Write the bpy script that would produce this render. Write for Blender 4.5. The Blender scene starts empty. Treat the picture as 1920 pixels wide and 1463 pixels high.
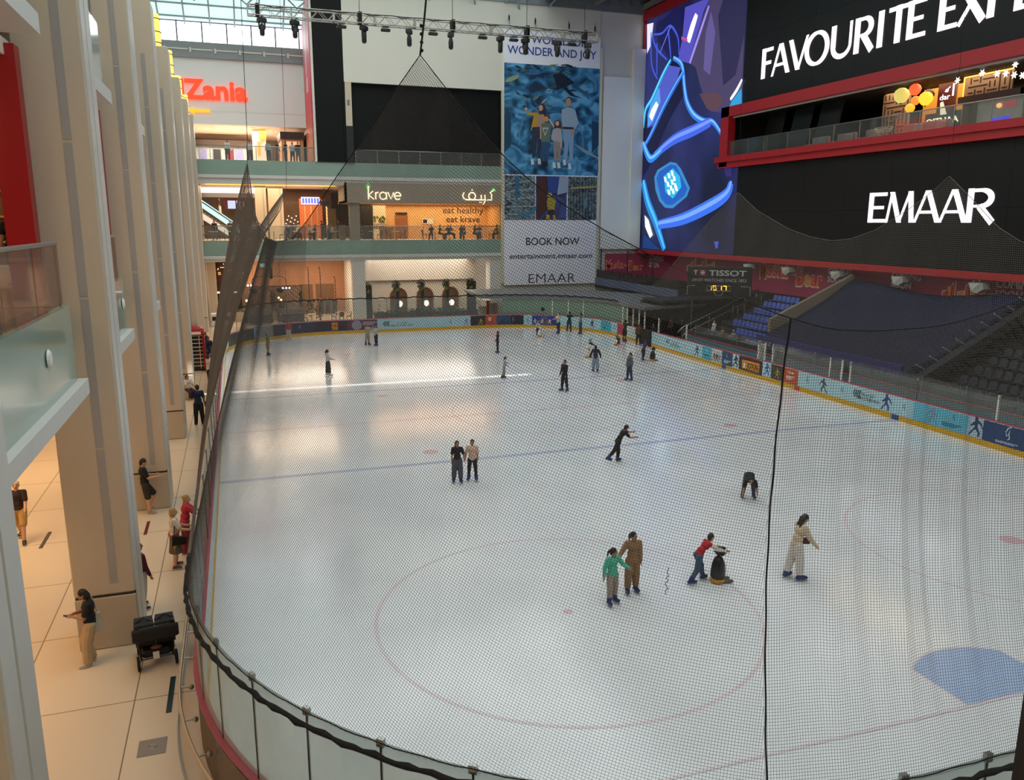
import bpy, bmesh, math, random
import numpy as np
from mathutils import Vector, Matrix
random.seed(7); rng = np.random.default_rng(7)
PI = math.pi; S = math.sin; K = math.cos
sc = bpy.context.scene
COL = sc.collection

# ------------------------------------------------------------------ camera
def _cam():
    yaw, pitch, roll = 0.32683, 0.20457, 0.00213
    f = Vector((S(yaw)*K(pitch), K(yaw)*K(pitch), -S(pitch)))
    r = Vector((K(yaw), -S(yaw), 0)); u = r.cross(f)
    r2 = r*K(roll)+u*S(roll); u2 = -r*S(roll)+u*K(roll)
    m = Matrix(((r2.x, u2.x, -f.x, -13.9633), (r2.y, u2.y, -f.y, -36.3744), (r2.z, u2.z, -f.z, 9.0612), (0, 0, 0, 1)))
    cd = bpy.data.cameras.new('camera'); cd.sensor_width = 36; cd.sensor_fit = 'HORIZONTAL'
    cd.lens = 1515.0/1920*36; cd.clip_end = 400; cd.clip_start = .05
    c = bpy.data.objects.new('camera', cd); COL.objects.link(c); c.matrix_world = m
    sc.camera = c
_cam()

# ------------------------------------------------------------------ light and exposure
vs = sc.view_settings
sc.display_settings.display_device = 'sRGB'
vs.view_transform = 'Standard'; vs.look = 'None'; vs.gamma = 1; vs.use_curve_mapping = False; vs.exposure = 0.35
SKY_L = 1.55          # luminance of the daylight on the roof glazing
wd = bpy.data.worlds.new('sky'); sc.world = wd; wd.use_nodes = True
bg = wd.node_tree.nodes['Background']; bg.inputs[0].default_value = (.86, .93, 1, 1); bg.inputs[1].default_value = .45
def light(name, kind, loc, energy, color=(1, 1, 1), size=1, size_y=None, rot=(0, 0, 0), **kw):
    l = bpy.data.lights.new(name, kind); l.energy = energy; l.color = color
    if kind == 'AREA':
        l.size = size
        if size_y: l.shape = 'RECTANGLE'; l.size_y = size_y
    elif kind in ('POINT', 'SPOT'): l.shadow_soft_size = size
    for k, v in kw.items(): setattr(l, k, v)
    o = bpy.data.objects.new(name, l); COL.objects.link(o); o.location = loc; o.rotation_euler = rot
    return o
sun = light('sun', 'SUN', (0, -30, 60), 5.0, (1, .97, .92), rot=(math.radians(24), 0, 0)); sun.data.angle = math.radians(.5)
WARM = (1, .68, .38); rad_ = math.radians
# downlights of the galleries on the left (ground floor and first floor) and of the restaurant and cafe at the far end
for y in (-30, -21, -12.5, -4, 5, 14, 23, 32):
    light('gallery_downlight', 'AREA', (-22, y, 5.75), 210, WARM, 3, 5, spread=rad_(125))
for y in (-24, -12, 0, 12, 24):
    light('upper_gallery_downlight', 'AREA', (-21.5, y, 11.6), 110, (1, .7, .42), 3, 6)
light('restaurant_downlight', 'AREA', (-9.5, 43.5, 5.5), 1150, (1, .76, .54), 10, 9)
light('lounge_downlight', 'AREA', (3, 40.6, 5.5), 520, (1, .88, .74), 10, 4)
light('cafe_downlight', 'AREA', (3.4, 40.6, 10.6), 390, (1, .66, .36), 12, 2.4)
light('food_hall_downlight', 'AREA', (-11, 43, 12.1), 900, (1, .74, .48), 11, 8)
light('upper_hall_downlight', 'AREA', (-12, 48, 17.4), 1300, (1, .8, .62), 9, 6)
light('terrace_downlight', 'AREA', (28, 4, 17.4), 520, (1, .7, .4), 4, 10)

# ------------------------------------------------------------------ materials
def lin(c):
    if isinstance(c, str):
        c = c.lstrip('#'); c = tuple(int(c[i:i+2], 16)/255 for i in (0, 2, 4))
    return tuple((x/12.92 if x <= .04045 else ((x+.055)/1.055)**2.4) for x in c)
MATS = {}
def mat(name, color, rough=.5, metal=0, var=.06, scale=3., bump=0, emit=0, ecol=None, spec=.5, coat=0, bscale=None):
    """Principled surface with a little procedural variation of its colour (and optional bump)."""
    if name in MATS: return MATS[name]
    m = bpy.data.materials.new(name); m.use_nodes = True; MATS[name] = m
    nt = m.node_tree; N = nt.nodes; L = nt.links; p = N['Principled BSDF']
    c = lin(color)
    tc = N.new('ShaderNodeTexCoord'); nz = N.new('ShaderNodeTexNoise'); nz.inputs['Scale'].default_value = scale; nz.inputs['Detail'].default_value = 4
    L.new(tc.outputs['Object'], nz.inputs['Vector'])
    mx = N.new('ShaderNodeMix'); mx.data_type = 'RGBA'
    mx.inputs[6].default_value = tuple(max(0, x*(1-var)) for x in c)+(1,); mx.inputs[7].default_value = tuple(min(1, x*(1+var)) for x in c)+(1,)
    L.new(nz.outputs['Fac'], mx.inputs[0]); L.new(mx.outputs[2], p.inputs['Base Color'])
    p.inputs['Roughness'].default_value = rough; p.inputs['Metallic'].default_value = metal
    p.inputs['Specular IOR Level'].default_value = spec; p.inputs['Coat Weight'].default_value = coat
    if bump:
        b = N.new('ShaderNodeBump'); b.inputs['Strength'].default_value = bump; b.inputs['Distance'].default_value = .02
        if bscale:
            n2 = N.new('ShaderNodeTexNoise'); n2.inputs['Scale'].default_value = bscale; L.new(tc.outputs['Object'], n2.inputs['Vector']); L.new(n2.outputs['Fac'], b.inputs['Height'])
        else: L.new(nz.outputs['Fac'], b.inputs['Height'])
        L.new(b.outputs['Normal'], p.inputs['Normal'])
    if emit:
        p.inputs['Emission Color'].default_value = lin(ecol or color)+(1,); p.inputs['Emission Strength'].default_value = emit
    return m
def glow(name, color, strength):
    if name in MATS: return MATS[name]
    m = bpy.data.materials.new(name); m.use_nodes = True; MATS[name] = m
    p = m.node_tree.nodes['Principled BSDF']; p.inputs['Base Color'].default_value = tuple(.3*x for x in lin(color))+(1,)
    p.inputs['Emission Color'].default_value = lin(color)+(1,); p.inputs['Emission Strength'].default_value = strength; p.inputs['Roughness'].default_value = .5
    return m
def glass(name, tint, alpha, rough=.03, gloss=.06):
    """Pane: mostly see-through, tinted, with a reflection and a little haze of its own colour."""
    if name in MATS: return MATS[name]
    m = bpy.data.materials.new(name); m.use_nodes = True; MATS[name] = m
    nt = m.node_tree; N = nt.nodes; L = nt.links; N.clear()
    out = N.new('ShaderNodeOutputMaterial'); tr = N.new('ShaderNodeBsdfTransparent'); df = N.new('ShaderNodeBsdfDiffuse'); gl = N.new('ShaderNodeBsdfGlossy')
    c = lin(tint); tr.inputs[0].default_value = tuple(.5+.5*x for x in c)+(1,); df.inputs[0].default_value = c+(1,); gl.inputs['Roughness'].default_value = rough
    nz = N.new('ShaderNodeTexNoise'); nz.inputs['Scale'].default_value = 1.3; tc = N.new('ShaderNodeTexCoord'); L.new(tc.outputs['Object'], nz.inputs['Vector'])
    mr = N.new('ShaderNodeMapRange'); mr.inputs[3].default_value = alpha*.75; mr.inputs[4].default_value = alpha*1.25; L.new(nz.outputs['Fac'], mr.inputs[0])
    m1 = N.new('ShaderNodeMixShader'); m2 = N.new('ShaderNodeMixShader'); m2.inputs[0].default_value = gloss
    L.new(mr.outputs[0], m1.inputs[0]); L.new(tr.outputs[0], m1.inputs[1]); L.new(df.outputs[0], m1.inputs[2])
    L.new(m1.outputs[0], m2.inputs[1]); L.new(gl.outputs[0], m2.inputs[2]); L.new(m2.outputs[0], out.inputs[0])
    return m

# ------------------------------------------------------------------ mesh builder
class MB:
    def __init__(s): s.v = []; s.f = []; s.mi = []; s.cur = 0
    def add(s, vs, fs):
        o = len(s.v); s.v += [tuple(v) for v in vs]
        for f in fs: s.f.append(tuple(i+o for i in f)); s.mi.append(s.cur)
        return s
    def box(s, x0, x1, y0, y1, z0, z1):
        v = [(x, y, z) for z in (z0, z1) for y in (y0, y1) for x in (x0, x1)]
        return s.add(v, [(0, 2, 3, 1), (4, 5, 7, 6), (0, 1, 5, 4), (2, 6, 7, 3), (0, 4, 6, 2), (1, 3, 7, 5)])
    def obox(s, c, ax, ay, az):
        """box at centre c with half-extent vectors"""
        c, ax, ay, az = map(Vector, (c, ax, ay, az))
        v = [c+ax*i+ay*j+az*k for k in (-1, 1) for j in (-1, 1) for i in (-1, 1)]
        return s.add(v, [(0, 2, 3, 1), (4, 5, 7, 6), (0, 1, 5, 4), (2, 6, 7, 3), (0, 4, 6, 2), (1, 3, 7, 5)])
    def bbox(s, x0, x1, y0, y1, z0, z1, b):
        """box with bevelled edges: a lofted stack of rounded rectangles"""
        def ring(i, z):
            a, e, c, d = x0+i, x1-i, y0+i, y1-i; q = b*.8
            return [(a+q, c, z), (e-q, c, z), (e, c+q, z), (e, d-q, z), (e-q, d, z), (a+q, d, z), (a, d-q, z), (a, c+q, z)]
        rs = ring(b*.8, z0)+ring(0, z0+b)+ring(0, z1-b)+ring(b*.8, z1)
        fs = [tuple(range(7, -1, -1)), tuple(range(24, 32))]
        for k in range(3):
            for i in range(8): j = (i+1) % 8; fs.append((k*8+i, k*8+j, k*8+8+j, k*8+8+i))
        return s.add(rs, fs)
    def tube(s, pts, r, n=6, cap=True, closed=False):
        pts = [Vector(p) for p in pts]; m = len(pts); rr = r if isinstance(r, (list, tuple)) else [r]*m
        vs = []; prev = None
        for i, p in enumerate(pts):
            if closed: t = pts[(i+1) % m]-pts[i-1]
            else: t = pts[min(i+1, m-1)]-pts[max(i-1, 0)]
            if t.length < 1e-9: t = Vector((0, 0, 1))
            t.normalize()
            a = prev if prev is not None else (Vector((0, 0, 1)) if abs(t.z) < .9 else Vector((1, 0, 0)))
            b = t.cross(a)
            if b.length < 1e-6: b = t.cross(Vector((1, 0, 0)))
            b.normalize(); a = b.cross(t); prev = a
            for k in range(n): w = 2*PI*k/n; vs.append(p+a*(K(w)*rr[i])+b*(S(w)*rr[i]))
        fs = []
        for i in range(m if closed else m-1):
            j = (i+1) % m
            for k in range(n): l = (k+1) % n; fs.append((i*n+k, i*n+l, j*n+l, j*n+k))
        if cap and not closed: fs += [tuple(range(n-1, -1, -1)), tuple((m-1)*n+k for k in range(n))]
        return s.add(vs, fs)
    def ell(s, c, r, n=12, m=8, M=None):
        c = Vector(c); r = (r, r, r) if not isinstance(r, (tuple, list)) else r
        vs = [Vector((0, 0, -r[2]))]
        for i in range(1, m):
            a = PI*i/m
            for k in range(n): w = 2*PI*k/n; vs.append(Vector((r[0]*S(a)*K(w), r[1]*S(a)*S(w), -r[2]*K(a))))
        vs.append(Vector((0, 0, r[2])))
        if M is not None: vs = [M @ v for v in vs]
        vs = [v+c for v in vs]; fs = []
        for k in range(n): fs.append((0, 1+(k+1) % n, 1+k))
        for i in range(m-2):
            for k in range(n): l = (k+1) % n; fs.append((1+i*n+k, 1+i*n+l, 1+(i+1)*n+l, 1+(i+1)*n+k))
        e = len(vs)-1
        for k in range(n): fs.append((e, 1+(m-2)*n+k, 1+(m-2)*n+(k+1) % n))
        return s.add(vs, fs)
    def cone(s, a, b, ra, rb, n=10):
        """capsule between two points with two radii (rounded ends)"""
        a = Vector(a); b = Vector(b); d = b-a
        if d.length < 1e-6: return s.ell(a, max(ra, rb))
        t = d.normalized(); pts = []; rr = []
        for w in (1, .75, .4): pts.append(a-t*ra*w); rr.append(ra*math.sqrt(max(0, 1-w*w))+ra*.02)
        for w in (0, .5, 1): pts.append(a+d*w); rr.append(ra+(rb-ra)*w)
        for w in (.4, .75, 1): pts.append(b+t*rb*w); rr.append(rb*math.sqrt(max(0, 1-w*w))+rb*.02)
        return s.tube(pts, rr, n)
    def lathe(s, prof, n=16, c=(0, 0, 0), ang=2*PI):
        c = Vector(c); vs = []; m = len(prof)
        for r, z in prof:
            for k in range(n): w = ang*k/n; vs.append(c+Vector((r*K(w), r*S(w), z)))
        fs = []
        for i in range(m-1):
            for k in range(n): l = (k+1) % n; fs.append((i*n+k, i*n+l, (i+1)*n+l, (i+1)*n+k))
        fs += [tuple(range(n-1, -1, -1)), tuple((m-1)*n+k for k in range(n))]
        return s.add(vs, fs)
    def prism(s, poly, o, ux, uy, d):
        """extrude a 2D outline (list of (a,b)) lying in the plane o+a*ux+b*uy by vector d"""
        o, ux, uy, d = map(Vector, (o, ux, uy, d)); n = len(poly)
        vs = [o+ux*a+uy*b for a, b in poly]; vs += [v+d for v in vs]
        return s.add(vs, [tuple(range(n-1, -1, -1)), tuple(range(n, 2*n))]+[(i, (i+1) % n, n+(i+1) % n, n+i) for i in range(n)])
    def ribbon(s, pts, w, nrm, t=.004):
        """flat painted line of width w along pts with normal nrm"""
        pts = [Vector(p) for p in pts]; nrm = Vector(nrm); m = len(pts); ww = w if isinstance(w, (list, tuple)) else [w]*m; vs = []
        for i, p in enumerate(pts):
            d = (pts[min(i+1, m-1)]-pts[max(i-1, 0)]).normalized(); q = nrm.cross(d).normalized()*ww[i]/2
            vs += [p-q, p+q, p+q+nrm*t, p-q+nrm*t]
        fs = [(0, 1, 2, 3), (4*m-1, 4*m-2, 4*m-3, 4*m-4)]
        for i in range(m-1):
            a = 4*i
            for k in range(4): l = (k+1) % 4; fs.append((a+k, a+4+k, a+4+l, a+l))
        return s.add(vs, fs)
    def xf(s, M):
        s.v = [tuple(M @ Vector(v)) for v in s.v]; return s
    def build(s, name, m, parent=None, smooth=False, **kw):
        me = bpy.data.meshes.new(name); me.from_pydata(s.v, [], s.f)
        for k in (m if isinstance(m, (list, tuple)) else [m]): me.materials.append(k)
        if isinstance(m, (list, tuple)): me.polygons.foreach_set('material_index', s.mi)
        bm = bmesh.new(); bm.from_mesh(me); bmesh.ops.recalc_face_normals(bm, faces=bm.faces); bm.to_mesh(me); bm.free()
        if smooth: me.polygons.foreach_set('use_smooth', [True]*len(me.polygons))
        me.update()
        o = bpy.data.objects.new(name, me); COL.objects.link(o)
        if parent is not None: o.parent = parent
        if kw: tag(o, **kw)
        return o
def tag(o, label=None, cat=None, group=None, kind=None):
    if label: o['label'] = label
    if cat: o['category'] = cat
    if group: o['group'] = group
    if kind: o['kind'] = kind
    return o
def empty(name, loc=(0, 0, 0), rz=0, label=None, cat=None, group=None):
    o = bpy.data.objects.new(name, None); COL.objects.link(o); o.location = loc; o.rotation_euler = (0, 0, rz); o.empty_display_size = .2
    return tag(o, label, cat, group)
def struct(mb, name, m, smooth=False): return mb.build(name, m, None, smooth, kind='structure')
CH = {}
def copy_tree(o, loc=None, rz=None, label=None, group=None):
    """a thing with its parts and their sub-parts, sharing mesh data"""
    kids = {}
    for x in bpy.data.objects:
        if x.parent: kids.setdefault(x.parent.name, []).append(x)
    def go(a, par):
        c = a.copy(); COL.objects.link(c)
        if par is not None: c.parent = par
        for ch in kids.get(a.name, []): go(ch, c)
        return c
    c = go(o, None)
    if loc is not None: c.location = loc
    if rz is not None: c.rotation_euler = (0, 0, rz)
    if label: c['label'] = label
    if group: c['group'] = group
    return c
ORD = ['zero', 'first', 'second', 'third', 'fourth', 'fifth', 'sixth', 'seventh', 'eighth', 'ninth', 'tenth', 'eleventh', 'twelfth', 'thirteenth', 'fourteenth', 'fifteenth', 'sixteenth', 'seventeenth', 'eighteenth', 'nineteenth', 'twentieth']
def text(s, name, m, o, ux, uy, h, depth=.03, align='CENTER', parent=None, offset=0., width=None, cap=.72, bold=0):
    """lettering as a mesh: cap height h, baseline at point o, reading along ux, up along uy"""
    cu = bpy.data.curves.new(name, 'FONT'); cu.body = s; cu.size = 1; cu.extrude = .5; cu.offset = offset+bold; cu.align_x = align; cu.resolution_u = 3
    t = bpy.data.objects.new(name, cu); COL.objects.link(t)
    dg = bpy.context.evaluated_depsgraph_get(); me = bpy.data.meshes.new_from_object(t.evaluated_get(dg)); bpy.data.objects.remove(t); bpy.data.curves.remove(cu)
    n = len(me.vertices); a = np.empty(n*3, 'f'); me.vertices.foreach_get('co', a); a = a.reshape(-1, 3)
    k = h/cap; sx = k
    if width: sx = width/max(1e-6, a[:, 0].max()-a[:, 0].min())
    o, ux, uy = Vector(o), Vector(ux), Vector(uy); nn = ux.cross(uy)
    P = np.array(o)[None]+a[:, :1]*sx*np.array(ux)[None]+a[:, 1:2]*k*np.array(uy)[None]+(a[:, 2:3]+.5)*depth*np.array(nn)[None]
    me.vertices.foreach_set('co', P.astype('f').ravel()); me.materials.clear(); me.materials.append(m); me.update(); me.name = name
    ob = bpy.data.objects.new(name, me); COL.objects.link(ob)
    if parent is not None: ob.parent = parent
    return ob
def arc(cx, cy, rx, ry, a0, a1, n): return [(cx+rx*K(a0+(a1-a0)*i/n), cy+ry*S(a0+(a1-a0)*i/n)) for i in range(n+1)]
# ------------------------------------------------------------------ rink outline
RX, YN, YF, RR = 15.0, -30.0, 31.0, 8.5
ARC = RR*PI/2
SEG = [('A', (-6.5, -21.5), PI), ('S', (-6.5, YN), (1, 0), 13), ('A', (6.5, -21.5), 1.5*PI), ('S', (RX, -21.5), (0, 1), 44),
       ('A', (6.5, 22.5), 0), ('S', (6.5, YF), (-1, 0), 13), ('A', (-6.5, 22.5), .5*PI), ('S', (-RX, 22.5), (0, -1), 44)]
S0 = []; _t = 0
for q in SEG: S0.append(_t); _t += ARC if q[0] == 'A' else q[3]
RLEN = _t
def rink(s, off=0.):
    """point on the rink's rounded outline at arc length s (0 = start of the near left corner), moved outwards by off; and the outward normal"""
    s %= RLEN
    for q, a in zip(reversed(SEG), reversed(S0)):
        if s >= a-1e-9:
            d = s-a
            if q[0] == 'A':
                w = q[2]+d/RR; return Vector((q[1][0]+(RR+off)*K(w), q[1][1]+(RR+off)*S(w), 0)), Vector((K(w), S(w), 0))
            t = q[2]; n = Vector((t[1], -t[0], 0)); return Vector((q[1][0]+t[0]*d, q[1][1]+t[1]*d, 0))+n*off, n
def srange(a, b, step):
    n = max(1, int(abs(b-a)/step+.5)); return [a+(b-a)*i/n for i in range(n+1)]
def wallstrip(mb, ss, o0, o1, z0, z1, closed=False):
    """a vertical slab that follows the rink outline between offsets o0<o1 and heights z0<z1"""
    vs = []; n = len(ss)
    for s in ss:
        for o, z in ((o0, z0), (o1, z0), (o1, z1), (o0, z1)): vs.append(rink(s, o)[0]+Vector((0, 0, z)))
    fs = []
    for i in range(n if closed else n-1):
        a = 4*i; b = 4*((i+1) % n)
        for k in range(4): l = (k+1) % 4; fs.append((a+k, b+k, b+l, a+l))
    if not closed: fs += [(0, 1, 2, 3), (4*n-1, 4*n-2, 4*n-3, 4*n-4)]
    return mb.add(vs, fs)

# ------------------------------------------------------------------ floor and ice
def floor_mat():
    m = mat('polished_stone', '#cdbda6', rough=.16, var=.05, scale=.35); nt = m.node_tree; N = nt.nodes; L = nt.links; p = N['Principled BSDF']
    tc = N.new('ShaderNodeTexCoord'); mp = N.new('ShaderNodeMapping'); mp.inputs['Location'].default_value = (1.29, 2.11, 0); L.new(tc.outputs['Object'], mp.inputs[0])
    br = N.new('ShaderNodeTexBrick'); br.offset = 0; br.inputs['Scale'].default_value = 1; br.inputs['Brick Width'].default_value = 2.15; br.inputs['Row Height'].default_value = 3.1
    br.inputs['Mortar Size'].default_value = .012; br.inputs['Mortar Smooth'].default_value = 0
    br.inputs['Color1'].default_value = (1, 1, 1, 1); br.inputs['Color2'].default_value = (.95, .95, .95, 1); br.inputs['Mortar'].default_value = (.34, .3, .25, 1); L.new(mp.outputs[0], br.inputs[0])
    mx = N.new('ShaderNodeMix'); mx.data_type = 'RGBA'; mx.blend_type = 'MULTIPLY'; mx.inputs[0].default_value = 1
    src = p.inputs['Base Color'].links[0].from_socket; L.new(src, mx.inputs[6]); L.new(br.outputs[0], mx.inputs[7]); L.new(mx.outputs[2], p.inputs['Base Color'])
    return m
struct(MB().box(-32, 34, -50, 62, -.3, -.006), 'floor', floor_mat())
def ice_mat():
    m = bpy.data.materials.new('rink_ice'); m.use_nodes = True; nt = m.node_tree; N = nt.nodes; L = nt.links; p = N['Principled BSDF']
    tc = N.new('ShaderNodeTexCoord'); nz = N.new('ShaderNodeTexNoise'); nz.inputs['Scale'].default_value = .35; nz.inputs['Detail'].default_value = 6; L.new(tc.outputs['Object'], nz.inputs[0])
    cr = N.new('ShaderNodeValToRGB'); cr.color_ramp.elements[0].color = (.68, .695, .70, 1); cr.color_ramp.elements[1].color = (.755, .765, .765, 1); cr.color_ramp.elements[0].position = .35; cr.color_ramp.elements[1].position = .7
    L.new(nz.outputs[0], cr.inputs[0]); L.new(cr.outputs[0], p.inputs['Base Color'])
    # skate scratches: stretched noise in two directions
    n2 = N.new('ShaderNodeTexNoise'); n2.inputs['Scale'].default_value = 1.6; n2.inputs['Detail'].default_value = 8; n2.inputs['Roughness'].default_value = .7; L.new(tc.outputs['Object'], n2.inputs[0])
    mr = N.new('ShaderNodeMapRange'); mr.inputs[3].default_value = .04; mr.inputs[4].default_value = .2; L.new(n2.outputs[0], mr.inputs[0]); L.new(mr.outputs[0], p.inputs['Roughness'])
    b = N.new('ShaderNodeBump'); b.inputs['Strength'].default_value = .12; b.inputs['Distance'].default_value = .02; L.new(n2.outputs[0], b.inputs['Height']); L.new(b.outputs[0], p.inputs['Normal'])
    p.inputs['Specular IOR Level'].default_value = .75
    return m
ICE = ice_mat()
_o = [rink(s)[0] for s in srange(0, RLEN, .6)[:-1]]
_m = MB(); _n = len(_o); _m.add([(p.x, p.y, 0) for p in _o]+[(p.x, p.y, -.005) for p in _o], [tuple(range(_n)), tuple(range(2*_n-1, _n-1, -1))]+[(i, (i+1) % _n, _n+(i+1) % _n, _n+i) for i in range(_n)])
ice = struct(_m, 'ice_sheet', ICE); ice['label'] = 'white ice sheet of the rink with faint coloured hockey lines'
def ice_paint(name, c): return mat(name, c, rough=.2, var=.12, scale=1.2)
IB, IR, IK = ice_paint('faint_blue_paint', '#b6bbcd'), ice_paint('faint_red_paint', '#d7c9cb'), ice_paint('crease_blue_paint', '#a3b5d2')
ID = ice_paint('dot_red_paint', '#d6b2b6')
UP = (0, 0, 1)
def line(name, pts, w, m, z=.001): return MB().ribbon([(x, y, z) for x, y in pts], w, UP, .001).build(name, m, ice)
for y in (-7.14, 7.14): line('blue_line', [(-14.98, y), (14.98, y)], .3, IB)
line('centre_line', [(-14.98, 0), (14.98, 0)], .25, IR)
for y, x in ((-26, 14.1), (27, 14.1)): line('goal_line', [(-x, y), (x, y)], .07, IR, .0052)
def ring(x, y, r=4.5, w=.09): line('face_off_circle', [(x+r*K(a*PI/32), y+r*S(a*PI/32)) for a in range(65)], w, IR, .0024)
def dot(x, y, r=.32): MB().prism([(r*K(k*PI/10), r*S(k*PI/10)) for k in range(20)], (x, y, .0038), (1, 0, 0), (0, 1, 0), (0, 0, .001)).build('face_off_dot', ID, ice)
for x in (-7, 7):
    for y in (-20, 20): ring(x, y); dot(x, y, .32 if (x, y) != (-7, -20) else .12)
    for y in (-5.64, 5.64): dot(x, y)
ring(0, 0); dot(0, 0, .15)
_cr = [(-1.2, -26), (-1.2, -24.65)]+[(1.83*S(a), -26+1.83*K(a)) for a in [-.71+1.42*i/12 for i in range(13)]]+[(1.2, -24.65), (1.2, -26)]
MB().prism(_cr, (0, 0, .0005), (1, 0, 0), (0, 1, 0), (0, 0, .0008)).build('goal_crease', IK, ice); line('crease_outline', _cr, .05, IR, .0025)

# ------------------------------------------------------------------ shell: roof, walls
CREAM = mat('cream_paint', '#c7b9a3', rough=.55, var=.03); WHITE = mat('white_wall_paint', '#d6d4c6', rough=.6, var=.04, scale=.4)
WHITE2 = mat('bright_wall_paint', '#e6e5de', rough=.6, var=.03, scale=.4); BLACK = mat('black_cladding', '#0c0d0e', rough=.5, var=.2, scale=.5, spec=.2)
GREEN = mat('green_glass_cladding', '#8aa396', rough=.12, var=.09, scale=.8, spec=.6, coat=.3); GREYS = mat('grey_steel', '#83898a', rough=.45, metal=.3, var=.1, scale=.6)
STEEL = mat('brushed_steel', '#a9a9a6', rough=.3, metal=.85, var=.08, scale=6); DARK = mat('dark_interior', '#15130f', rough=.7, var=.3, scale=.8)
SOFFIT = mat('soffit_paint', '#e3d3c2', rough=.6, var=.03); RED = mat('red_paint', '#a3121c', rough=.35, var=.06, scale=.6); REDB = mat('red_band_paint', '#b01c26', rough=.4, var=.05, scale=.5)
LGREY = mat('light_grey_trim', '#cfcec8', rough=.45, var=.04); WARMW = mat('warm_wall_paint', '#cfa877', rough=.55, var=.06, scale=.6); MIDG = mat('mid_grey_paint', '#6c6d6e', rough=.5, var=.08)
def roof_mat():
    m = bpy.data.materials.new('daylit_roof_glass'); m.use_nodes = True; nt = m.node_tree; N = nt.nodes; L = nt.links; p = N['Principled BSDF']
    tc = N.new('ShaderNodeTexCoord'); nz = N.new('ShaderNodeTexNoise'); nz.inputs['Scale'].default_value = .16; nz.inputs['Detail'].default_value = 3; L.new(tc.outputs['Object'], nz.inputs[0])
    cr = N.new('ShaderNodeValToRGB'); cr.color_ramp.elements[0].color = (.42, .50, .51, 1); cr.color_ramp.elements[1].color = (1.25, 1.28, 1.28, 1); cr.color_ramp.elements[0].position = .3; cr.color_ramp.elements[1].position = .65
    L.new(nz.outputs[0], cr.inputs[0]); L.new(cr.outputs[0], p.inputs['Emission Color']); p.inputs['Emission Strength'].default_value = SKY_L; p.inputs['Base Color'].default_value = (.4, .5, .5, 1); p.inputs['Roughness'].default_value = .2
    return m
ROOF = roof_mat(); BRIGHT = glow('daylit_window_glass', '#ffffff', 2.6)
ZR = 31.0
# flat glazed roof with one clear slit (unseen, placed to shape the sun streak) through which the sun reaches the ice
SY0, SY1 = -4.95, -4.45
m = MB()
for (x0, x1, y0, y1) in ((-24, 14, -50, SY0), (-24, -18.5, SY0, SY1), (2.6, 14, SY0, SY1), (-24, 14, SY1, 34)): m.box(x0, x1, y0, y1, ZR, ZR+.12)
struct(m, 'ceiling', ROOF); m = MB()
m.add([(-24, 34, ZR), (14, 34, ZR), (14, 44, 26.1), (-24, 44, 26.1), (-24, 34, ZR+.12), (14, 34, ZR+.12), (14, 44, 26.22), (-24, 44, 26.22)], [(0, 1, 2, 3), (7, 6, 5, 4), (0, 4, 5, 1), (1, 5, 6, 2), (2, 6, 7, 3), (3, 7, 4, 0)])
struct(m, 'ceiling.006', glow('pale_teal_roof_glass', '#c6e6e6', .95))
RIB = mat('roof_rib_steel', '#8fa3a5', rough=.5, var=.1)
m = MB()
for x in np.arange(-23, 14.1, 2.06):
    m.box(x-.07, x+.07, -50, 34, ZR-.35, ZR-.005)
    m.obox((x, 39, 28.45), (.06, 0, 0), (0, 5, -2.45), (0, .07, .14))
for y in np.arange(-48, 34, 3.4):
    if not (SY0-.4 < y < SY1+.4): m.box(-24, 14, y-.05, y+.05, ZR-.2, ZR-.01)
for i in range(7): y = 34.6+i*1.45; z = ZR-(y-34)*.49; m.box(-24, 14, y-.04, y+.04, z-.16, z-.02)
for x in np.arange(-22, 14, 4.12): m.tube([(x, 36, 29.1), (x+1, 38, 27.3), (x+2.06, 40.2, 27.0), (x+3.1, 38.4, 27.6), (x+4.12, 36, 29.1)], .08, 6)
struct(m, 'trim_2', RIB)
m = MB().box(14, 34, -50, 37.6, 29.6, 29.9)
for y in np.arange(-20, 37, 2.2): m.box(14, 34, y-.15, y+.15, 29.1, 29.6)
for x in (14.2, 19, 24): m.box(x-.15, x+.15, -50, 37.4, 28.7, 29.15)
m.box(-4.2, 24.5, 37.2, 37.6, 28.3, 29.6); m.box(-4.2, 14, 37.6, 44, 29.6, 29.8)
for x in np.arange(6, 24, 1.1): m.obox((x, 36.9, 29), (.05, 0, 0), (0, .3, .35), (0, .04, -.03))
struct(m, 'ceiling_deck', GREYS).name = 'ceiling.001'
# far-end clerestory window band with mullions
for i, (a, b) in enumerate([(-24, -6.9)]):
    struct(MB().box(a, b, 44.0, 44.05, 24.45, 26.15), 'window_1', BRIGHT)
m = MB(); PURP = mat('mullion_paint', '#5f6480', rough=.5)
for k in range(9): x = -23.7+k*2.06; m.box(x-.06, x+.06, 43.88, 43.99, 24.45, 26.15)
m.box(-24, -6.9, 43.88, 43.99, 26.08, 26.2); struct(m, 'trim_3', PURP)
m = MB().box(-25, -6.9, 43.7, 44.2, 23.15, 24.45)
struct(m, 'trim_4', GREYS)
m = MB()
for k in range(8): x = -22.6+k*2.06; m.box(x, x+1.75, 43.62, 43.69, 23.75, 23.86); m.box(x-.18, x-.02, 43.6, 43.69, 23.55, 23.95)
struct(m, 'trim_5', LGREY)
PANELW = mat('sign_wall_panel', '#e2e7e6', rough=.5, var=.03, scale=.3)
m = MB().box(-25, -6.9, 44, 44.3, 17.62, 23.15); m.box(-25, -6.9, 43.97, 44, 18.75, 18.78); struct(m, 'wall_far', PANELW)
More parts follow.
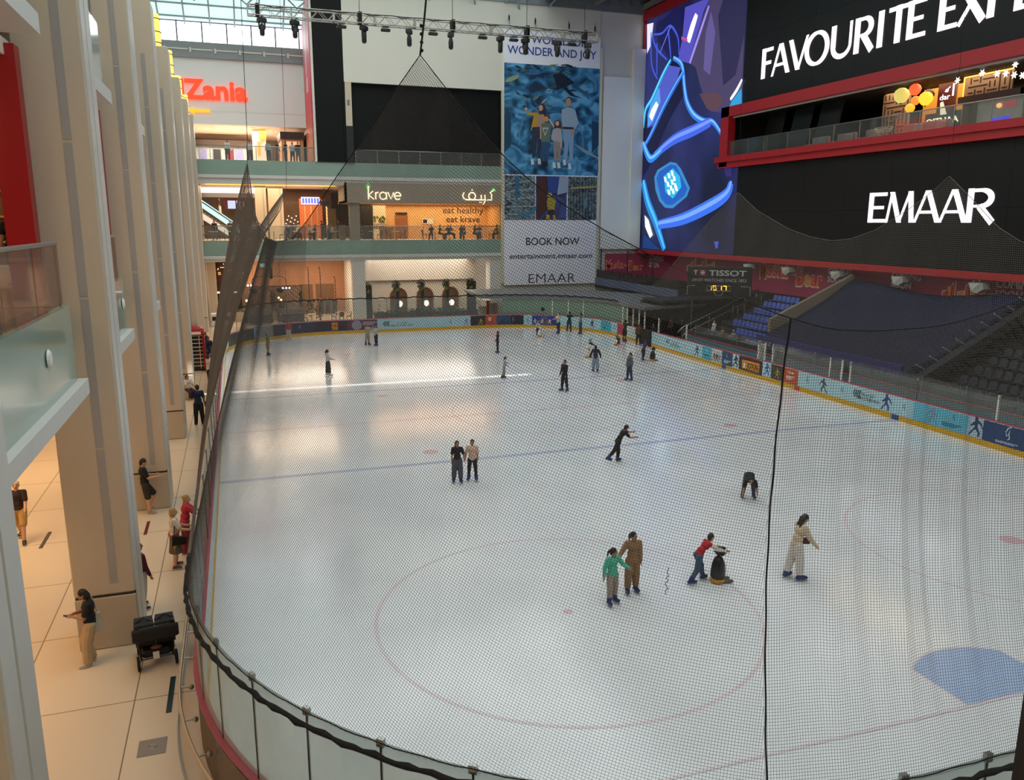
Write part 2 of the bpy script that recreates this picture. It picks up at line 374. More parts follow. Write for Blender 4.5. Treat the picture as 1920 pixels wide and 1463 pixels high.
# hall behind the upper balcony
struct(MB().box(-25, -6.9, 44.3, 58, 17.6, 17.9), 'ceiling.002', SOFFIT)
struct(MB().box(-25, 26, 57.8, 58, 0, 18), 'wall_far_hall', mat('hall_back_wall', '#8b8074', rough=.6, var=.2, scale=.5)).name = 'wall_far.001'
# white screen wall, black walls, small pillar, wall right of the poster
m = MB().box(-4.2, 10.15, 37.3, 37.55, 20.8, 28.35); m.box(10.15, 19.65, 37.36, 37.55, 13, 28.35); struct(m, 'wall_far.002', WHITE)
m = MB().box(-6.7, -4.2, 37.4, 37.6, 14.15, 28.4); m.box(-4.2, 10.15, 38.0, 38.2, 14.15, 20.9); m.box(-4.35, -4.2, 37.3, 38.2, 14.15, 20.9); struct(m, 'wall_far.003', BLACK)
struct(MB().box(-4.15, -3.6, 37.32, 37.6, 17.2, 20.8), 'trim_6', CREAM); struct(MB().box(-4.17, -3.55, 37.3, 37.9, 14.15, 17.2), 'trim_7', mat('black_pillar', '#131110', rough=.5))
MB().box(-3.98, -3.8, 37.29, 37.32, 18.9, 19.35).build('wall_speaker', MIDG, None, label='small grey box fixed to the cream pillar beside the black wall', cat='speaker')
m = MB().box(19.65, 24.4, 37.5, 37.8, 6.5, 28.35); struct(m, 'wall_far.004', WHITE)
m = MB().box(20.1, 23.95, 37.2, 37.5, 6.5, 22.6); m.box(23.1, 24.3, 37.0, 37.5, 6.5, 25.2); struct(m, 'wall_far.005', WHITE2)
struct(MB().box(9.95, 10.15, 37.15, 37.5, 3.4, 20.85), 'trim_8', mat('pale_edge', '#cfcab2', rough=.5)); struct(MB().box(19.65, 19.9, 37.15, 37.5, 3.2, 25), 'trim_9', mat('pale_edge', '#cfcab2'))
# return wall that carries the tall pink advert
struct(MB().box(-6.9, -6.65, 37.4, 58, 14.15, 29), 'wall_far.006', WHITE)
m = MB().box(24.4, 24.7, -16, 37.6, 28, 31); m.box(32, 32.3, -40, 40, 0, 31); struct(m, 'wall_right', DARK)
struct(MB().box(10.2, 34, 37.6, 38.0, 0, 28), 'wall_far.007', WHITE)

# ------------------------------------------------------------------ far end: floor slabs with green glass fascias
def slab(n, z, zb, zw, x0, x1, y0=37.5, y1=58):
    """gallery edge: green glass band from zb to z, white band zw..zb, slab behind"""
    struct(MB().box(x0, x1, y0, y0+.12, zb, z), 'trim_%d' % n, GREEN)
    struct(MB().box(x0, x1, y0-.12, y0+.2, zb-.3, zb-.02).box(x0, x1, y0+.02, y0+.3, zw, zb-.3), 'trim_%d' % (n+1), LGREY)
    struct(MB().box(x0, x1, y0+.12, y1, z-.35, z-.02), 'floor.%03d' % n, SOFFIT)
    struct(MB().box(x0, x1, y0+.3, y1, zw, zw+.2), 'ceiling.%03d' % n, SOFFIT)
slab(20, 7.5, 6.25, 5.7, -26, 10.1); slab(24, 14.15, 12.97, 12.25, -26, 10.1)

# ------------------------------------------------------------------ left side: galleries behind the columns
BAY = [(-50, -20.0, -21.0), (-16.2, -12.4, -12.6), (-7.6, -4.0, -4.2), (1.4, 5.0, 4.8), (10.4, 14, 13.8), (19.4, 23, 22.8), (28.4, 32, 31.8)]
for i, (a, b, b2) in enumerate(BAY):
    struct(MB().box(-17.3, -16.85, a, b, 6.2, 7.58), 'trim_%d' % (30+4*i), GREEN)
    struct(MB().box(-17.7, -16.7, a, b+.2, 5.92, 6.2), 'trim_%d' % (31+4*i), LGREY)
    struct(MB().box(-17.3, -16.85, a, b2, 12.32, 13.9), 'trim_%d' % (32+4*i), GREEN)
    struct(MB().box(-17.7, -16.7, a, b2+.2, 12.0, 12.32), 'trim_%d' % (33+4*i), LGREY)
struct(MB().box(-32, -17.3, -50, 58, 7.2, 7.58), 'floor.001', mat('upper_floor_stone', '#b79b78', rough=.25, var=.05))
struct(MB().box(-32, -17.66, -50, 58, 6.0, 6.2), 'ceiling.003', SOFFIT)
struct(MB().box(-32, -17.3, -50, 38, 13.5, 13.9), 'floor.002', SOFFIT); struct(MB().box(-32, -17.66, -50, 38, 12.0, 12.3), 'ceiling.004', SOFFIT)
struct(MB().box(-32, -17.7, -50, 44, 17.3, 17.6), 'ceiling.005', SOFFIT)
struct(MB().box(-27, -26.7, -50, 58, 0, 17.4), 'wall_left', WARMW); struct(MB().box(-24.2, -24, -50, 44, 17.4, ZR), 'wall_left.001', WHITE)
struct(MB().box(-40, 40, -50.3, -50, 0, 31), 'wall_near', mat('near_wall', '#b5b0a6', rough=.6))
# the columns
STRIP = mat('frosted_light_strip', '#a5a29e', rough=.3, var=.08, scale=1.5); GROOVE = mat('dark_groove', '#3a322b', rough=.8); PLIN = mat('plinth_stone', '#baab95', rough=.3, var=.05)
LAN = glow('lantern_glow', '#ffc65a', 1.6); ALU = mat('pale_aluminium', '#cfcdc7', rough=.4, metal=.1, var=.04)
ctext = ['nearest the camera, cut by the frame edge', 'with a person leaning on its base near the black pram', 'with a person in shorts leaning on its base', 'beside the navy-shirted man', 'behind the seated girl in white', 'beside the red phone box', 'sixth behind the near ones, partly hidden', 'farthest of the row']
for k in range(8):
    y = -27.4+9.0*k+(.1 if k in (2, 3) else 0)-(.45 if k == 0 else 0)
    c = empty('column', (-17.05, y+.6, 0), 0, 'cream square mall column with light strip, '+ctext[k], 'column', 'row of columns along the left side')
    MB().bbox(-.6, .6, -.6, .6, 1.23, 17.4, .03).build('shaft', CREAM, c)
    MB().bbox(-.6, .6, -.6, .6, 0, 1.18, .02).build('plinth', PLIN, c); MB().box(-.58, .58, -.58, .58, 1.17, 1.24).build('shadow_gap', GROOVE, c)
    m = MB(); z = 1.5
    for h in (3.0, 3.1, 3.0, 2.9, 2.0): m.box(.12, .27, -.612, -.59, z, z+h-.06); z += h
    m.build('light_strip', STRIP, c)
    for a, b in ((-.56, -.1), (.0, .56)): MB().box(.6, .625, a, b, 0.05, 17.3).build('edge_trim', ALU, c)
    l = MB().lathe([(.3, 17.4), (.33, 17.42), (.33, 18.9), (.3, 18.95)], 16).build('lantern', LAN, c, True)
    m = MB()
    for z in (17.6, 18.1, 18.7): m.lathe([(.34, z), (.37, z), (.37, z+.04), (.34, z+.04)], 16)
    m.build('lantern_ring', mat('bronze', '#6b5230', rough=.4, metal=.7), l)
    struct(MB().box(-17.98, -17.5+(.1 if k == 2 else 0), y-.42, y-.03, 7.6, 12.2), 'trim_%d' % (70+k), RED)
# ------------------------------------------------------------------ dasher boards
BWHITE = mat('board_white_plastic', '#c9d2d2', rough=.35, var=.04); YEL = mat('kick_plate_yellow', '#cf9f1d', rough=.4, var=.12, scale=1.2)
CAPR = mat('board_cap_red', '#b4505c', rough=.4, var=.08); BACKP = mat('board_back_panel', '#5b4a3c', rough=.5, var=.35, scale=.7)
bd = empty('rink_boards', (0, 0, 0), 0, 'white rink boards around the ice with yellow kick strip and red cap', 'rink boards')
ssA = srange(0, RLEN, .55)[:-1]
wallstrip(MB(), ssA, .0, .09, 0, 1.12, True).build('board_wall', BWHITE, bd)
wallstrip(MB(), ssA, -.02, .0, 0.0, .24, True).build('kick_plate', YEL, bd)
wallstrip(MB(), ssA, .0, .16, 1.12, 1.17, True).build('cap_rail', CAPR, bd)
wallstrip(MB(), ssA, .09, .12, 0, 1.08, True).build('back_panel', BACKP, bd)
for y, c in ((-7.14, '#274a86'), (0, '#c2402f'), (7.14, '#274a86')):
    MB().box(RX-.026, RX-.019, y-.22, y+.22, 0, .242).build('line_marker', mat('marker'+c, c, rough=.4), bd)
# ice-side adverts on the boards
ADN = {}
def adpanel(sa, sb, color, label, mname=None, var=.1, scale=1.5):
    m = wallstrip(MB(), srange(sa, sb, .5), -.02, -.01, .26, 1.1).build('advert_board', mat(mname or 'ad_'+color, color, rough=.35, var=var, scale=scale), None, label=label, cat='advert', group=None)
    return m
def adpt(s, z, o=.022): p, n = rink(s, -o); t = Vector((-n.y, n.x, 0)); return p+Vector((0, 0, z)), -t, n  # point, reading direction as seen from the ice, outward normal
def adtext(par, s, z, body, h, col, width=None, depth=.004, **kw):
    p, t, n = adpt(s, z); return text(body, 'lettering', mat('ink_'+col, col, rough=.5, var=.02), p, t, (0, 0, 1), h, depth, parent=par, width=width, **kw)
def adbars(par, s, z, w, col, h=.05, n=1):
    for i in range(n): adshape(par, s+w/2, z-i*h*1.8, [(0, 0), (w*(1-.15*i), 0), (w*(1-.15*i), h), (0, h)], col, 'print_line')
def adshape(par, s, z, poly, col, name='print'):
    p, t, n = adpt(s, z, .021); return MB().prism(poly, p, t, (0, 0, 1), -n*.004).build(name, mat('ink_'+col, col, rough=.5, var=.02), par)
def skater_print(par, s, col='#2d3550', k=1., flip=1, z=.3):
    out = [(-.26, 0), (-.2, .02), (-.06, .2), (.02, .26), (.12, .14), (.1, .02), (.18, .02), (.2, .16), (.08, .36), (.1, .5), (.22, .42), (.3, .3), (.33, .33), (.22, .52), (.08, .6), (.08, .68), (0, .72), (-.06, .64), (-.02, .58), (-.12, .46), (-.22, .38), (-.18, .33), (-.04, .4), (-.02, .36), (-.1, .24), (-.24, .08)]
    return adshape(par, s, z, [(a*k*flip, b*k) for a, b in out], col, 'skater_print')
def swirl(par, s, z, col='#2c3b46', k=1.):
    p, t, n = adpt(s, z, .022); pts = [(.1, .3), (.02, .28), (-.05, .16), (-.02, .04), (.05, .1), (.06, .22), (.04, .1), (.08, .0), (.02, -.06)]
    return MB().ribbon([p+t*(a*k)+Vector((0, 0, b*k)) for a, b in pts], .025*k, -n, .004).build('emblem', mat('ink_'+col, col, rough=.5, var=.02), par)
def chevrons(par, s, z, k=.3):
    for i in range(4):
        x = i*.13; adshape(par, s-x*-1 if False else s, z, [(x, .5*k), (x+.22*k, k), (x+.4*k, k), (x+.18*k, .5*k), (x+.4*k, 0), (x+.22*k, 0)], '#1f2a30', 'arrow_mark')
def Y2S(y): return 39.70353755551324+(y+21.5)
LB = '#a9cdd6'; AR_SKATE = '\ufe8e\ufee8\ufeeb \ufee6\ufee3 \ufe9e\ufee0\ufeb0\ufe97'
a = adpanel(Y2S(9.76), Y2S(16.66), LB, 'pale blue skating advert next to the gate with four arrow marks'); chevrons(a, Y2S(14.6), .6); adtext(a, Y2S(13.3), .72, AR_SKATE, .12, '#1f2a30'); adtext(a, Y2S(13.3), .5, 'SKATE THIS WAY', .13, '#1f2a30'); skater_print(a, Y2S(10.4), '#1e2428', 1)
swirl(a, Y2S(11.9), .62, '#1f2a30', .6)
a = adpanel(Y2S(8.6), Y2S(9.76), '#3fa7bf', 'turquoise advert square right of the pale blue arrow advert'); swirl(a, Y2S(9.2), .72, '#dff0f2', .7); adbars(a, Y2S(9.2), .55, .6, '#123f50', .04, 2)
a = adpanel(Y2S(7.42), Y2S(8.6), '#c3cbc9', 'white advert square printed with a group of red skaters')
for i, c in enumerate(('#9a3b3b', '#3a3a3a', '#8a8a86')): skater_print(a, Y2S(8.3-.3*i), c, .8)
a = adpanel(Y2S(6.24), Y2S(7.42), '#27466b', 'dark blue advert square above the blue line mark'); swirl(a, Y2S(6.9), .75, '#b9cddd', .7); adbars(a, Y2S(6.8), .55, .8, '#b9cddd', .03, 4)
a = adpanel(Y2S(5.56), Y2S(6.24), '#bcd3dc', 'narrow pale advert with dark skater left of the orange paint advert'); skater_print(a, Y2S(5.9), '#20262c', 1.1)
def jotun(sa, sb, sc0, label, base):
    a = adpanel(sa, sb, base, label); w = 1.75
    adshape(a, sc0, .36, [(-w/2, 0), (w/2, 0), (w/2, .62), (-w/2, .62)], '#d68a2c', 'orange_plate'); p = adshape(a, sc0, .92, [(-w/2, 0), (w/2, 0), (w/2, .07), (-w/2, .07)], '#c23b22', 'red_stripe')
    q, t, n = adpt(sc0, .44, .028); text('JOTUN', 'lettering', mat('ink_#191512', '#191512', rough=.5), q+t*.22, t, (0, 0, 1), .34, .004, parent=a, width=1.1, bold=.01)
    MB().prism([(-.1, 0), (.1, 0), (.12, .2), (0, .36), (-.12, .2)], q-t*.62, t, (0, 0, 1), -n*.004).build('emblem', mat('ink_#e9e4da', '#d9d4ca', rough=.5), a)
    return a
jotun(Y2S(3.18), Y2S(5.56), Y2S(4.35), 'dark advert with orange paint sign on the long right board', '#2b2633')
a = adpanel(Y2S(2.36), Y2S(3.18), '#b5d0da', 'narrow pale advert with skater right of the orange paint advert'); skater_print(a, Y2S(2.75), '#356a9a', 1.1)
a = adpanel(Y2S(1.2), Y2S(2.36), '#3a3330', 'dark photo advert left of the orange-red advert on the right board', var=.6, scale=6); skater_print(a, Y2S(1.8), '#a8913a', .9)
a = adpanel(Y2S(-.06), Y2S(1.2), '#b5542f', 'orange-red advert above the red centre line mark', var=.25, scale=2); adbars(a, Y2S(.6), .85, .5, '#ead9c8', .07); adbars(a, Y2S(.6), .65, .7, '#ead9c8', .03, 4)
a = adpanel(Y2S(-8.18), Y2S(-.06), LB, 'long pale blue skating advert with arrows and runner on the right board')
swirl(a, Y2S(-.8), .6, '#3e5a66', 1.2); skater_print(a, Y2S(-2.14), '#4d4a4a', 1.1, -1); swirl(a, Y2S(-3.5), .62, '#1f2a30', .9); chevrons(a, Y2S(-4.3), .55, .4)
adtext(a, Y2S(-5.3), .76, AR_SKATE, .14, '#1f2a30'); adtext(a, Y2S(-5.35), .5, 'SKATE THIS WAY', .16, '#1f2a30', width=1.5); skater_print(a, Y2S(-6.5), '#2d4270', 1.15); swirl(a, Y2S(-7.6), .62, '#1f2a30', .8)
a = adpanel(Y2S(-11.12), Y2S(-8.18), '#5fb4cb', 'turquoise and white figure skating advert on the right board', var=.35, scale=.9); skater_print(a, Y2S(-9.3), '#7d8fa6', 1.1, -1); swirl(a, Y2S(-10.4), .75, '#12506a', .8); adbars(a, Y2S(-10.3), .52, 1.0, '#12506a', .035, 3)
a = adpanel(Y2S(-11.86), Y2S(-11.12), '#a9c2cf', 'narrow pale advert with skater nearest the camera on the right board'); skater_print(a, Y2S(-11.5), '#2d3560', 1.2)
a = adpanel(Y2S(-20), Y2S(-11.86), '#1f3f6c', 'dark blue advert with white swirl at the right frame edge'); swirl(a, Y2S(-13), .62, '#e4e9ee', 1.5); adbars(a, Y2S(-13), .4, 1.0, '#b9c7d6', .03, 2)
# far end
a = adpanel(117.4, 121.5, '#3b3835', 'dark advert at the far left corner of the ice', var=.3); adtext(a, 118.6, .55, 'Je', .4, '#8d8d8a')
a = adpanel(116.65, 117.4, '#8fb3c9', 'narrow light blue advert at the far left corner'); skater_print(a, 117, '#33485e', 1)
a = adpanel(115.4, 116.65, '#8d8b82', 'grey photo advert near the far left corner', var=.4, scale=4)
a = adpanel(111.65, 115.4, '#3b3a4e', 'dark navy advert on the curved far left boards'); adbars(a, 112.7, .85, .8, '#8f8a9a', .05, 3)
jotun(109.1, 111.65, 110.2, 'dark advert with orange paint sign on the far boards', '#332b3a')
a = adpanel(106.6, 109.1, '#5b3746', 'plum advert with pale disc on the far boards'); adshape(a, 108.3, .27, [(.42+.42*K(i*PI/12)-.42, .41+.4*S(i*PI/12)) for i in range(24)], '#8b8792', 'pale_disc'); adbars(a, 107.2, .88, 1.2, '#b9a6ad', .06, 3)
a = adpanel(98.5, 106.6, '#a5c4cc', 'long pale blue arrow advert on the far boards'); chevrons(a, 106.1, .5, .4); adtext(a, 104.5, .72, AR_SKATE, .15, '#1f2a30'); adtext(a, 104.5, .45, 'SKATE THIS WAY', .17, '#1f2a30', width=1.9); swirl(a, 100.3, .5, '#1f2a30', 1.3); skater_print(a, 98.9, '#7a86a8', .9)
a = adpanel(97.15, 98.5, '#2e2b30', 'dark photo advert left of the orange-red one on the far boards', var=.7, scale=6); skater_print(a, 97.6, '#a8913a', .8)
a = adpanel(96.15, 97.15, '#b54a33', 'orange-red advert on the far boards', var=.2); adbars(a, 96.6, .86, .6, '#ead9c8', .06, 3)
a = adpanel(94.9, 96.15, '#274a70', 'navy skyline advert on the far boards', var=.4, scale=3)
for i in range(7): adshape(a, 95.95-.14*i, .27, [(0, 0), (.1, 0), (.1, .2+.1*(i*37 % 4)), (0, .2+.1*(i*37 % 4))], '#16263c', 'skyline_print')
a = adpanel(93.75, 94.9, '#1d222c', 'near-black advert with white lines of text on the far boards')
adbars(a, 94.3, .86, .8, '#c9ced2', .06, 4)
a = adpanel(93.0, 93.75, '#9fc3cf', 'narrow pale blue advert with swirl on the far boards'); swirl(a, 93.4, .5, '#1f2a30', 1.1)
a = adpanel(90.75, 93.0, '#2d3f8a', 'royal blue framed photo advert behind the child with turquoise helmet'); adshape(a, 91.95, .36, [(-.95, 0), (.95, 0), (.95, .64), (-.95, .64)], '#5b5a66', 'photo_print')
for i in range(8): skater_print(a, 92.75-.22*i, ('#d8d2cc', '#2a2430', '#8f5a50')[i % 3], .6, 1, .36)
a = adpanel(86.15, 90.75, LB, 'pale blue advert behind the pair leaning on the far boards'); skater_print(a, 87.2, '#1e2428', 1); skater_print(a, 89.6, '#6f8088', .8)
a = adpanel(84.75, 86.15, '#3fa7bf', 'turquoise advert on the far right curve of the boards'); adbars(a, 85.4, .58, .7, '#123f50', .04, 3); swirl(a, 85.4, .78, '#123f50', .6)
a = adpanel(83.7, 84.75, LB, 'narrow pale advert with swirl on the far right curve'); swirl(a, 84.2, .5, '#1f2a30', 1.3)
a = adpanel(82.25, 83.7, '#b0354e', 'pink and red advert behind the kneeling child', var=.3)
GATE = MB().box(RX-.03, RX-.005, 16.75, 18.6, .0, 1.2).build('gate_shade_sheet', mat('gate_shade', '#111419', rough=.6), None, label='dark sheet painting the shade of the open gate beside the standing group', cat='gate')  # shade inside the open gate, put in as a thin dark sheet

# ------------------------------------------------------------------ glass above the boards
GPANE = glass('rink_glass', '#cfdad6', .34, gloss=.05); GCLR = glass('clear_glass', '#dfe6e2', .045, gloss=.06); BLKLINE = mat('black_seal', '#14181a', rough=.5)
POSTW = mat('white_post', '#d5d6cb', rough=.4, var=.05)
def pane(sa, sb, z1, label, m, off=.06):
    o = wallstrip(MB(), srange(sa+.012, sb-.012, .32), off, off+.014, 1.17, z1).build('rink_glass', m, None, label=label, cat='glass panel', group='clear panels on the rink boards')
    wallstrip(MB(), [sb-.014, sb+.01], off-.004, off+.02, 1.17, z1-.02).build('seal', BLKLINE, o)
    wallstrip(MB(), [sb-.05, sb+.05], off-.02, off+.04, z1-.06, z1+.05).build('clip', STEEL, o)
    return o
k = 0; s = -1-1.25*2
s = .31-1.25*3
while s < 23:
    k += 1; pane(s, s+1.25, 2.8, 'rink glass panel on the near end, %s along from the left corner pillar' % (ORD[k] if k <= 20 else 'last') if k > 3 else 'rink glass panel on the left boards beside the two watching women, %s of three' % ORD[k], GPANE)
    s += 1.25
k = 0; s = .31-1.25*3
while s > -40:
    k += 1
    pane(s-2.5, s, 2.8, 'tall glass panel along the left boards, %s from the near corner' % ORD[k], GCLR); s -= 2.5
k = 0
for s in srange(97.5, 119.5, 2.75)[:-1]:
    k += 1; pane(s, s+2.75, 2.75, 'glass panel above the far boards, %s from the canopy booth' % ORD[k], GCLR)
# clear screens and white posts on the long right board
k = 0
for a_, b_ in ((-20, -16.2), (-16.2, -12.4), (-12.4, -8.2), (-8.2, -3.9)):
    k += 1; o = pane(Y2S(a_), Y2S(b_), 2.12, 'low clear screen on the right board, %s from the frame edge' % ORD[k], GCLR)
pane(Y2S(-3.25), Y2S(-2.45), 2.12, 'narrow clear screen between white posts on the right board', GCLR)
pane(Y2S(-2.4), Y2S(2.4), 2.12, 'long clear screen behind the orange-red advert', GCLR); pane(Y2S(3.15), Y2S(3.8), 2.12, 'short clear screen above the orange paint advert', GCLR)
plab = ['at the right frame edge', 'right one of three by the arrows advert', 'middle one of three by the arrows advert', 'left one of three by the arrows advert', 'right one of three by the orange paint advert', 'middle one of three by the orange paint advert', 'left one of three by the orange paint advert', 'beside the stand steps', 'beside the gate']
for y, l in zip((-12.36, -3.87, -3.26, -2.4, 2.43, 3.17, 3.8, 12.0, 15.9), plab):
    o = MB().box(RX+.05, RX+.12, y-.045, y+.045, 1.17, 2.22).build('white_post', POSTW, None, label='white upright on the right board, '+l, cat='post', group='white posts on the boards')
for i, s in enumerate((80.2, 81.2, 82.2, 83.0, 79.3)):
    p, n = rink(s, .09); MB().box(p.x-.04, p.x+.04, p.y-.04, p.y+.04, 1.17, 2.5).build('white_post', POSTW, None, label='thin white upright on the far right boards, %s from the glass booth' % ORD[i+1], cat='post', group='white posts on the boards')
# blue-grey benches behind the right board with red top edge
BENCH = mat('team_box_blue', '#6c93a3', rough=.5, var=.12, scale=1.5)
m = MB().box(15.9, 16.0, 3.5, 13.3, 0, 1.32)
tb = m.build('team_box', BENCH, None, label='blue-grey low wall of the team box below the blue seats', cat='low wall'); MB().box(15.86, 16.04, 3.5, 13.3, 1.32, 1.36).build('cap_rail', CAPR, tb)
m = MB().box(15.9, 16.0, -18, 2.3, 0, 1.32)
tb = m.build('team_box', BENCH, None, label='blue-grey low wall of the team box below the tarpaulin', cat='low wall'); MB().box(15.86, 16.04, -18, 2.3, 1.32, 1.36).build('cap_rail', CAPR, tb)
MB().box(15.98, 16.0, 3.6, 4.6, .2, 1.3)
# handrail along the near left corner
ssR = srange(-30, 14, .4); hr = empty('handrail', (0, 0, 0), 0, 'beige metal handrail curving round the near left corner of the rink', 'handrail')
MB().tube([rink(s, .42)[0]+Vector((0, 0, .82)) for s in ssR], .03, 8).build('rail', mat('beige_metal', '#cdbb9d', rough=.35, metal=.5), hr, True)
for s in srange(-28, 13, 1.05): p, n = rink(s, .2); MB().tube([p+Vector((0, 0, .76)), p+n*.21+Vector((0, 0, .79))], .018, 6).ell(p+Vector((0, 0, .76))+n*.02, (.05, .05, .05), 8, 6).build('bracket', STEEL, hr)
wallstrip(MB(), ssR, .5, .52, 0, .03).build('floor_trim', STEEL, hr)
# printed picture on the outside of the near corner boards
o = wallstrip(MB(), srange(2.6, 12, .5), .132, .138, .05, 1.06).build('advert_board', mat('brown_photo_print', '#5b463a', rough=.35, var=.7, scale=2.2), None, label='dark brown photo print on the outside of the near corner boards', cat='advert')
p, n = rink(5.2, .14); t = Vector((-n.y, n.x, 0))
for q, c in ((0, '#b06a2a'), (.1, '#d99a50')): MB().prism([(-.12, 0), (.12, 0), (.16, .25), (.06, .62), (.0, .4), (-.06, .75), (-.16, .3)], p+Vector((0, 0, .12+q))+n*(.001+q*.02), t*(1-q*4), (0, 0, 1-q*4), n*.003).build('flame_print', mat('ink_'+c, c, rough=.5), o)

# ------------------------------------------------------------------ nets
NETM = mat('net_cord', '#453f39', rough=.9, var=.15); NETB = mat('net_cord_brown', '#6e6053', rough=.9, var=.15); ROPE = mat('black_rope', '#1a1715', rough=.95, var=.3, scale=20, bump=.3)
def net_mesh(name, G, mask, r, m, parent=None, nside=3, jump=1):
    """cord net: every row and column of the node grid G (rows x cols x 3) becomes a thin three-sided cord where mask holds"""
    V = []; F = []; off = 0
    for ax in (0, 1):
        P = G if ax == 0 else np.swapaxes(G, 0, 1); M = mask if ax == 0 else mask.T
        T = np.zeros_like(P); T[:, 1:-1] = P[:, 2:]-P[:, :-2]; T[:, 0] = P[:, 1]-P[:, 0]; T[:, -1] = P[:, -1]-P[:, -2]
        T /= np.linalg.norm(T, axis=2, keepdims=True)+1e-9
        ref = np.zeros_like(T); ref[..., 2 if ax == 0 else 0] = 1
        if ax == 1: ref[..., 0] = .6; ref[..., 1] = .8
        A = np.cross(T, ref); A /= np.linalg.norm(A, axis=2, keepdims=True)+1e-9; B = np.cross(T, A)
        idx = -np.ones(M.shape, int); idx[M] = np.arange(M.sum())*nside+off
        for k in range(nside):
            w = 2*PI*k/nside; V.append((P+A*(K(w)*r)+B*(S(w)*r))[M])
        nM = int(M.sum()); V[-nside:] = [np.stack(V[-nside:], 1).reshape(-1, 3)]
        ok = M[:, :-1] & M[:, 1:]; a = idx[:, :-1][ok]; b = idx[:, 1:][ok]
        for k in range(nside): l = (k+1) % nside; F.append(np.stack([a+k, b+k, b+l, a+l], 1))
        off += nM*nside
    V = np.concatenate(V).astype('f'); F = np.concatenate(F).astype('i')
    me = bpy.data.meshes.new(name); me.vertices.add(len(V)); me.vertices.foreach_set('co', V.ravel())
    me.loops.add(F.size); me.loops.foreach_set('vertex_index', F.ravel()); me.polygons.add(len(F)); me.polygons.foreach_set('loop_start', np.arange(len(F), dtype='i')*4)
    me.materials.append(m); me.update(calc_edges=True)
    o = bpy.data.objects.new(name, me); COL.objects.link(o)
    if parent is not None: o.parent = parent
    return o
def hang_net(name, sa, sb, cell, bot, top, r, m, wave, parent, rowcell=None, ease=True):
    """net hung between the glass top (bot(s)) and the top rope (top(s)), billowing a little"""
    cols = int((sb-sa)/cell); ss = np.linspace(sa, sb, cols); B = np.array([bot(s) for s in ss]); T = np.array([top(s) for s in ss])
    Nn = np.array([rink(s)[1] for s in ss]); H = np.linalg.norm(T-B, axis=1); rc = rowcell or cell; rows = int(H.max()/rc)+1
    j = np.arange(rows)[:, None]*rc; t = np.clip(j/H[None], 0, 1.02); mask = (j <= H[None]+1e-6)
    e = np.clip((4.5-ss)/5, 0, 1)*.8 if ease else 0*ss; D = (T-B)[None]*t[..., None]; D[..., :2] *= (np.clip(t, 1e-4, 1)**e[None])[..., None]; G = B[None]+D
    w = wave(ss[None]+0*t, t, j+0*t); G = G+Nn[None]*w[..., None]
    return net_mesh(name, G, mask, r, m, parent)
def keyed(keys):
    a = np.array(keys, float)
    def f(s):
        return np.array([np.interp(s, a[:, 0], a[:, i]) for i in (1, 2, 3)])
    return f
LT = [(-44, -12.2, 22, 8.9), (-38, -12.3, 16, 8.6), (-33, -11.6, 11, 9.6), (-28.5, -11.3, 7, 10.75), (-26, -11.8, 4.2, 9.6), (-22, -12.6, 0, 8.7), (-18, -13.2, -4, 9.2), (-14.5, -13.4, -7.4, 10.2), (-12.5, -13.42, -9, 10.87), (-10.0, -13.42, -11.5, 10.12), (-6.5, -13.44, -15, 9.3), (-3.5, -13.45, -18.5, 8.97), (-.6, -13.4, -21, 8.79), (1.5, -13.3, -22.5, 8.74), (2.8, -13.13, -23.6, 8.82), (3.8, -12.97, -24.4, 9.07), (4.8, -12.56, -25.2, 9.74), (5.5, -12.22, -25.8, 10.25), (6.1, -12.01, -26.2, 10.61), (6.7, -11.76, -26.5, 10.98)]
RT = [(7.22, -11.56, -27, 10.52), (7.53, -11.31, -27.2, 10.16), (7.96, -11.12, -27.6, 9.8), (8.35, -10.85, -27.9, 9.47), (8.69, -10.56, -28.1, 9.24), (9.04, -10.26, -28.3, 9.02), (9.48, -9.85, -28.5, 8.78), (10.05, -9.3, -28.7, 8.49), (10.57, -8.77, -28.8, 8.23), (11.2, -8.15, -29, 8.01), (11.67, -7.68, -29, 7.89), (12.27, -7.08, -29, 7.85), (13.04, -6.31, -29, 7.86), (13.36, -5.99, -29, 7.89), (13.93, -5.42, -29, 8.0), (14.5, -4.85, -29, 8.16), (16.2, -3.2, -29.2, 8.9), (18.2, -1.2, -29.2, 9.6), (23.4, 4, -29, 9.4)]
TOP = keyed(LT+RT)
def gtop(z, off=.13): return lambda s: np.array(rink(s, off)[0])+np.array((0, 0, z))
def tri(x): return 2*np.abs(2*(x/(2*PI)-np.floor(x/(2*PI)+.5)))-1
_ss = np.arange(-2.5, 22, .02); _Bt = np.array([gtop(2.8)(s) for s in _ss]); _Tt = np.array([TOP(s) for s in _ss]); _Nt = np.array([rink(s)[1] for s in _ss]); _Ht = np.linalg.norm(_Tt-_Bt, axis=1)
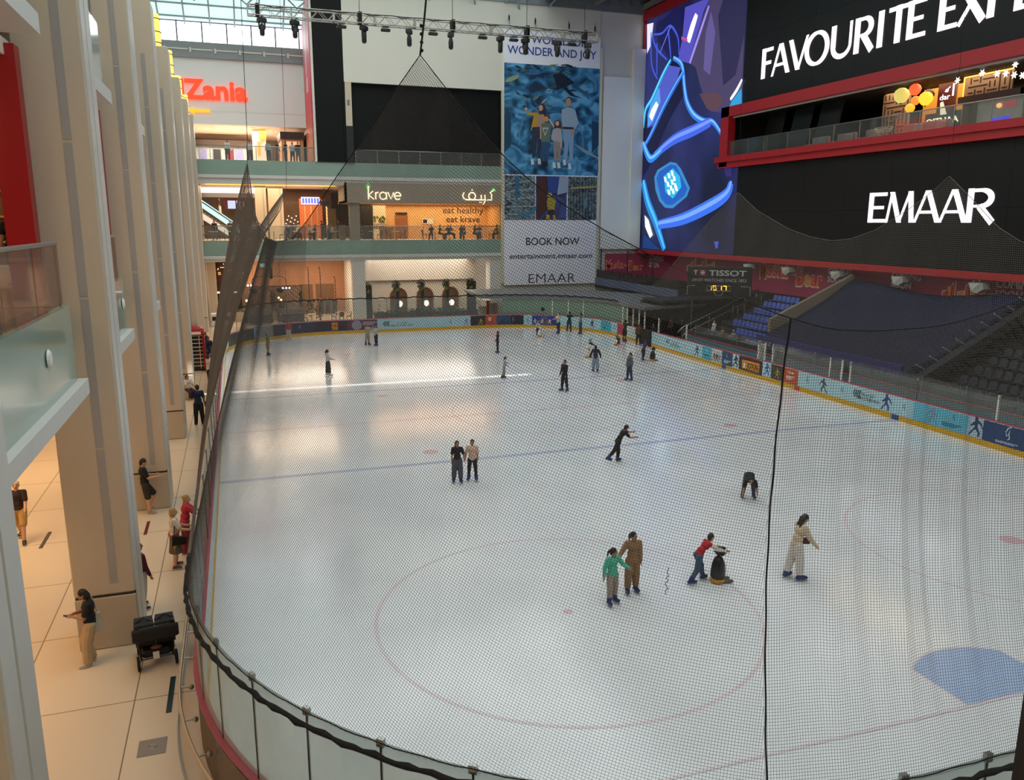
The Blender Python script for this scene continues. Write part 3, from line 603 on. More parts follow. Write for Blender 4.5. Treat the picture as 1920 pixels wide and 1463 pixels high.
def near_surface(s, h):
    """point of the near net at arc length s and hanging height h; and whether it exists"""
    ip = lambda A: np.stack([np.interp(s, _ss, A[:, k]) for k in range(3)], -1)
    B, T, Nn = ip(_Bt), ip(_Tt), ip(_Nt); H = np.interp(s, _ss, _Ht); t = np.clip(h/H, 0, 1.02); e = np.clip((4.5-s)/5, 0, 1)*.8
    D = (T-B)*t[..., None]; D[..., :2] *= (np.clip(t, 1e-4, 1)**e)[..., None]; sn = np.sin(np.clip(t, 0, 1)*PI)
    f = np.clip((s-11.15)/.5, 0, 1); w = -.32*sn+np.clip(t*3, 0, 1)*np.clip((1.02-t)*4, 0, 1)*(f*(.04*tri(s*7+.3*h)+.016*tri(s*19+.8*h+1)+.03*np.sin(s*2.1))+(1-f)*(.03*np.sin(s*1.5+.7*h)+.012*np.sin(s*4+1.7*h)))
    return B+D+Nn*w[..., None], (h >= -.001) & (h <= H+.004)
nn = empty('safety_net', (0, 0, 0), 0, 'black cord safety net hung round the near end of the rink', 'net')
CELL = .033
# left of the seam the meshes hang slantwise: lattice along a bent guide line and its normals
_a = np.arange(-4.0, 17, CELL); _th = np.radians(9+30*np.clip(_a/7, 0, 1)); _cs = 11.1-np.cumsum(np.cos(_th))*CELL; _ch = 2.2+np.cumsum(np.sin(_th))*CELL; k0 = int(4.0/CELL); _cs += 11.1-_cs[k0]; _ch += 2.2-_ch[k0]
_b = np.arange(-11, 9, CELL)[:, None]; _S = _cs[None]+_b*np.sin(_th)[None]; _H = _ch[None]+_b*np.cos(_th)[None]
_G, _ok = near_surface(_S, _H); net_mesh('mesh', _G, _ok & (_S <= 11.1) & (_S >= -1.0), .0022, NETM, nn)
_S, _H = np.meshgrid(np.arange(11.1, 21, CELL), np.arange(0, 8, CELL)); _G, _ok = near_surface(_S, _H+.05*np.sin(_S*2.3)*0); net_mesh('mesh', _G, _ok, .0022, NETM, nn)
MB().tube([Vector(TOP(s)) for s in np.arange(-1, 21, .22)], [.0025 if 9.6 < s < 10.7 else .006 for s in np.arange(-1, 21, .22)], 6).build('top_rope', ROPE, nn)
_rp = []
for s in np.arange(-1, 21, .16): p, n = rink(s, .175); _rp.append(p+n*(.012*S(s*23))+Vector((0, 0, 2.70+.012*S(s*31)-(.03 if s > 2 else 0))))
MB().tube(_rp, [.038+.01*S(i*2.3) for i in range(len(_rp))], 7).build('bottom_rope', ROPE, nn)
MB().tube([rink(s, .13)[0]+Vector((0, 0, 2.83+.01*S(s*9))) for s in np.arange(-1, 21, .2)], .008, 5).build('edge_cord', ROPE, nn)
_b = gtop(2.75)(11.12); _tt = TOP(11.12); MB().tube([Vector(_b+(_tt-_b)*q)+rink(11.12)[1]*(-.32*S(q*PI)+.012*S(q*40)) for q in np.linspace(0, 1.0, 60)], .011, 6).build('seam_rope', ROPE, nn)
_q = random.Random(4); _b = gtop(2.8)(9.95); _s = [Vector(_b+(TOP(9.95)-_b)*q)+rink(9.95)[1]*(-.32*S(q*PI)+.03)+Vector((_q.uniform(-.025, .025), 0, _q.uniform(-.01, .01))) for q in np.linspace(.375, .425, 18)]
MB().tube(_s, .0045, 5).build('mended_tear', ROPE, nn)
MB().tube([Vector(TOP(6.7)), Vector((-11.7, -26.5, 11.4)), Vector((-11.4, -26.5, 14)), Vector((-10.2, -26.5, ZR-.2))], .012, 5).build('cable', ROPE, nn)
for i in range(4): MB().ell(Vector((-11.74, -26.5, 11.03+.09*i)), .022, 6, 4).build('knot', ROPE, nn)
# left net, seen almost edge-on
def wave_left(s, t, h): return (-.12*np.sin(np.clip(t, 0, 1)*PI)+.02*np.sin(s*1.3+.5*h)*np.clip(t*3, 0, 1))
ln = empty('safety_net', (0, 0, 0), 0, 'brownish safety net along the left side, seen nearly edge-on', 'net')
hang_net('mesh', -43.5, -1.03, .06, gtop(2.8), TOP, .0022, NETB, wave_left, ln)
MB().tube([Vector(TOP(s)) for s in np.arange(-43.5, -.9, .3)], .014, 5).build('top_rope', ROPE, ln)
MB().tube([rink(s, .175)[0]+Vector((0, 0, 2.72+.02*S(s*17))) for s in np.arange(-43.5, -.9, .2)], .04, 6).build('bottom_rope', NETB, ln)
for s, p in ((-12.5, (-13.42, -9, 10.87)), (-28.5, (-11.3, 7, 10.75))): MB().tube([Vector(p), Vector(p)+Vector((.05, 0, .8)), Vector((p[0]+.35, p[1], ZR-.2))], .01, 5).build('cable', ROPE, ln)
# right net in front of the big screen
RNT = keyed([(-20, 14.3, -20, 10.5), (-16, 14.3, -16, 8.1), (-13.2, 14.3, -13.2, 8.32), (-11.97, 14.3, -11.97, 8.94), (-10.58, 14.3, -10.58, 10.09), (-9.41, 14.3, -9.41, 10.99), (-8.66, 14.3, -8.66, 10.41), (-7.31, 14.3, -7.31, 9.61), (-5.5, 14.3, -5.5, 8.74), (-4, 14.3, -4, 8.33), (-2.68, 14.3, -2.68, 8.19), (-1, 14.3, -1, 8.37), (.72, 14.3, .72, 8.73), (3.67, 14.3, 3.67, 9.75), (5.72, 14.3, 5.72, 10.85), (7, 14.3, 7, 10.1), (8.6, 14.3, 8.6, 9.16), (11.59, 14.3, 11.59, 7.18), (14, 14.4, 14, 5.6), (17, 14.6, 17, 4.2), (20, 14.8, 20, 3.2)])
rn = empty('safety_net', (0, 0, 0), 0, 'fine grey safety net along the right side in front of the dark screen', 'net')
NETG = mat('net_cord_grey', '#6d675d', rough=.9, var=.1)
hang_net('mesh', Y2S(-19), Y2S(20), .085, gtop(2.15), lambda s: RNT(s-39.70353755551324-21.5), .0042, NETG, lambda s, t, h: .04*np.sin(s*2.3+h)*np.clip(t*3, 0, 1)-.2*np.sin(np.clip(t, 0, 1)*PI), rn)
MB().tube([Vector(RNT(y)) for y in np.arange(-19, 20, .3)], .012, 5).build('top_rope', NETG, rn)
for y in (-9.41, 5.72): MB().tube([Vector(RNT(y)), Vector((14.3, y, 11.4)), Vector((14.0, y, 29))], .008, 5).build('cable', ROPE, rn)
# folded net lying along the far glass
_rp = [rink(s, .1)[0]+Vector((0, 0, 2.86+.03*S(s*7)+.01*S(s*19))) for s in np.arange(84, 121.5, .25)]
MB().tube(_rp, .05, 6).build('folded_net', ROPE, None, label='black rolled-up net resting along the top of the far glass', cat='net')
# brown post at the lower right edge of the picture
MB().box(-6.62, -6.3, -31.3, -31.0, 0, 9.0).build('steel_post', mat('dark_brown_steel', '#2a1c16', rough=.5), None, label='dark brown steel post cut by the lower right frame edge', cat='post')
# ------------------------------------------------------------------ giant screen on the right wall
XS = 24.4; RX_, UZ = (0, -1, 0), (0, 0, 1)
LED = mat('dark_led_screen', '#111215', rough=.45, var=.12, scale=.6, spec=.3); PANW = glow('screen_white', '#fff2fb', 1.15)
vw = empty('video_wall', (0, 0, 0), 0, 'giant black video wall with white lettering and a red frame', 'screen')
m = MB()
for z0, z1 in ((18.14, 22.9), (22.9, 27.74), (6.49, 9.9), (9.9, 13.38)):
    for i in range(9): a = -16+i*4.1; m.box(XS, XS+.15, a, min(a+4.09, 20.9), z0, z1-.01)
m.build('dark_screen', LED, vw)
m = MB().box(24.15, 24.55, -16, 37.45, 6.08, 6.48).box(24.1, 24.55, -16, 37.45, 27.75, 28.6).box(24.2, 24.5, 37.2, 37.48, 6.1, 28.6)
m.build('red_frame', REDB, vw)
def bigtext(par, letters, z, h):
    """strokes of a humanist capital alphabet: thick and thin strokes as flat plates on the screen"""
    G = {'F': [[(0, 0), (0, 1), .2], [(0, .93), (.9, .93), .11], [(0, .5), (.75, .5), .11]], 'A': [[(0, 0), (.45, 1), .1], [(.5, 1), (1, 0), .2], [(.2, .33), (.8, .33), .09]], 'V': [[(0, 1), (.5, 0), .2], [(.52, 0), (1, 1), .1]],
         'O': None, 'U': [[(.08, 1), (.08, .35), .2], [(.92, 1), (.92, .35), .1]], 'R': [[(0, 0), (0, 1), .2], [(.4, .48), (1, 0), .2]], 'I': [[(.5, 0), (.5, 1), .2]], 'T': [[(0, .93), (1, .93), .11], [(.5, 0), (.5, 1), .2]],
         'E': [[(0, 0), (0, 1), .2], [(0, .94), (.95, .94), .11], [(0, .5), (.8, .5), .1], [(0, .06), (1, .06), .11]], 'X': [[(0, 1), (1, 0), .2], [(.02, 0), (.95, 1), .1]], 'P': [[(0, 0), (0, 1), .2]],
         'M': [[(.06, 0), (.2, 1), .09], [(.2, 1), (.52, 0), .19], [(.52, 0), (.84, 1), .09], [(.86, 1), (.96, 0), .19]]}
    for ch, ya, yb in letters:
        w = ya-yb; m = MB(); P = lambda a, b: Vector((XS-.012, ya-a*w, z+b*h))
        for st in (G[ch] or []):
            (a, b), (c, d), t = st; t *= h*1.06; p, q = P(a, b), P(c, d)
            if abs(a-c) < .6 and abs(b-d) > .3:   # upright or slanted stroke with flat ends
                m.add([p+Vector((0, t/2, 0)), p-Vector((0, t/2, 0)), q-Vector((0, t/2, 0)), q+Vector((0, t/2, 0)), p+Vector((-.03, t/2, 0)), p+Vector((-.03, -t/2, 0)), q+Vector((-.03, -t/2, 0)), q+Vector((-.03, t/2, 0))], [(0, 1, 2, 3), (7, 6, 5, 4), (0, 4, 5, 1), (1, 5, 6, 2), (2, 6, 7, 3), (3, 7, 4, 0)])
            else: m.ribbon([p, q], t, (-1, 0, 0), .03)
        if ch == 'O': m.ribbon([P(.5+.44*S(a), .5+.47*K(a)) for a in [2*PI*i/36 for i in range(37)]], [h*(.10+.10*abs(S(2*PI*i/36))) for i in range(37)], (-1, 0, 0), .03)
        if ch == 'U': m.ribbon([P(.08, .36)]+[P(.5-.42*K(a), .36-.31*S(a)) for a in [PI*i/14 for i in range(15)]], [h*(.2-.1*i/15) for i in range(16)], (-1, 0, 0), .03)
        if ch in 'RP':
            m.ribbon([P(0, .94), P(.45, .94)]+[P(.45+.42*S(a), .71+.23*K(a)) for a in [PI*i/14 for i in range(15)]]+[P(.1, .48)], [h*.1]*2+[h*(.1+.1*S(PI*i/14)) for i in range(15)]+[h*.07], (-1, 0, 0), .03)
        m.build('letter', PANW, par)
bigtext(vw, [('F', 18.3, 17.1), ('A', 17.2, 15.4), ('V', 15.2, 13.4), ('O', 13.55, 11.2), ('U', 10.9, 9.0), ('R', 8.55, 7.2), ('I', 6.9, 6.2), ('T', 5.93, 4.34), ('E', 4.2, 3.0), ('E', 1.9, .82), ('X', .75, -.85), ('P', -1.3, -2.4), ('E', -2.9, -4.2)], 19.64, 2.12)
bigtext(vw, [('E', 6.0, 4.65), ('M', 4.75, 2.55), ('A', 2.4, .7), ('A', .55, -1.15), ('R', -1.4, -2.9)], 9.1, 1.83)
# the picture on the left part of the screen: abstract glowing blue tubes on navy
def pic_mat():
    m = bpy.data.materials.new('screen_picture'); m.use_nodes = True; nt = m.node_tree; N = nt.nodes; L = nt.links; p = N['Principled BSDF']
    tc = N.new('ShaderNodeTexCoord'); mp = N.new('ShaderNodeMapping'); mp.inputs['Scale'].default_value = (.2, .1, .05); mp.inputs['Rotation'].default_value = (.5, 0, 0); L.new(tc.outputs['Object'], mp.inputs[0])
    nz = N.new('ShaderNodeTexNoise'); nz.inputs['Scale'].default_value = 1.6; nz.inputs['Detail'].default_value = 3; L.new(mp.outputs[0], nz.inputs[0])
    cr = N.new('ShaderNodeValToRGB'); e = cr.color_ramp.elements; e[0].position = .35; e[0].color = (.003, .005, .022, 1); e[1].position = .72; e[1].color = (.022, .028, .15, 1); L.new(nz.outputs[0], cr.inputs[0])
    L.new(cr.outputs[0], p.inputs['Emission Color']); p.inputs['Emission Strength'].default_value = .9; p.inputs['Base Color'].default_value = (.01, .01, .02, 1); p.inputs['Roughness'].default_value = .4
    return m
pc = MB().box(XS, XS+.15, 20.9, 37.19, 6.5, 13.38).box(XS, XS+.15, 23.42, 37.19, 13.38, 18.14).box(XS, XS+.15, 20.9, 37.19, 18.14, 27.74).build('screen_picture', pic_mat(), vw)
E_ = lambda c, s=1.: glow('glow_'+c, c, s)
def PX(u, v):
    """point of the screen plane seen at (u, v) of the photograph"""
    dx, dy = (u-960)/1515, -(v-731.5)/1515
    f = Vector((.3144, .9271, -.2031)); f = Vector((S(.32683)*K(.20457), K(.32683)*K(.20457), -S(.20457))); r = Vector((K(.32683), -S(.32683), 0)); u_ = r.cross(f)
    d = f+r*dx+u_*dy; t = (XS-.012+13.9633)/d.x; return Vector((XS-.012, -36.3744+d.y*t, 9.0612+d.z*t))
LAYER = [0]
def tubepic(pts, w, col, s=1., edge=None):
    s *= .8
    P = [PX(*q) for q in pts]; Q = []
    for i in range(len(P)-1):
        a, b, c, d = P[max(i-1, 0)], P[i], P[i+1], P[min(i+2, len(P)-1)]
        for k in range(6): t = k/6; Q.append(.5*((2*b)+(c-a)*t+(2*a-5*b+4*c-d)*t*t+(3*b-a-3*c+d)*t**3))
    Q.append(P[-1]); LAYER[0] += 1; dx = Vector((-.002*LAYER[0], 0, 0)); Q = [q+dx for q in Q]; n = len(Q)
    ww = [w*(.55+.45*S(PI*min(1, (i+3)/(n+3)))) for i in range(n)]
    MB().ribbon(Q, ww, (-1, 0, 0), .0015).build('picture_shape', E_(col, s), pc)
    if edge: MB().ribbon([q+Vector((-.0018, 0, w*.12)) for q in Q], [x*.35 for x in ww], (-1, 0, 0), .0012).build('picture_shape', E_(edge, s*1.15), pc)
def polypic(pts, col, s=1.):
    s = s if s > 1.15 else s*.72
    P = [PX(*q) for q in pts]; LAYER[0] += 1; dx = -.002*LAYER[0]
    MB().prism([(p.y, p.z) for p in P], (XS-.012+dx, 0, 0), (0, 1, 0), (0, 0, 1), (-.0015, 0, 0)).build('picture_shape', E_(col, s), pc)
polypic([(1283, 13), (1330, -6), (1318, 20), (1290, 118), (1270, 112), (1278, 70)], '#5a55c8', .9)
polypic([(1313, 40), (1330, -6), (1399, -30), (1393, 110), (1391, 192), (1360, 203), (1349, 210), (1330, 208), (1312, 160), (1303, 125), (1292, 118)], '#50466f', .8)
polypic([(1345, 30), (1360, -20), (1398, -30), (1395, 60), (1378, 140), (1355, 160)], '#2c2950', .9); polypic([(1322, 60), (1332, 20), (1340, 60), (1330, 140), (1318, 130)], '#6d62a4', .8); polypic([(1310, 175), (1340, 172), (1356, 182), (1345, 206), (1325, 204)], '#6a4a58', .7)
tubepic([(1292, 118), (1308, 70), (1328, 10)], .35, '#9a8ae8', 1)
polypic([(1212, 45), (1224, 42), (1219, 85), (1212, 100)], '#e8e4ff', 1.1); tubepic([(1289, 78), (1297, 50), (1305, 26)], .75, '#f4eeff', 1.4); tubepic([(1276, 70), (1288, 75)], .25, '#c04a90', 1)
polypic([(1230, 42), (1250, 30), (1262, 15), (1282, 12), (1278, 60), (1272, 105), (1255, 108), (1235, 80), (1228, 60)], '#171a52', .9)
for c in ([(1222, 66), (1230, 90), (1250, 112)], [(1224, 64), (1240, 62), (1256, 48), (1270, 70), (1272, 102)], [(1252, 55), (1257, 108)], [(1220, 60), (1221, 120), (1232, 148)], [(1231, 80), (1231, 140)]): tubepic(c, .22, '#3f57d8', 1)
tubepic([(1257, 48), (1236, 100)], .12, '#6a7af0', 1)
polypic([(1250, 128), (1262, 112), (1282, 130), (1285, 170), (1250, 230), (1222, 300), (1206, 330), (1206, 240), (1225, 180)], '#10123c', .8)
polypic([(1240, 140), (1254, 122), (1276, 126), (1268, 150), (1240, 200), (1224, 235), (1213, 240), (1214, 215)], '#5a66d8', .8); polypic([(1228, 165), (1236, 165), (1238, 190), (1224, 228), (1214, 238), (1214, 214)], '#4f9be8', 1.1)
polypic([(1221, 205), (1230, 190), (1234, 196), (1222, 226), (1217, 218)], '#e0f4ff', 1.4)
tubepic([(1257, 112), (1243, 138), (1222, 185), (1210, 206), (1206, 240)], .5, '#1f8fd8', 1, '#6fd8f0')
tubepic([(1262, 108), (1278, 122), (1283, 165), (1288, 192), (1300, 214), (1318, 226), (1336, 228), (1352, 250)], .6, '#2f78d8', 1, '#7ab4ff')
tubepic([(1281, 134), (1262, 166), (1240, 208), (1220, 252), (1207, 275)], .62, '#2c62c8', 1, '#58a0f0')
tubepic([(1332, 228), (1300, 244), (1262, 262), (1226, 292)], 1.0, '#3f63e0', 1, '#6f8cff'); tubepic([(1206, 268), (1214, 290), (1222, 297), (1240, 282)], .8, '#2f7fe0', 1, '#69b9ff')
tubepic([(1206, 340), (1215, 380), (1229, 415), (1246, 468)], 1.1, '#1f7fd0', 1, '#4fb4f0'); tubepic([(1234, 421), (1280, 410), (1330, 386), (1362, 364), (1371, 342)], 1.15, '#3a6fe6', 1, '#6f9cff')
polypic([(1209, 403), (1216, 412), (1224, 440), (1219, 446), (1210, 425)], '#d8fbff', 1.2); polypic([(1208, 440), (1232, 462), (1240, 468), (1205, 465)], '#103a78', 1)
polypic([(1227, 332), (1233, 318), (1257, 303), (1268, 305), (1277, 316), (1294, 352), (1288, 368), (1262, 390), (1247, 389), (1236, 376), (1229, 355)], '#3f8fd0', .9)
polypic([(1231, 334), (1236, 322), (1257, 308), (1268, 310), (1289, 353), (1284, 366), (1261, 384), (1249, 383), (1240, 372)], '#1f5fc0', 1); polypic([(1245, 330), (1262, 315), (1275, 330), (1278, 350), (1262, 372), (1248, 360)], '#30b4e4', 1.1)
for u, v in ((1247, 336), (1254, 329), (1260, 324), (1252, 345), (1260, 341), (1258, 352), (1266, 348), (1254, 360), (1262, 358), (1268, 353), (1264, 334)): polypic([(u-2, v-5), (u+2, v-4), (u+3.5, v+4), (u, v+5)], '#f4feff', 1.6)
polypic([(1372, 190), (1391, 165), (1392, 196), (1368, 200)], '#2f9fd8', 1); tubepic([(1370, 186), (1382, 168), (1392, 148)], .3, '#dff4ff', 1.3)
polypic([(1340, 452), (1349, 452), (1347, 464), (1343, 466)], '#4a58c8', 1); polypic([(1357, 310), (1373, 308), (1373, 330), (1362, 330)], '#332f78', .8)
# ------------------------------------------------------------------ terrace inside the screen
tr = []
struct(MB().box(24.5, 32, -16, 22.9, 13.7, 14.1), 'floor.010', mat('terrace_floor', '#6b5d52', rough=.4)); struct(MB().box(24.6, 32, -16, 22.9, 17.45, 17.7), 'ceiling.010', DARK); struct(MB().box(31.8, 32, -16, 22.9, 14.1, 17.5).box(24.6, 32, 22.6, 22.9, 14.1, 17.5), 'wall_right.001', DARK)
m = MB().box(23.95, 24.6, -16, 23.0, 17.35, 18.12).box(23.95, 24.6, 21.9, 23.0, 13.5, 18.12).box(23.75, 24.6, -16, 23.4, 13.85, 14.28).box(23.95, 24.6, -16, 23.2, 13.4, 13.85)
m.build('terrace_surround', REDB, None, label='red frame round the terrace opening inside the giant screen', cat='frame'); struct(MB().box(24.35, 24.45, -16, 21.9, 17.24, 17.34), 'trim_80', LGREY)
m = MB()
for y, w in ((19.5, 1.6), (16.9, 2.0), (14.2, 1.5)): m.add([(26.5, y+w, 14.1), (26.5, y-w, 14.1), (26.5, y-w-.9, 17.4), (26.5, y+w-.9, 17.4), (26.6, y+w, 14.1), (26.6, y-w, 14.1), (26.6, y-w-.9, 17.4), (26.6, y+w-.9, 17.4)], [(0, 1, 2, 3), (7, 6, 5, 4), (0, 4, 5, 1), (1, 5, 6, 2), (2, 6, 7, 3), (3, 7, 4, 0)])
m.build('slanted_cladding', mat('dark_green_panel', '#1f2827', rough=.25, var=.2), None, label='dark slanted panels at the closed end of the screen terrace', cat='wall panel')
def balustrade(name, p, q, z, h, n, m, label, rail=True, rr=.035):
    """glass balustrade from p to q standing at height z: n panes, posts and a top rail"""
    p, q = Vector((p[0], p[1], z)), Vector((q[0], q[1], z)); d = (q-p)/n; u = d.normalized(); nv = Vector((-u.y, u.x, 0)); b = empty(name, p, 0, label, 'balustrade'); U = Vector((0, 0, 1))
    for i in range(n):
        c = d*(i+.5)+U*(h*.5); MB().obox(c, d*.485, nv*.008, U*(h*.47)).build('glass_pane', m, b)
    for i in range(n+1): c = d*i+nv*.04+U*(h*.5); MB().obox(c, u*.025, nv*.02, U*(h*.5)).build('post', STEEL, b)
    if rail: MB().tube([U*h+nv*.02, q-p+U*h+nv*.02], rr, 8).build('top_rail', STEEL, b, True)
    return b
balustrade('glass_balustrade', (24.15, 21.85), (24.15, -14.3), 14.285, 1.15, 15, GCLR, 'glass balustrade along the terrace inside the giant screen')
PINK = mat('dusty_pink_fabric', '#8d7577', rough=.8, var=.1); GSOF = mat('grey_cushion', '#8c8a87', rough=.8, var=.1)
for i, (y, z) in enumerate(((13.2, 0), (10.6, 0), (7.9, 0), (4.6, 0), (2.9, 0))):
    s = empty('sofa', (25.6, y, 14.1), 0, 'low dusty pink sofa on the screen terrace, %s from the closed end' % ORD[i+1], 'sofa', 'terrace sofas')
    MB().bbox(-.4, .4, -.9, .9, .05, .45, .06).build('seat', PINK, s); MB().bbox(.3, .5, -.9, .9, .3, .95, .06).build('backrest', PINK, s); MB().bbox(.05, .3, -.7, -.1, .45, .85, .06).build('cushion', GSOF, s)
wc = empty('wire_chair', (24.9, 6.1, 14.28), 0, 'round white wire chair behind the terrace glass', 'chair'); m = MB(); wm = mat('white_wire', '#d8d5cc', rough=.4)
for z, r in ((.4, .45), (.5, .55), (.6, .6)): m.tube([(r*K(a*PI/8)*.8, r*S(a*PI/8), z) for a in range(16)], .02, 5, closed=True)
m.build('seat_ring', wm, wc); m = MB()
for a in range(8): m.tube([(.15*K(a*PI/4), .15*S(a*PI/4), 0), (.36*K(a*PI/4), .45*S(a*PI/4), .4), (.48*K(a*PI/4), .6*S(a*PI/4), .6)], .014, 5)
m.build('spoke', wm, wc)
LN = [((26, 6.06, 16.85), .48, '#c8b860', 1.0, 'pale yellow round'), ((26, 5.0, 17.05), .36, '#e8502a', 1.5, 'bright red round'), ((26.3, 5.2, 16.45), .28, '#e8702a', 1.5, 'small orange-red'), ((26, 4.1, 16.4), .42, '#ffa62a', 1.6, 'large amber'), ((26.6, 5.9, 16.1), .3, '#e8962a', 1.4, 'low amber'), ((26.8, 4.7, 16.75), .34, '#5a1c12', .4, 'dark red unlit')]
for p, r, c, e, t in LN:
    l = empty('paper_lantern', p, 0, t+' paper lantern hanging on the screen terrace', 'lantern', 'terrace lanterns')
    MB().lathe([(.12*r, -r*.95), (.45*r, -r*.85), (.85*r, -.4*r), (r, .1*r), (.8*r, .6*r), (.4*r, .9*r), (.15*r, .95*r)], 14).build('shade', glow('lantern_'+c, c, e), l, True); MB().tube([(0, 0, r*.9), (0, 0, 17.46-p[2])], .012, 5).build('cord', ROPE, l); MB().lathe([(.14*r, -r*1.05), (.14*r, -r*.92)], 8).build('rim', ROPE, l)
def starlight(p, i):
    l = empty('star_light', p, 0, 'small white star light on the terrace string, %s from the lattice wall' % ORD[i], 'light', 'terrace star lights'); m = MB()
    for k in range(6): a = k*PI/3; m.cone((0, 0, 0), (0, .19*K(a), .19*S(a)), .06, .012, 6)
    m.build('star', glow('star_glow', '#fff1e6', 2.5), l); MB().tube([(0, 0, .1), (0, 0, 17.45-p[2])], .008, 4).build('cord', ROPE, l)
for i, p in enumerate([(26, .28, 17.25), (26, -.7, 17.05), (26, -1.24, 16.98), (26, -1.77, 16.82), (26, -1.76, 17.35), (26, -2.26, 16.72), (26, -3.0, 16.7), (26, 1.9, 17.1)]): starlight(p, i+1)
LAT = mat('lattice_wood', '#8f7360', rough=.5, var=.2, scale=4); LATG = glow('lattice_edge_glow', '#ffb84a', 1.6)
def lattice(y0, y1, z0, z1, x, label):
    o = MB().box(x, x+.1, y0, y1, z0, z1).build('lattice_screen', LAT, None, label=label, cat='wall panel'); m = MB(); rr = random.Random(3); c = .32; ny, nz = int((y1-y0)/c), int((z1-z0)/c)
    for i in range(ny):
        for j in range(nz):
            a, b = y0+i*c, z0+j*c
            if (i//2+j//2+rr.randint(0, 1)) % 2: m.box(x-.03, x, a, a+c, b+c/2-.03, b+c/2+.03)
            else: m.box(x-.03, x, a+c/2-.03, a+c/2+.03, b, b+c)
    m.build('dark_slats', DARK, o); return o
o = lattice(-.85, 2.3, 16.3, 17.35, 27, 'wooden lattice panel edged with warm light on the terrace'); MB().box(26.95, 27, -.85, 2.35, 17.33, 17.4).box(26.95, 27, 2.3, 2.36, 16.3, 17.35).build('light_edge', LATG, o)
lattice(6.9, 9.2, 14.1, 17.4, 27.5, 'dark lattice screen beside the paper lanterns')
MB().box(26.9, 27.2, -1.5, 2.6, 15.9, 16.3).build('dark_beam', mat('maroon_dark', '#2a1016', rough=.4), None, label='dark maroon beam under the lattice panel', cat='beam')
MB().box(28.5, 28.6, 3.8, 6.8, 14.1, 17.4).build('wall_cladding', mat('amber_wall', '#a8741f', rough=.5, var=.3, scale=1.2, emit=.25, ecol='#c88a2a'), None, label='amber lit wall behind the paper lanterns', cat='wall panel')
sg = MB().box(27.1, 27.3, 3.1, 4.3, 15.3, 17.3).build('maroon_sign', mat('maroon_sign', '#4a0f1c', rough=.4), None, label='maroon shop sign with white lettering beside the amber lantern', cat='sign')
text('dar', 'lettering', E_('#fbf4ff', 1.3), (27.09, 3.75, 16.35), RX_, UZ, .33, .02, parent=sg, width=.75); MB().ell((27.05, 3.6, 16.85), (.05, .12, .1), 8, 6).tube([(27.07, 3.75, 16.8), (27.07, 3.4, 17.05)], .03, 5).build('emblem', E_('#fbf4ff', 1.3), sg); MB().box(27.05, 27.1, 3.12, 3.2, 16.5, 17.2).build('light_edge', E_('#fbf4ff', 1.3), sg)
sg = MB().box(26.2, 26.3, 1.65, 4.2, 14.5, 15.5).build('dark_sign', mat('sign_reflection', '#28323a', rough=.3), None, label='slate panel with cream letters painting a sign reflection in the terrace glass', cat='sign')  # reflection of a sign in the glass, put in as a solid panel
text('OITUAA', 'lettering', E_('#fff0c0', 1.2), (26.19, 2.9, 14.85), RX_, Vector((0, .12, 1)).normalized(), .36, .02, parent=sg, width=2.35, offset=.012); MB().prism([(0, 0), (.45, 0), (.1, .75), (-.1, .7)], (26.18, 3.05, 15.35), RX_, UZ, (-.02, 0, 0)).build('sail_emblem', E_('#f4e6c0', .8), sg)
sg = MB().box(27.3, 27.4, -1.4, 1.5, 14.1, 15.9).build('shopfront', mat('pale_shop_front', '#a9b0ae', rough=.3, var=.25, scale=1.5), None, label='pale shop front with small red and blue signs on the terrace', cat='shop front')
for i in range(4): MB().box(27.27, 27.29, -.35-.22*i, -.2-.22*i, 15.4, 15.75).build('red_mark', E_('#a02038', .8), sg)
for i in range(7): MB().box(27.27, 27.29, .3-.17*i, .42-.17*i, 14.75, 14.93).build('blue_mark', E_('#2a30d8', 1.2), sg)
MB().ell((27.2, .0, 15.55), .14, 8, 6).build('round_lamp', E_('#ffb070', 1.2), sg)

# ------------------------------------------------------------------ banner below the screen
MARO = mat('maroon_banner', '#a32e55', rough=.55, var=.08, scale=.5); CRE = mat('ink_cream', '#e3d3b5', rough=.5, var=.02)
bn = MB().box(25.4, 25.44, -12, 37.4, 3.75, 6.88).box(20.75, 25.4, 37.36, 37.42, 3.9, 6.05).build('long_banner', MARO, None, label='long maroon hoarding with repeated lettering below the giant screen', cat='banner')
struct(MB().box(25.45, 25.7, -16, 37.6, -.1, 6.95).box(24.5, 32, -16, 37.6, 6.9, 7.1), 'wall_right.002', DARK)
BWH = mat('ink_white', '#d9cfd3', rough=.5); BRD = mat('ink_red', '#e2382a', rough=.5); BOR = mat('ink_orange', '#f08a3c', rough=.5)
def coming(y, z, k=1.): text('COMING', 'lettering', BWH, (25.39, y, z+.55*k), RX_, UZ, .42*k, .01, parent=bn, align='LEFT', offset=.03); text('SOON', 'lettering', BWH, (25.39, y, z), RX_, UZ, .42*k, .01, parent=bn, align='LEFT', offset=.03)
for y, z in ((36.9, 4.72), (10.7, 5.02), (4.8, 5.08), (-2.75, 5.1)): coming(y, z, 1.0 if y < 30 else 1.2)
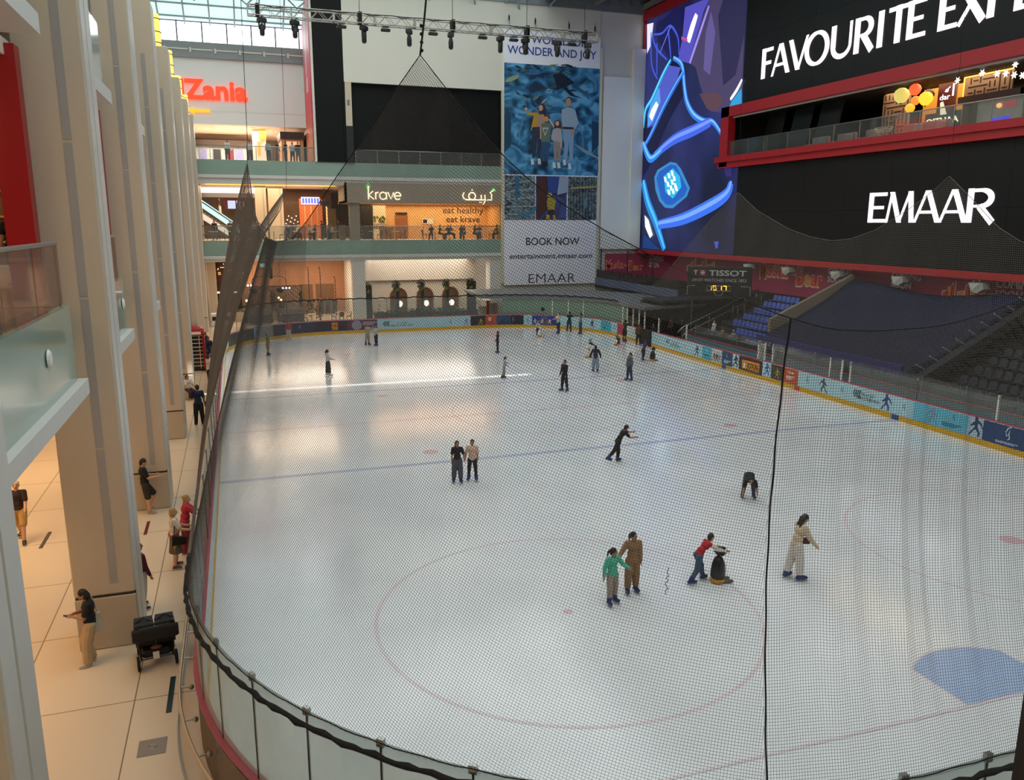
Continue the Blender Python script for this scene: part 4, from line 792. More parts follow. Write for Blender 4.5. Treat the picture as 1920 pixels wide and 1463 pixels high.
def masha(o, ux, w):
    """the show title in wobbly red letters with cream outlines"""
    o = Vector(o); ux = Vector(ux); nn_ = ux.cross(Vector(UZ)); k = w/6.2; x = 0
    for body, dz, h, wd, mm in (('M', .35, 1.25, .75, BRD), ('a', .5, .95, .5, BRD), ('s', .5, .95, .5, BRD), ('h', .5, .95, .55, BRD), ('a', .5, .95, .5, BRD), ('and', .75, .35, .6, BRD), ('B', .1, 1.35, .75, BRD), ('e', .15, .9, .55, BOR), ('a', .15, .9, .5, BRD), ('r', .15, .9, .5, BRD)):
        for mt, off, d in ((CRE, .055, .008), (mm, 0, .02)):
            text(body, 'lettering', mt, o+ux*((x+(-.05 if off else 0)*.6)*k)+Vector((0, 0, dz*k-off*k)), ux, UZ, (h+off*2)*k, d, parent=bn, align='LEFT', width=(wd+off)*k, offset=.025+off*.4)
        if body == 'and': text('The', 'lettering', BRD, o+ux*(x*k)+Vector((0, 0, .35*k)), ux, UZ, .3*k, .02, parent=bn, align='LEFT', width=.6*k)
        x += wd+.06
masha((25.39, 18.6, 4.45), RX_, 7.4); masha((20.85, 37.35, 4.35), (1, 0, 0), 4.1)
def arabic_logo(y, z, w):
    """cream-outlined red and orange shapes of the Arabic title"""
    for i, (a, b, h) in enumerate(((0, .4, .5), (.35, .3, .8), (.62, .25, 1.05), (.95, .5, .55), (1.45, .3, 1.0), (1.72, .22, 1.2), (2.0, .4, .7), (2.45, .22, 1.0), (2.7, .6, .55))):
        for mt, e, d in ((CRE, .06, .004), ((BRD, BOR)[i % 2], 0, .012)):
            MB().prism([((a-e)*w, -e), ((a+b*.8+e)*w, -e), ((a+b*.8+e)*w, h+e), ((a+b*.2-e)*w, h*.85+e)], (25.395, y, z), RX_, UZ, (-d, 0, 0)).build('lettering', mt, bn)
arabic_logo(29.6, 4.8, 1.7); arabic_logo(.8, 4.7, 1.1)
# floodlights fixed under the screen
for i, (y, z) in enumerate(((18.5, 6.08), (13.73, 6.08), (8.49, 6.08), (3.01, 6.08), (-2.61, 6.08), (-8, 6.08))):
    f = empty('floodlight', (24.35, y, z), 0, 'pale box floodlight hanging under the screen, %s from the far corner' % ORD[i+1], 'light', 'floodlights under the screen')
    MB().tube([(0, 0, 0), (0, 0, -.2)], .04, 6).build('bracket', STEEL, f); MB().prism([(-.5, -.2), (.4, -.15), (.5, -.5), (.1, -.75), (-.3, -.65)], (-.25, 0, 0), (0, -1, 0), UZ, (.5, 0, 0)).build('housing', mat('pale_housing', '#a7a49c', rough=.4, var=.05), f); MB().prism([(-.42, -.24), (.3, -.2), (-.2, -.6)], (-.26, 0, 0), (0, -1, 0), UZ, (-.01, 0, 0)).build('lens', mat('lens_grey', '#c9c7c0', rough=.2), f)

# ------------------------------------------------------------------ stand: steps, seats, tarpaulin
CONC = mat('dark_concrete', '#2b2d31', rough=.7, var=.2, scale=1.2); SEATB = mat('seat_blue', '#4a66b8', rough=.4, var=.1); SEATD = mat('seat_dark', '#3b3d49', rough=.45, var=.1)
ROWT = [3.1, 2.68, 2.26, 1.88, 1.48, 1.08, .66]; ROWX = [23.5-.9*i for i in range(7)]
m = MB()
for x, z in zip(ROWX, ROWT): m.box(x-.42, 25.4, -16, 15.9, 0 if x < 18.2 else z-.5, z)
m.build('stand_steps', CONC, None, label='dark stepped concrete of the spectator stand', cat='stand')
def seat(m, loc, label, group):
    s = empty('stadium_chair', loc, 0, label, 'seat', group)
    MB().add([(-.38, -.2, .36), (-.38, .2, .36), (.05, .2, .33), (.05, -.2, .33), (-.4, -.21, .42), (-.4, .21, .42), (.06, .21, .38), (.06, -.21, .38)], [(0, 1, 2, 3), (7, 6, 5, 4), (0, 4, 5, 1), (1, 5, 6, 2), (2, 6, 7, 3), (3, 7, 4, 0)]).build('seat', m, s)
    q = [(-.2, 0), (.2, 0), (.21, .3), (.15, .4), (-.15, .4), (-.21, .3)]; MB().prism(q, (.06, 0, .36), (0, 1, 0), Vector((.22, 0, 1)).normalized(), (.05, 0, 0)).build('backrest', m, s)
    MB().tube([(0, 0, 0), (0, 0, .36)], .03, 6).build('pedestal', STEEL, s); return s
RB = [(14.1, 11.3), (14.0, 10.8), (13.9, 10.7), (13.8, 10.0), (13.7, 9.4), (12.0, 9.0), (13.6, 8.3)]; proto = None; rown = ['top', 'second', 'third', 'fourth', 'fifth', 'sixth', 'lowest']
for i, (a, b) in enumerate(RB):
    n = int((a-b)/.5)+1
    for k in range(n):
        if i == 6 and k in (3, 4, 6, 7): continue
        lb = 'blue plastic stand seat, %s from the steps in the %s row' % (ORD[k+1], rown[i]); loc = (ROWX[i]+.08, a-.5*k, ROWT[i]+.004)
        if proto is None: proto = seat(SEATB, loc, lb, 'blue seats of the stand')
        else: copy_tree(proto, loc, None, lb)
pd = None
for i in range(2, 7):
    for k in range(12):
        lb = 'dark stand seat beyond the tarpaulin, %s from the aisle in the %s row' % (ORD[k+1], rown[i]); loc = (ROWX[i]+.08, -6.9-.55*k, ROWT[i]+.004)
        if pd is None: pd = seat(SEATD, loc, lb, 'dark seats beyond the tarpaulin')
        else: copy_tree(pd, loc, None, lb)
# sloping parapet beside the tarpaulin
PARA = mat('parapet_beige', '#8e8170', rough=.55, var=.1)
def slope(x0, z0, x1, z1, y, w, h, name, m, **kw): return MB().add([(x0, y, z0-h), (x1, y, z1-h), (x1, y, z1), (x0, y, z0), (x0, y+w, z0-h), (x1, y+w, z1-h), (x1, y+w, z1), (x0, y+w, z0)], [(0, 1, 2, 3), (7, 6, 5, 4), (0, 4, 5, 1), (1, 5, 6, 2), (2, 6, 7, 3), (3, 7, 4, 0)]).build(name, m, None, **kw)
slope(24.6, 5.75, 18.3, 3.0, 7.2, .3, .85, 'sloping_parapet', PARA, label='beige sloping parapet between the blue seats and the tarpaulin', cat='parapet')
# tarpaulin over the middle block
TARP = mat('navy_tarpaulin', '#131a39', rough=.65, var=.12, scale=.8); nx, ny = 26, 44; vs = []
for i in range(nx+1):
    for j in range(ny+1):
        u, v = i/nx, j/ny; x = 24.5-7.3*u; yl = 7.15-.4*max(0, u-.75)*4; y = yl+(-5.3-yl)*v
        z = 5.45-3.6*u-(.10+.12*S(PI*v))*S(PI*v)*(1-u)*2-.35*S(PI*u)+.05*S(9*v+3*u)+.03*S(17*u+5*v)
        vs.append((x, y, z))
fs = [(i*(ny+1)+j, (i+1)*(ny+1)+j, (i+1)*(ny+1)+j+1, i*(ny+1)+j+1) for i in range(nx) for j in range(ny)]
n0 = len(vs); edge = [j for j in range(ny+1)]+[i*(ny+1)+ny for i in range(1, nx+1)]+[nx*(ny+1)+j for j in range(ny-1, -1, -1)]+[i*(ny+1) for i in range(nx-1, 0, -1)]
lo = [(vs[e][0]-.02, vs[e][1], max(.5, vs[e][2]-.5)) for e in edge]
fs += [(edge[k], edge[(k+1) % len(edge)], n0+(k+1) % len(edge), n0+k) for k in range(len(edge))]
tp = MB().add(vs+lo, fs).build('tarpaulin', TARP, None, True, label='large navy tarpaulin stretched over the middle block of seats', cat='tarpaulin')
m = MB().box(17.0, 17.15, -5.2, 6.8, 1.5, 2.15); m.build('lit_band', mat('lit_tarp_cloth', '#3c3c7c', rough=.7, var=.1), tp)  # lit lower part of the tarpaulin, put in as a lighter coloured band
m = MB()
for i in range(9): u = i/9; x, z = 24.3-7.0*u, 5.35-3.55*u; m.obox((x-.25, -5.55, z-.1), (.27, 0, -.13), (0, .03, 0), (.012, 0, .025))
m.build('step_edge', mat('white_edge', '#a9a9a6', rough=.5), None, label='white dashed edging of the aisle steps right of the tarpaulin', cat='edging')
slope(24.6, 5.2, 17.1, 1.5, -6.1, .5, .5, 'aisle_steps', CONC, label='dark aisle steps between the tarpaulin and the dark seats', cat='steps')
MB().box(16.9, 17.08, -18, 15.8, 0, 1.45).build('stand_parapet', mat('stand_front_grey', '#4b4f52', rough=.5, var=.15), None, label='grey front wall of the spectator stand', cat='wall')
balustrade('glass_balustrade', (16.6, 13.4), (16.6, -17), 1.2, .75, 12, GCLR, 'low glass screen in front of the spectator stand', False)
# stairs and handrails left of the seats
for y, l in ((15.1, 'right'), (15.75, 'left')):
    h = MB().tube([(16.6, y, .95 if l == 'right' else 1.15), (17, y, 1.25 if l == 'right' else 1.5), (23.4, y, 3.9 if l == 'right' else 4.15)], .055, 8)
    for x in (17.2, 19.2, 21.2, 23.2): z = 1.3+(x-17)*.414; h.tube([(x, y, max([t for q_, t in zip(ROWX, ROWT) if q_-.42 <= x]+[0])+.01), (x, y, z)], .03, 6)
    h.build('stair_handrail', STEEL, None, True, label='steel stair handrail left of the blue seats, %s' % ('nearer the seats' if l == 'right' else 'nearer the dark wall'), cat='handrail', group='stand stair handrails')
SLATE = mat('slate_wall', '#3f434a', rough=.5, var=.15); BGR = mat('blue_grey_parapet', '#566482', rough=.45, var=.12, scale=.8)
o = MB().box(16.3, 24.4, 21.0, 21.2, 0, 3.1).build('tunnel_wall', SLATE, None, label='slate grey wall of the players tunnel below the scoreboard', cat='wall'); MB().ribbon([(17.9+a*2, 20.98, 1.75+b*2) for a, b in ((.16, .42), (.06, .4), (-.06, .24), (-.03, .05), (.08, .12), (.1, .34), (.07, .14), (.13, 0))], .05, (0, -1, 0), .01).build('emblem', mat('ink_grey', '#8f949a', rough=.4), o)
MB().box(16.4, 24.0, 18.0, 20.98, 3.1, 3.28).build('tunnel_canopy', CONC, None, label='dark flat roof over the players tunnel', cat='roof')
MB().box(19.6, 19.8, 21.2, 37.3, 3.05, 3.75).build('blue_parapet', BGR, None, label='blue-grey parapet band below the maroon hoarding', cat='parapet')
MB().box(19.75, 19.78, 21.2, 37.2, 3.75, 4.55).build('parapet_glass', glass('smoked_glass', '#3a3230', .45, gloss=.06), None, label='smoked glass screen standing on the blue-grey parapet', cat='glass screen')
struct(MB().box(19.7, 25.4, 21.2, 37.3, 2.8, 3.05), 'floor.011', DARK)
for i, (x, y) in enumerate(((19.9, 36.5), (20, 31), (20.0, 26.2))): MB().tube([(x, y, 3.0), (x, y, 6.6-.1*i)], .06, 6).build('black_pole', ROPE, None, label='thin black pole before the maroon hoarding, %s from the poster' % ORD[i+1], cat='pole', group='black poles before the hoarding')
# scoreboard
sb = empty('scoreboard', (19.5, 15.17, 4.78), math.atan2(-.61, .79), 'black scoreboard with white watch lettering and amber clock', 'scoreboard')
BLK = mat('scoreboard_black', '#131313', rough=.4); MB().bbox(-2.3, 2.3, 0, .3, -1.0, 1.15, .04).build('case', BLK, sb); SIL = mat('silver_letter', '#bdbcb6', rough=.35)
fx, fz = (1, 0, 0), (0, 0, 1)
text('TISSOT', 'lettering', SIL, (-.75, -.012, .5), fx, fz, .4, .012, parent=sb, align='LEFT', width=2.65, offset=.02); text('SWISS WATCHES SINCE 1853', 'lettering', SIL, (-1.95, -.012, .06), fx, fz, .22, .012, parent=sb, align='LEFT', width=3.85)
for k, (x, c) in enumerate(((-1.7, '#20201f'), (-1.2, '#a02a35'))):
    MB().box(x-.22, x+.22, -.02, 0, .48, .92).build('emblem_square', mat('sq'+c, c, rough=.4), sb)
    if k: MB().box(x-.05, x+.05, -.03, -.02, .55, .85).box(x-.15, x+.15, -.03, -.02, .65, .75).build('cross', SIL, sb)
    else: MB().box(x-.04, x+.04, -.03, -.02, .55, .8).box(x-.13, x+.13, -.03, -.02, .8, .87).build('letter', SIL, sb)
for pts in ([(-1.7, -.25), (-2.25, -.28), (-2.28, -.95)], [(1.55, -.25), (2.22, -.28), (2.25, -.95)], [(-.85, -.25), (-.85, -.6), (.85, -.6), (.85, -.25), (-.85, -.25)], [(-.35, -.6), (-.2, -.95), (.2, -.95), (.35, -.6)]): MB().ribbon([(a, -.004, b) for a, b in pts], .035, (0, -1, 0), .012).build('outline', SIL, sb)
AMB = glow('amber_digits', '#ffae18', 2.2)
def seg(d, x, z, w=.22, h=.3, parent=sb):
    on = {'1': 'bc', '5': 'afgcd', '7': 'abc', '0': 'abcdef'}[d]; P = {'a': [(0, h), (w, h)], 'b': [(w, h), (w, h/2)], 'c': [(w, h/2), (w, 0)], 'd': [(0, 0), (w, 0)], 'e': [(0, 0), (0, h/2)], 'f': [(0, h/2), (0, h)], 'g': [(0, h/2), (w, h/2)]}; m = MB()
    for s in on: m.ribbon([(x+a, -.012, z+b) for a, b in P[s]], .06, (0, -1, 0), .012)
    m.build('digit', AMB, parent)
for d, x in (('1', -.74), ('5', -.4), ('1', -.02), ('7', .32)): seg(d, x, -.55)
for x, zb in ((-1.9, -4.77), (1.9, -2.88)): MB().box(x-.06, x+.06, .1, .2, zb, -1.0).build('support', SLATE, sb)
# booth and canopy in the far right corner
FROST = mat('frosted_green_panel', '#77907f', rough=.3, var=.06, scale=.6); k = 0
for s in srange(95.6, 82.6, 1.45)[:-1]:
    k += 1; o = wallstrip(MB(), srange(s, s-1.43, .4), .3, .34, 0, 2.5).build('booth_screen', FROST, None, label='green frosted booth panel below the grey canopy, %s from the poster' % ORD[k], cat='panel', group='green booth panels')
    if k in (4, 5, 6): wallstrip(MB(), [s-.03, s+.05], .27, .36, 1.0, 2.52).build('pale_post', POSTW, o)
    if k == 3: adp = rink(s-.6, .29); MB().prism([(.17*K(a*PI/8), .17*S(a*PI/8)) for a in range(16)], adp[0]+Vector((0, 0, 1.62)), Vector((adp[1].y, -adp[1].x, 0)), UZ, -adp[1]*.01).build('round_sticker', BLK, o)
cm = MB(); ss_ = srange(97.5, 79.5, .6); vs = []
for s in ss_:
    for o_, z in ((.15, 2.55), (5.5, 2.75), (5.5, 2.95), (.15, 2.8)): p = rink(s, o_)[0]; vs.append((min(p.x, 21), min(p.y, 37.1), z))
n = len(ss_); fs = [(0, 1, 2, 3), (4*n-1, 4*n-2, 4*n-3, 4*n-4)]
for i in range(n-1):
    for k in range(4): l = (k+1) % 4; fs.append((4*i+k, 4*i+4+k, 4*i+4+l, 4*i+l))
cm.add(vs, fs).build('booth_canopy', mat('grey_canopy', '#77797a', rough=.5, var=.08), None, label='grey flat canopy over the booth in the far right corner', cat='canopy')
# ------------------------------------------------------------------ tall poster on the far wall
YP = 37.15; PUX = (1, 0, 0)
po = MB().box(10.15, 19.62, YP+.01, 37.3, 3.2, 26.0).build('tall_poster', mat('poster_white', '#ecedf4', rough=.5, var=.03, scale=.4), None, label='tall family attraction poster hung on the far wall', cat='poster')
NAVY = mat('ink_navy', '#1f3f8f', rough=.5, var=.02); INK = mat('ink_black', '#2b2c30', rough=.5, var=.02)
for b, x, z, h, w, m_ in (('A WORLD OF', 14.95, 25.02, .68, 6.3, NAVY), ('WONDER AND JOY', 14.83, 24.0, .72, 8.75, NAVY), ('BOOK NOW', 15.05, 6.95, .72, 5.5, INK), ('entertainment.emaar.com', 14.95, 5.68, .5, 8.55, INK)):
    text(b, 'lettering', m_, (x, YP, z), PUX, UZ, h, .01, parent=po, width=w, offset=.008)
text('EMAAR', 'lettering', INK, (15.0, YP, 3.35), PUX, UZ, .92, .01, parent=po, width=4.85, offset=-.012)
LP = [0]
def PY(u, v, Y):
    dx, dy = (u-960)/1515, -(v-731.5)/1515
    f = Vector((S(.32683)*K(.20457), K(.32683)*K(.20457), -S(.20457))); r = Vector((K(.32683), -S(.32683), 0)); d = f+r*dx+r.cross(f)*dy; t = (Y+36.3744)/d.y
    return Vector((-13.9633+d.x*t, Y, 9.0612+d.z*t))
def pprint(pts, col, name='print', par=None, zoom=(920, 0, 4.88)):
    LP[0] += 1; P = [PY(zoom[0]+a/zoom[2], zoom[1]+b/zoom[2], YP) for a, b in pts]
    return MB().prism([(p.x, p.z) for p in P], (0, YP-.0012*LP[0], 0), (1, 0, 0), UZ, (0, -.001, 0)).build(name, mat('ink_'+col, col, rough=.5, var=.05), par or po)
def el(cx, cy, rx, ry, n=14, rot=0): return [(cx+rx*K(a)*K(rot)-ry*S(a)*S(rot), cy+rx*K(a)*S(rot)+ry*S(a)*K(rot)) for a in [2*PI*i/n for i in range(n)]]
def sea_mat():
    m = mat('sea_print', '#1f6f96', rough=.5); nt = m.node_tree; N = nt.nodes; L = nt.links; p = N['Principled BSDF']
    tc = N.new('ShaderNodeTexCoord'); mp = N.new('ShaderNodeMapping'); mp.inputs['Scale'].default_value = (.55, 1, .8); L.new(tc.outputs['Object'], mp.inputs[0])
    nz = N.new('ShaderNodeTexNoise'); nz.inputs['Scale'].default_value = .9; nz.inputs['Detail'].default_value = 5; nz.inputs['Distortion'].default_value = 1.5; L.new(mp.outputs[0], nz.inputs[0])
    cr = N.new('ShaderNodeValToRGB'); e = cr.color_ramp.elements; e[0].position = .36; e[0].color = lin('#0e2f4a')+(1,); e[1].position = .64; e[1].color = lin('#5fa6cf')+(1,); x = e.new(.5); x.color = lin('#226a94')+(1,)
    L.new(nz.outputs[0], cr.inputs[0]); L.new(cr.outputs[0], p.inputs['Base Color']); return m
MB().box(10.15, 19.6, YP-.004, YP, 13.45, 23.2).build('photo_print', sea_mat(), po)
Z3 = (920, 290, 5.42)
pprint([(118, 1463), (118, 1330), (250, 1330), (330, 1290), (760, 1290), (850, 1360), (980, 1410), (980, 1575), (118, 1570)], '#3b4652'); pprint([(118, 1420), (250, 1330), (330, 1290), (300, 1310), (130, 1450)], '#8a8f96'); pprint([(755, 1310), (850, 1360), (980, 1440), (980, 1455), (840, 1390)], '#7f98a4')
for a in ((118, 1040), (920, 1100)): pprint([(a[0], a[1]), (a[0]+62, a[1]+20), (a[0]+62, 1330), (a[0], 1400)], '#123f5c')
rr = random.Random(11)
for i in range(46):
    cx, cy = rr.uniform(135, 970), 590+430*rr.random()**1.1; c = rr.choice(('#16344a', '#1d4a4c', '#3e5a45', '#0f2a3a', '#6d7f5a', '#2a5668', '#8fb0b8')); w = rr.uniform(22, 60); th = rr.uniform(-.8, .8)
    if cx < 135+w or cx > 975-w: continue
    q = [(-w, 0), (-w*.4, -w*.2), (w*.4, -w*.16), (w*.7, 0), (w, -w*.22), (w*.9, 0), (w, w*.22), (w*.7, w*.02), (w*.3, w*.2), (-w*.4, w*.22)]
    pprint([(cx+a*K(th)-b*S(th), cy+a*S(th)+b*K(th)) for a, b in q], c, 'fish_print')
pprint([(565, 680), (640, 670), (720, 720), (760, 760), (680, 790), (760, 870), (830, 900), (720, 875), (640, 790), (600, 830), (590, 770)], '#10202e', 'fish_print'); pprint(el(190, 720, 70, 22, 12, -.4), '#8a9a78', 'fish_print')
for pts in ([(250, 1330), (255, 1200), (290, 1090), (370, 1000), (480, 950), (480, 956), (375, 1008), (298, 1095), (264, 1204), (259, 1330)], [(835, 1360), (830, 1240), (800, 1130), (740, 1040), (745, 1036), (808, 1128), (838, 1240), (845, 1365)]): pprint(pts, '#5d8ba6', 'arch_print')
pprint([(440, 960), (465, 948), (485, 960), (500, 1015), (494, 1070), (470, 1075), (440, 1020)], '#3c2a22', 'hair_print'); pprint(el(452, 988, 19, 28), '#c99a80', 'face_print'); pprint([(425, 1050), (475, 1045), (478, 1165), (402, 1168)], '#a88a80', 'top_print')
pprint([(318, 1010), (335, 1022), (345, 1032), (420, 1030), (438, 1050), (402, 1200), (358, 1196), (386, 1062), (340, 1055), (322, 1035)], '#b98f2e', 'cardigan_print'); pprint([(470, 1045), (497, 1075), (488, 1140), (472, 1120)], '#b98f2e', 'cardigan_print'); pprint(el(316, 997, 12, 16), '#c99a80', 'hand_print')
pprint([(370, 1166), (450, 1160), (452, 1300), (446, 1445), (428, 1445), (420, 1260), (398, 1440), (372, 1445)], '#2a3646', 'jeans_print')
pprint(el(512, 1078, 26, 28), '#5a4030', 'hair_print'); pprint(el(503, 1090, 20, 24), '#c0917a', 'face_print'); pprint([(455, 1135), (490, 1120), (530, 1125), (548, 1150), (532, 1300), (458, 1300)], '#5d7263', 'shirt_print'); pprint([(463, 1168), (524, 1168), (490, 1246)], '#b9c2ba', 'badge_print'); pprint([(474, 1180), (514, 1180), (490, 1228)], '#5d7263', 'badge_print')
pprint([(443, 1160), (456, 1150), (456, 1270), (444, 1275)], '#c0917a', 'arm_print'); pprint([(456, 1300), (530, 1300), (520, 1475), (494, 1475), (490, 1370), (486, 1475), (462, 1475)], '#2c4c72', 'jeans_print')
pprint([(580, 1105), (612, 1096), (632, 1115), (640, 1185), (600, 1195), (572, 1165)], '#4a3226', 'hair_print'); pprint(el(602, 1130, 17, 22), '#cfa08a', 'face_print'); pprint([(560, 1185), (600, 1170), (638, 1180), (648, 1312), (600, 1310), (545, 1275)], '#a9a5a8', 'top_print'); pprint([(520, 1092), (536, 1090), (575, 1150), (568, 1175)], '#a9a5a8', 'sleeve_print')
pprint([(565, 1285), (640, 1310), (628, 1470), (604, 1470), (602, 1360), (596, 1470), (572, 1470)], '#8f8580', 'trousers_print'); pprint(el(636, 1330, 8, 26), '#cfa08a', 'hand_print')
pprint([(680, 900), (705, 884), (735, 900), (730, 945), (690, 915)], '#2d2019', 'hair_print'); pprint(el(704, 935, 25, 38), '#b98a6c', 'face_print'); pprint([(640, 1005), (690, 985), (720, 985), (765, 1005), (796, 1130), (760, 1192), (650, 1182), (640, 1100)], '#93a9bb', 'shirt_print'); pprint([(650, 1160), (752, 1165), (752, 1185), (650, 1180)], '#2a211c', 'belt_print')
pprint([(648, 1180), (758, 1185), (748, 1330), (746, 1475), (715, 1475), (708, 1300), (690, 1475), (655, 1440), (668, 1330)], '#7f9fc0', 'jeans_print'); pprint(el(738, 1215, 16, 34), '#b98a6c', 'hand_print')
for x0, y0 in ((400, 45), (470, 40), (620, 80), (668, 80), (725, 50), (778, 90)): pprint([(x0, y0), (x0+26, y0), (x0+34, y0+55), (x0+4, y0+60)], '#cfd2d0', 'shoe_print', None, Z3)
pprint([(510, 75), (570, 72), (572, 115), (512, 118)], '#1f2024', 'shoe_print', None, Z3)
def smallphoto(x0, x1, c0, c1, sc_):
    m = mat('photo_'+c0, c0, rough=.5); nt = m.node_tree; N = nt.nodes; cr = N.new('ShaderNodeValToRGB'); nz = N.new('ShaderNodeTexNoise'); nz.inputs['Scale'].default_value = sc_; nz.inputs['Detail'].default_value = 6; nz.inputs['Distortion'].default_value = 3
    tc = N.new('ShaderNodeTexCoord'); nt.links.new(tc.outputs['Object'], nz.inputs[0]); e = cr.color_ramp.elements; e[0].position = .38; e[0].color = lin(c0)+(1,); e[1].position = .62; e[1].color = lin(c1)+(1,); nt.links.new(nz.outputs[0], cr.inputs[0]); nt.links.new(cr.outputs[0], N['Principled BSDF'].inputs['Base Color'])
    MB().box(x0, x1, YP-.004, YP, 9.3, 13.35).build('photo_print', m, po)
smallphoto(10.18, 13.2, '#1f2a33', '#8fa6b0', 1.1); smallphoto(13.3, 16.45, '#3a2320', '#3f5aa0', .5); smallphoto(16.55, 19.58, '#1c2a3a', '#7f8f8a', 1.6)
for a in range(7): pprint([(150+a*45, 660), (158+a*45, 660), (330+a*18, 230), (322+a*18, 230)], '#6f8794', 'girder_print', None, Z3)
for k in range(5): pprint([(150, 300+k*75), (150, 310+k*75), (450, 260+k*90), (450, 250+k*90)], '#a3b6bd', 'girder_print', None, Z3)
pprint([(235, 240), (280, 215), (270, 440), (245, 470)], '#1f6f9e', 'girder_print', None, Z3); pprint([(270, 610), (360, 630), (450, 560), (450, 530), (350, 600), (280, 590)], '#2f8aa8', 'track_print', None, Z3)
pprint([(465, 225), (560, 225), (560, 560), (465, 660)], '#4a2620', 'street_print', None, Z3); pprint([(565, 225), (690, 225), (660, 390), (575, 400)], '#2c468e', 'night_print', None, Z3); pprint([(690, 225), (780, 225), (780, 380), (665, 410)], '#8fa0b8', 'shine_print', None, Z3)
pprint([(572, 440), (640, 430), (655, 460), (640, 560), (575, 560), (560, 490)], '#a89a3a', 'coat_print', None, Z3); pprint(el(592, 408, 24, 22), '#c09a2e', 'helmet_print', None, Z3); pprint([(575, 560), (635, 560), (640, 640), (615, 640), (600, 590), (590, 640), (570, 640)], '#2a2420', 'trousers_print', None, Z3); pprint([(557, 610), (590, 610), (590, 655), (555, 655)], '#c9a52e', 'boot_print', None, Z3); pprint([(620, 615), (645, 612), (655, 660), (628, 662)], '#c9a52e', 'boot_print', None, Z3)
for k in range(9): pprint([(800+k*30, 230), (806+k*30, 230), (806+k*30, 660), (800+k*30, 660)], '#22303c', 'rope_print', None, Z3)
pprint([(930, 470), (975, 400), (970, 520), (935, 570)], '#5a7f8a', 'figure_print', None, Z3); pprint([(800, 330), (1075, 315), (1075, 335), (800, 350)], '#a3935a', 'beam_print', None, Z3)
m = MB()
for x in (10.6, 13.1, 16.4, 19.0): m.ell((x, 37.1, 27.4-.04*x), (.07, .1, .28), 8, 6).tube([(x, 37.2, 27.2), (x+.15, 37.2, 26.0)], .02, 4)
m.build('hanging_clips', ROPE, None, label='row of four dark hanging clips above the tall poster', cat='clip')

# ------------------------------------------------------------------ shop sign wall, arrow, pink banner
ORG = glow('sign_orange_red', '#ff3b1c', 1.3); sgn = text('KidZania', 'wall_sign', ORG, (-12.02, 43.9, 19.75), (1, 0, 0), UZ, 1.65, .12, align='RIGHT', width=8.4, offset=.032)
tag(sgn, 'large orange-red illuminated wall sign lettering beyond the columns', 'sign')
q = [(-.9, 0), (-.35, .32), (-.35, .12), (.95, .12), (.95, -.12), (-.35, -.12), (-.35, -.32)]
MB().prism(q, (-16.2, 43.9, 18.72), (1, 0, 0), UZ, (0, -.1, 0)).build('wall_arrow', glow('arrow_amber', '#ffa01e', 1.3), None, label='amber illuminated arrow below the orange-red wall sign', cat='sign')
def pink_mat():
    m = mat('pink_banner', '#d65a68', rough=.5); nt = m.node_tree; N = nt.nodes; L = nt.links; tc = N.new('ShaderNodeTexCoord'); sp = N.new('ShaderNodeSeparateXYZ'); L.new(tc.outputs['Object'], sp.inputs[0]); mr = N.new('ShaderNodeMapRange'); mr.inputs[1].default_value = 14.2; mr.inputs[2].default_value = 28; L.new(sp.outputs[2], mr.inputs[0])
    cr = N.new('ShaderNodeValToRGB'); e = cr.color_ramp.elements; e[0].position = .05; e[0].color = lin('#a8583f')+(1,); e[1].position = .95; e[1].color = lin('#d89aa6')+(1,); x = e.new(.4); x.color = lin('#d2304e')+(1,); x = e.new(.7); x.color = lin('#cf7f90')+(1,); L.new(mr.outputs[0], cr.inputs[0]); L.new(cr.outputs[0], N['Principled BSDF'].inputs['Base Color']); return m
pb = MB().prism([(37.5, 14.3), (43.4, 14.3), (43.4, 26.15), (39.6, 28.0), (37.5, 28.3)], (-7.0, 0, 0), (0, 1, 0), UZ, (.085, 0, 0)).build('pink_banner', pink_mat(), None, label='tall pink and red banner on the side wall by the black wall', cat='banner')
MB().prism([(-.9, 0), (.1, -2.2), (.9, 1), (.6, 3.2), (0, 4.6), (-.6, 3)], (-7.005, 40.5, 23.2), (0, -1, 0), UZ, (-.006, 0, 0)).build('pale_print', mat('ink_pale', '#c9c3c6', rough=.5), pb); MB().prism([(-.8, 0), (.8, 0), (.9, 1.2), (-.8, 1.2)], (-7.005, 40.3, 20.2), (0, -1, 0), UZ, (-.006, 0, 0)).build('pale_print', mat('ink_pale', '#c9c3c6'), pb); MB().prism([(-1, 0), (1, 0), (.6, 2), (0, 3.6), (-.6, 2)], (-7.005, 40.4, 14.6), (0, -1, 0), UZ, (-.006, 0, 0)).build('amber_print', mat('ink_amber', '#b5762e'), pb)
# balustrades of the far galleries
balustrade('glass_balustrade', (-17.2, 37.56), (-4.4, 37.56), 14.15, 1.15, 7, GCLR, 'glass balustrade of the upper far gallery under the orange-red sign'); balustrade('glass_balustrade', (-3.4, 37.56), (10.0, 37.56), 14.15, 1.1, 7, GCLR, 'glass balustrade of the upper far gallery before the black recess')
balustrade('glass_balustrade', (-17.2, 37.56), (-4.3, 37.56), 7.5, 1.22, 7, GCLR, 'glass balustrade of the food hall on the middle gallery'); balustrade('glass_balustrade', (-3.1, 37.56), (10.0, 37.56), 7.5, 1.22, 7, GCLR, 'glass balustrade before the glowing cafe on the middle gallery')
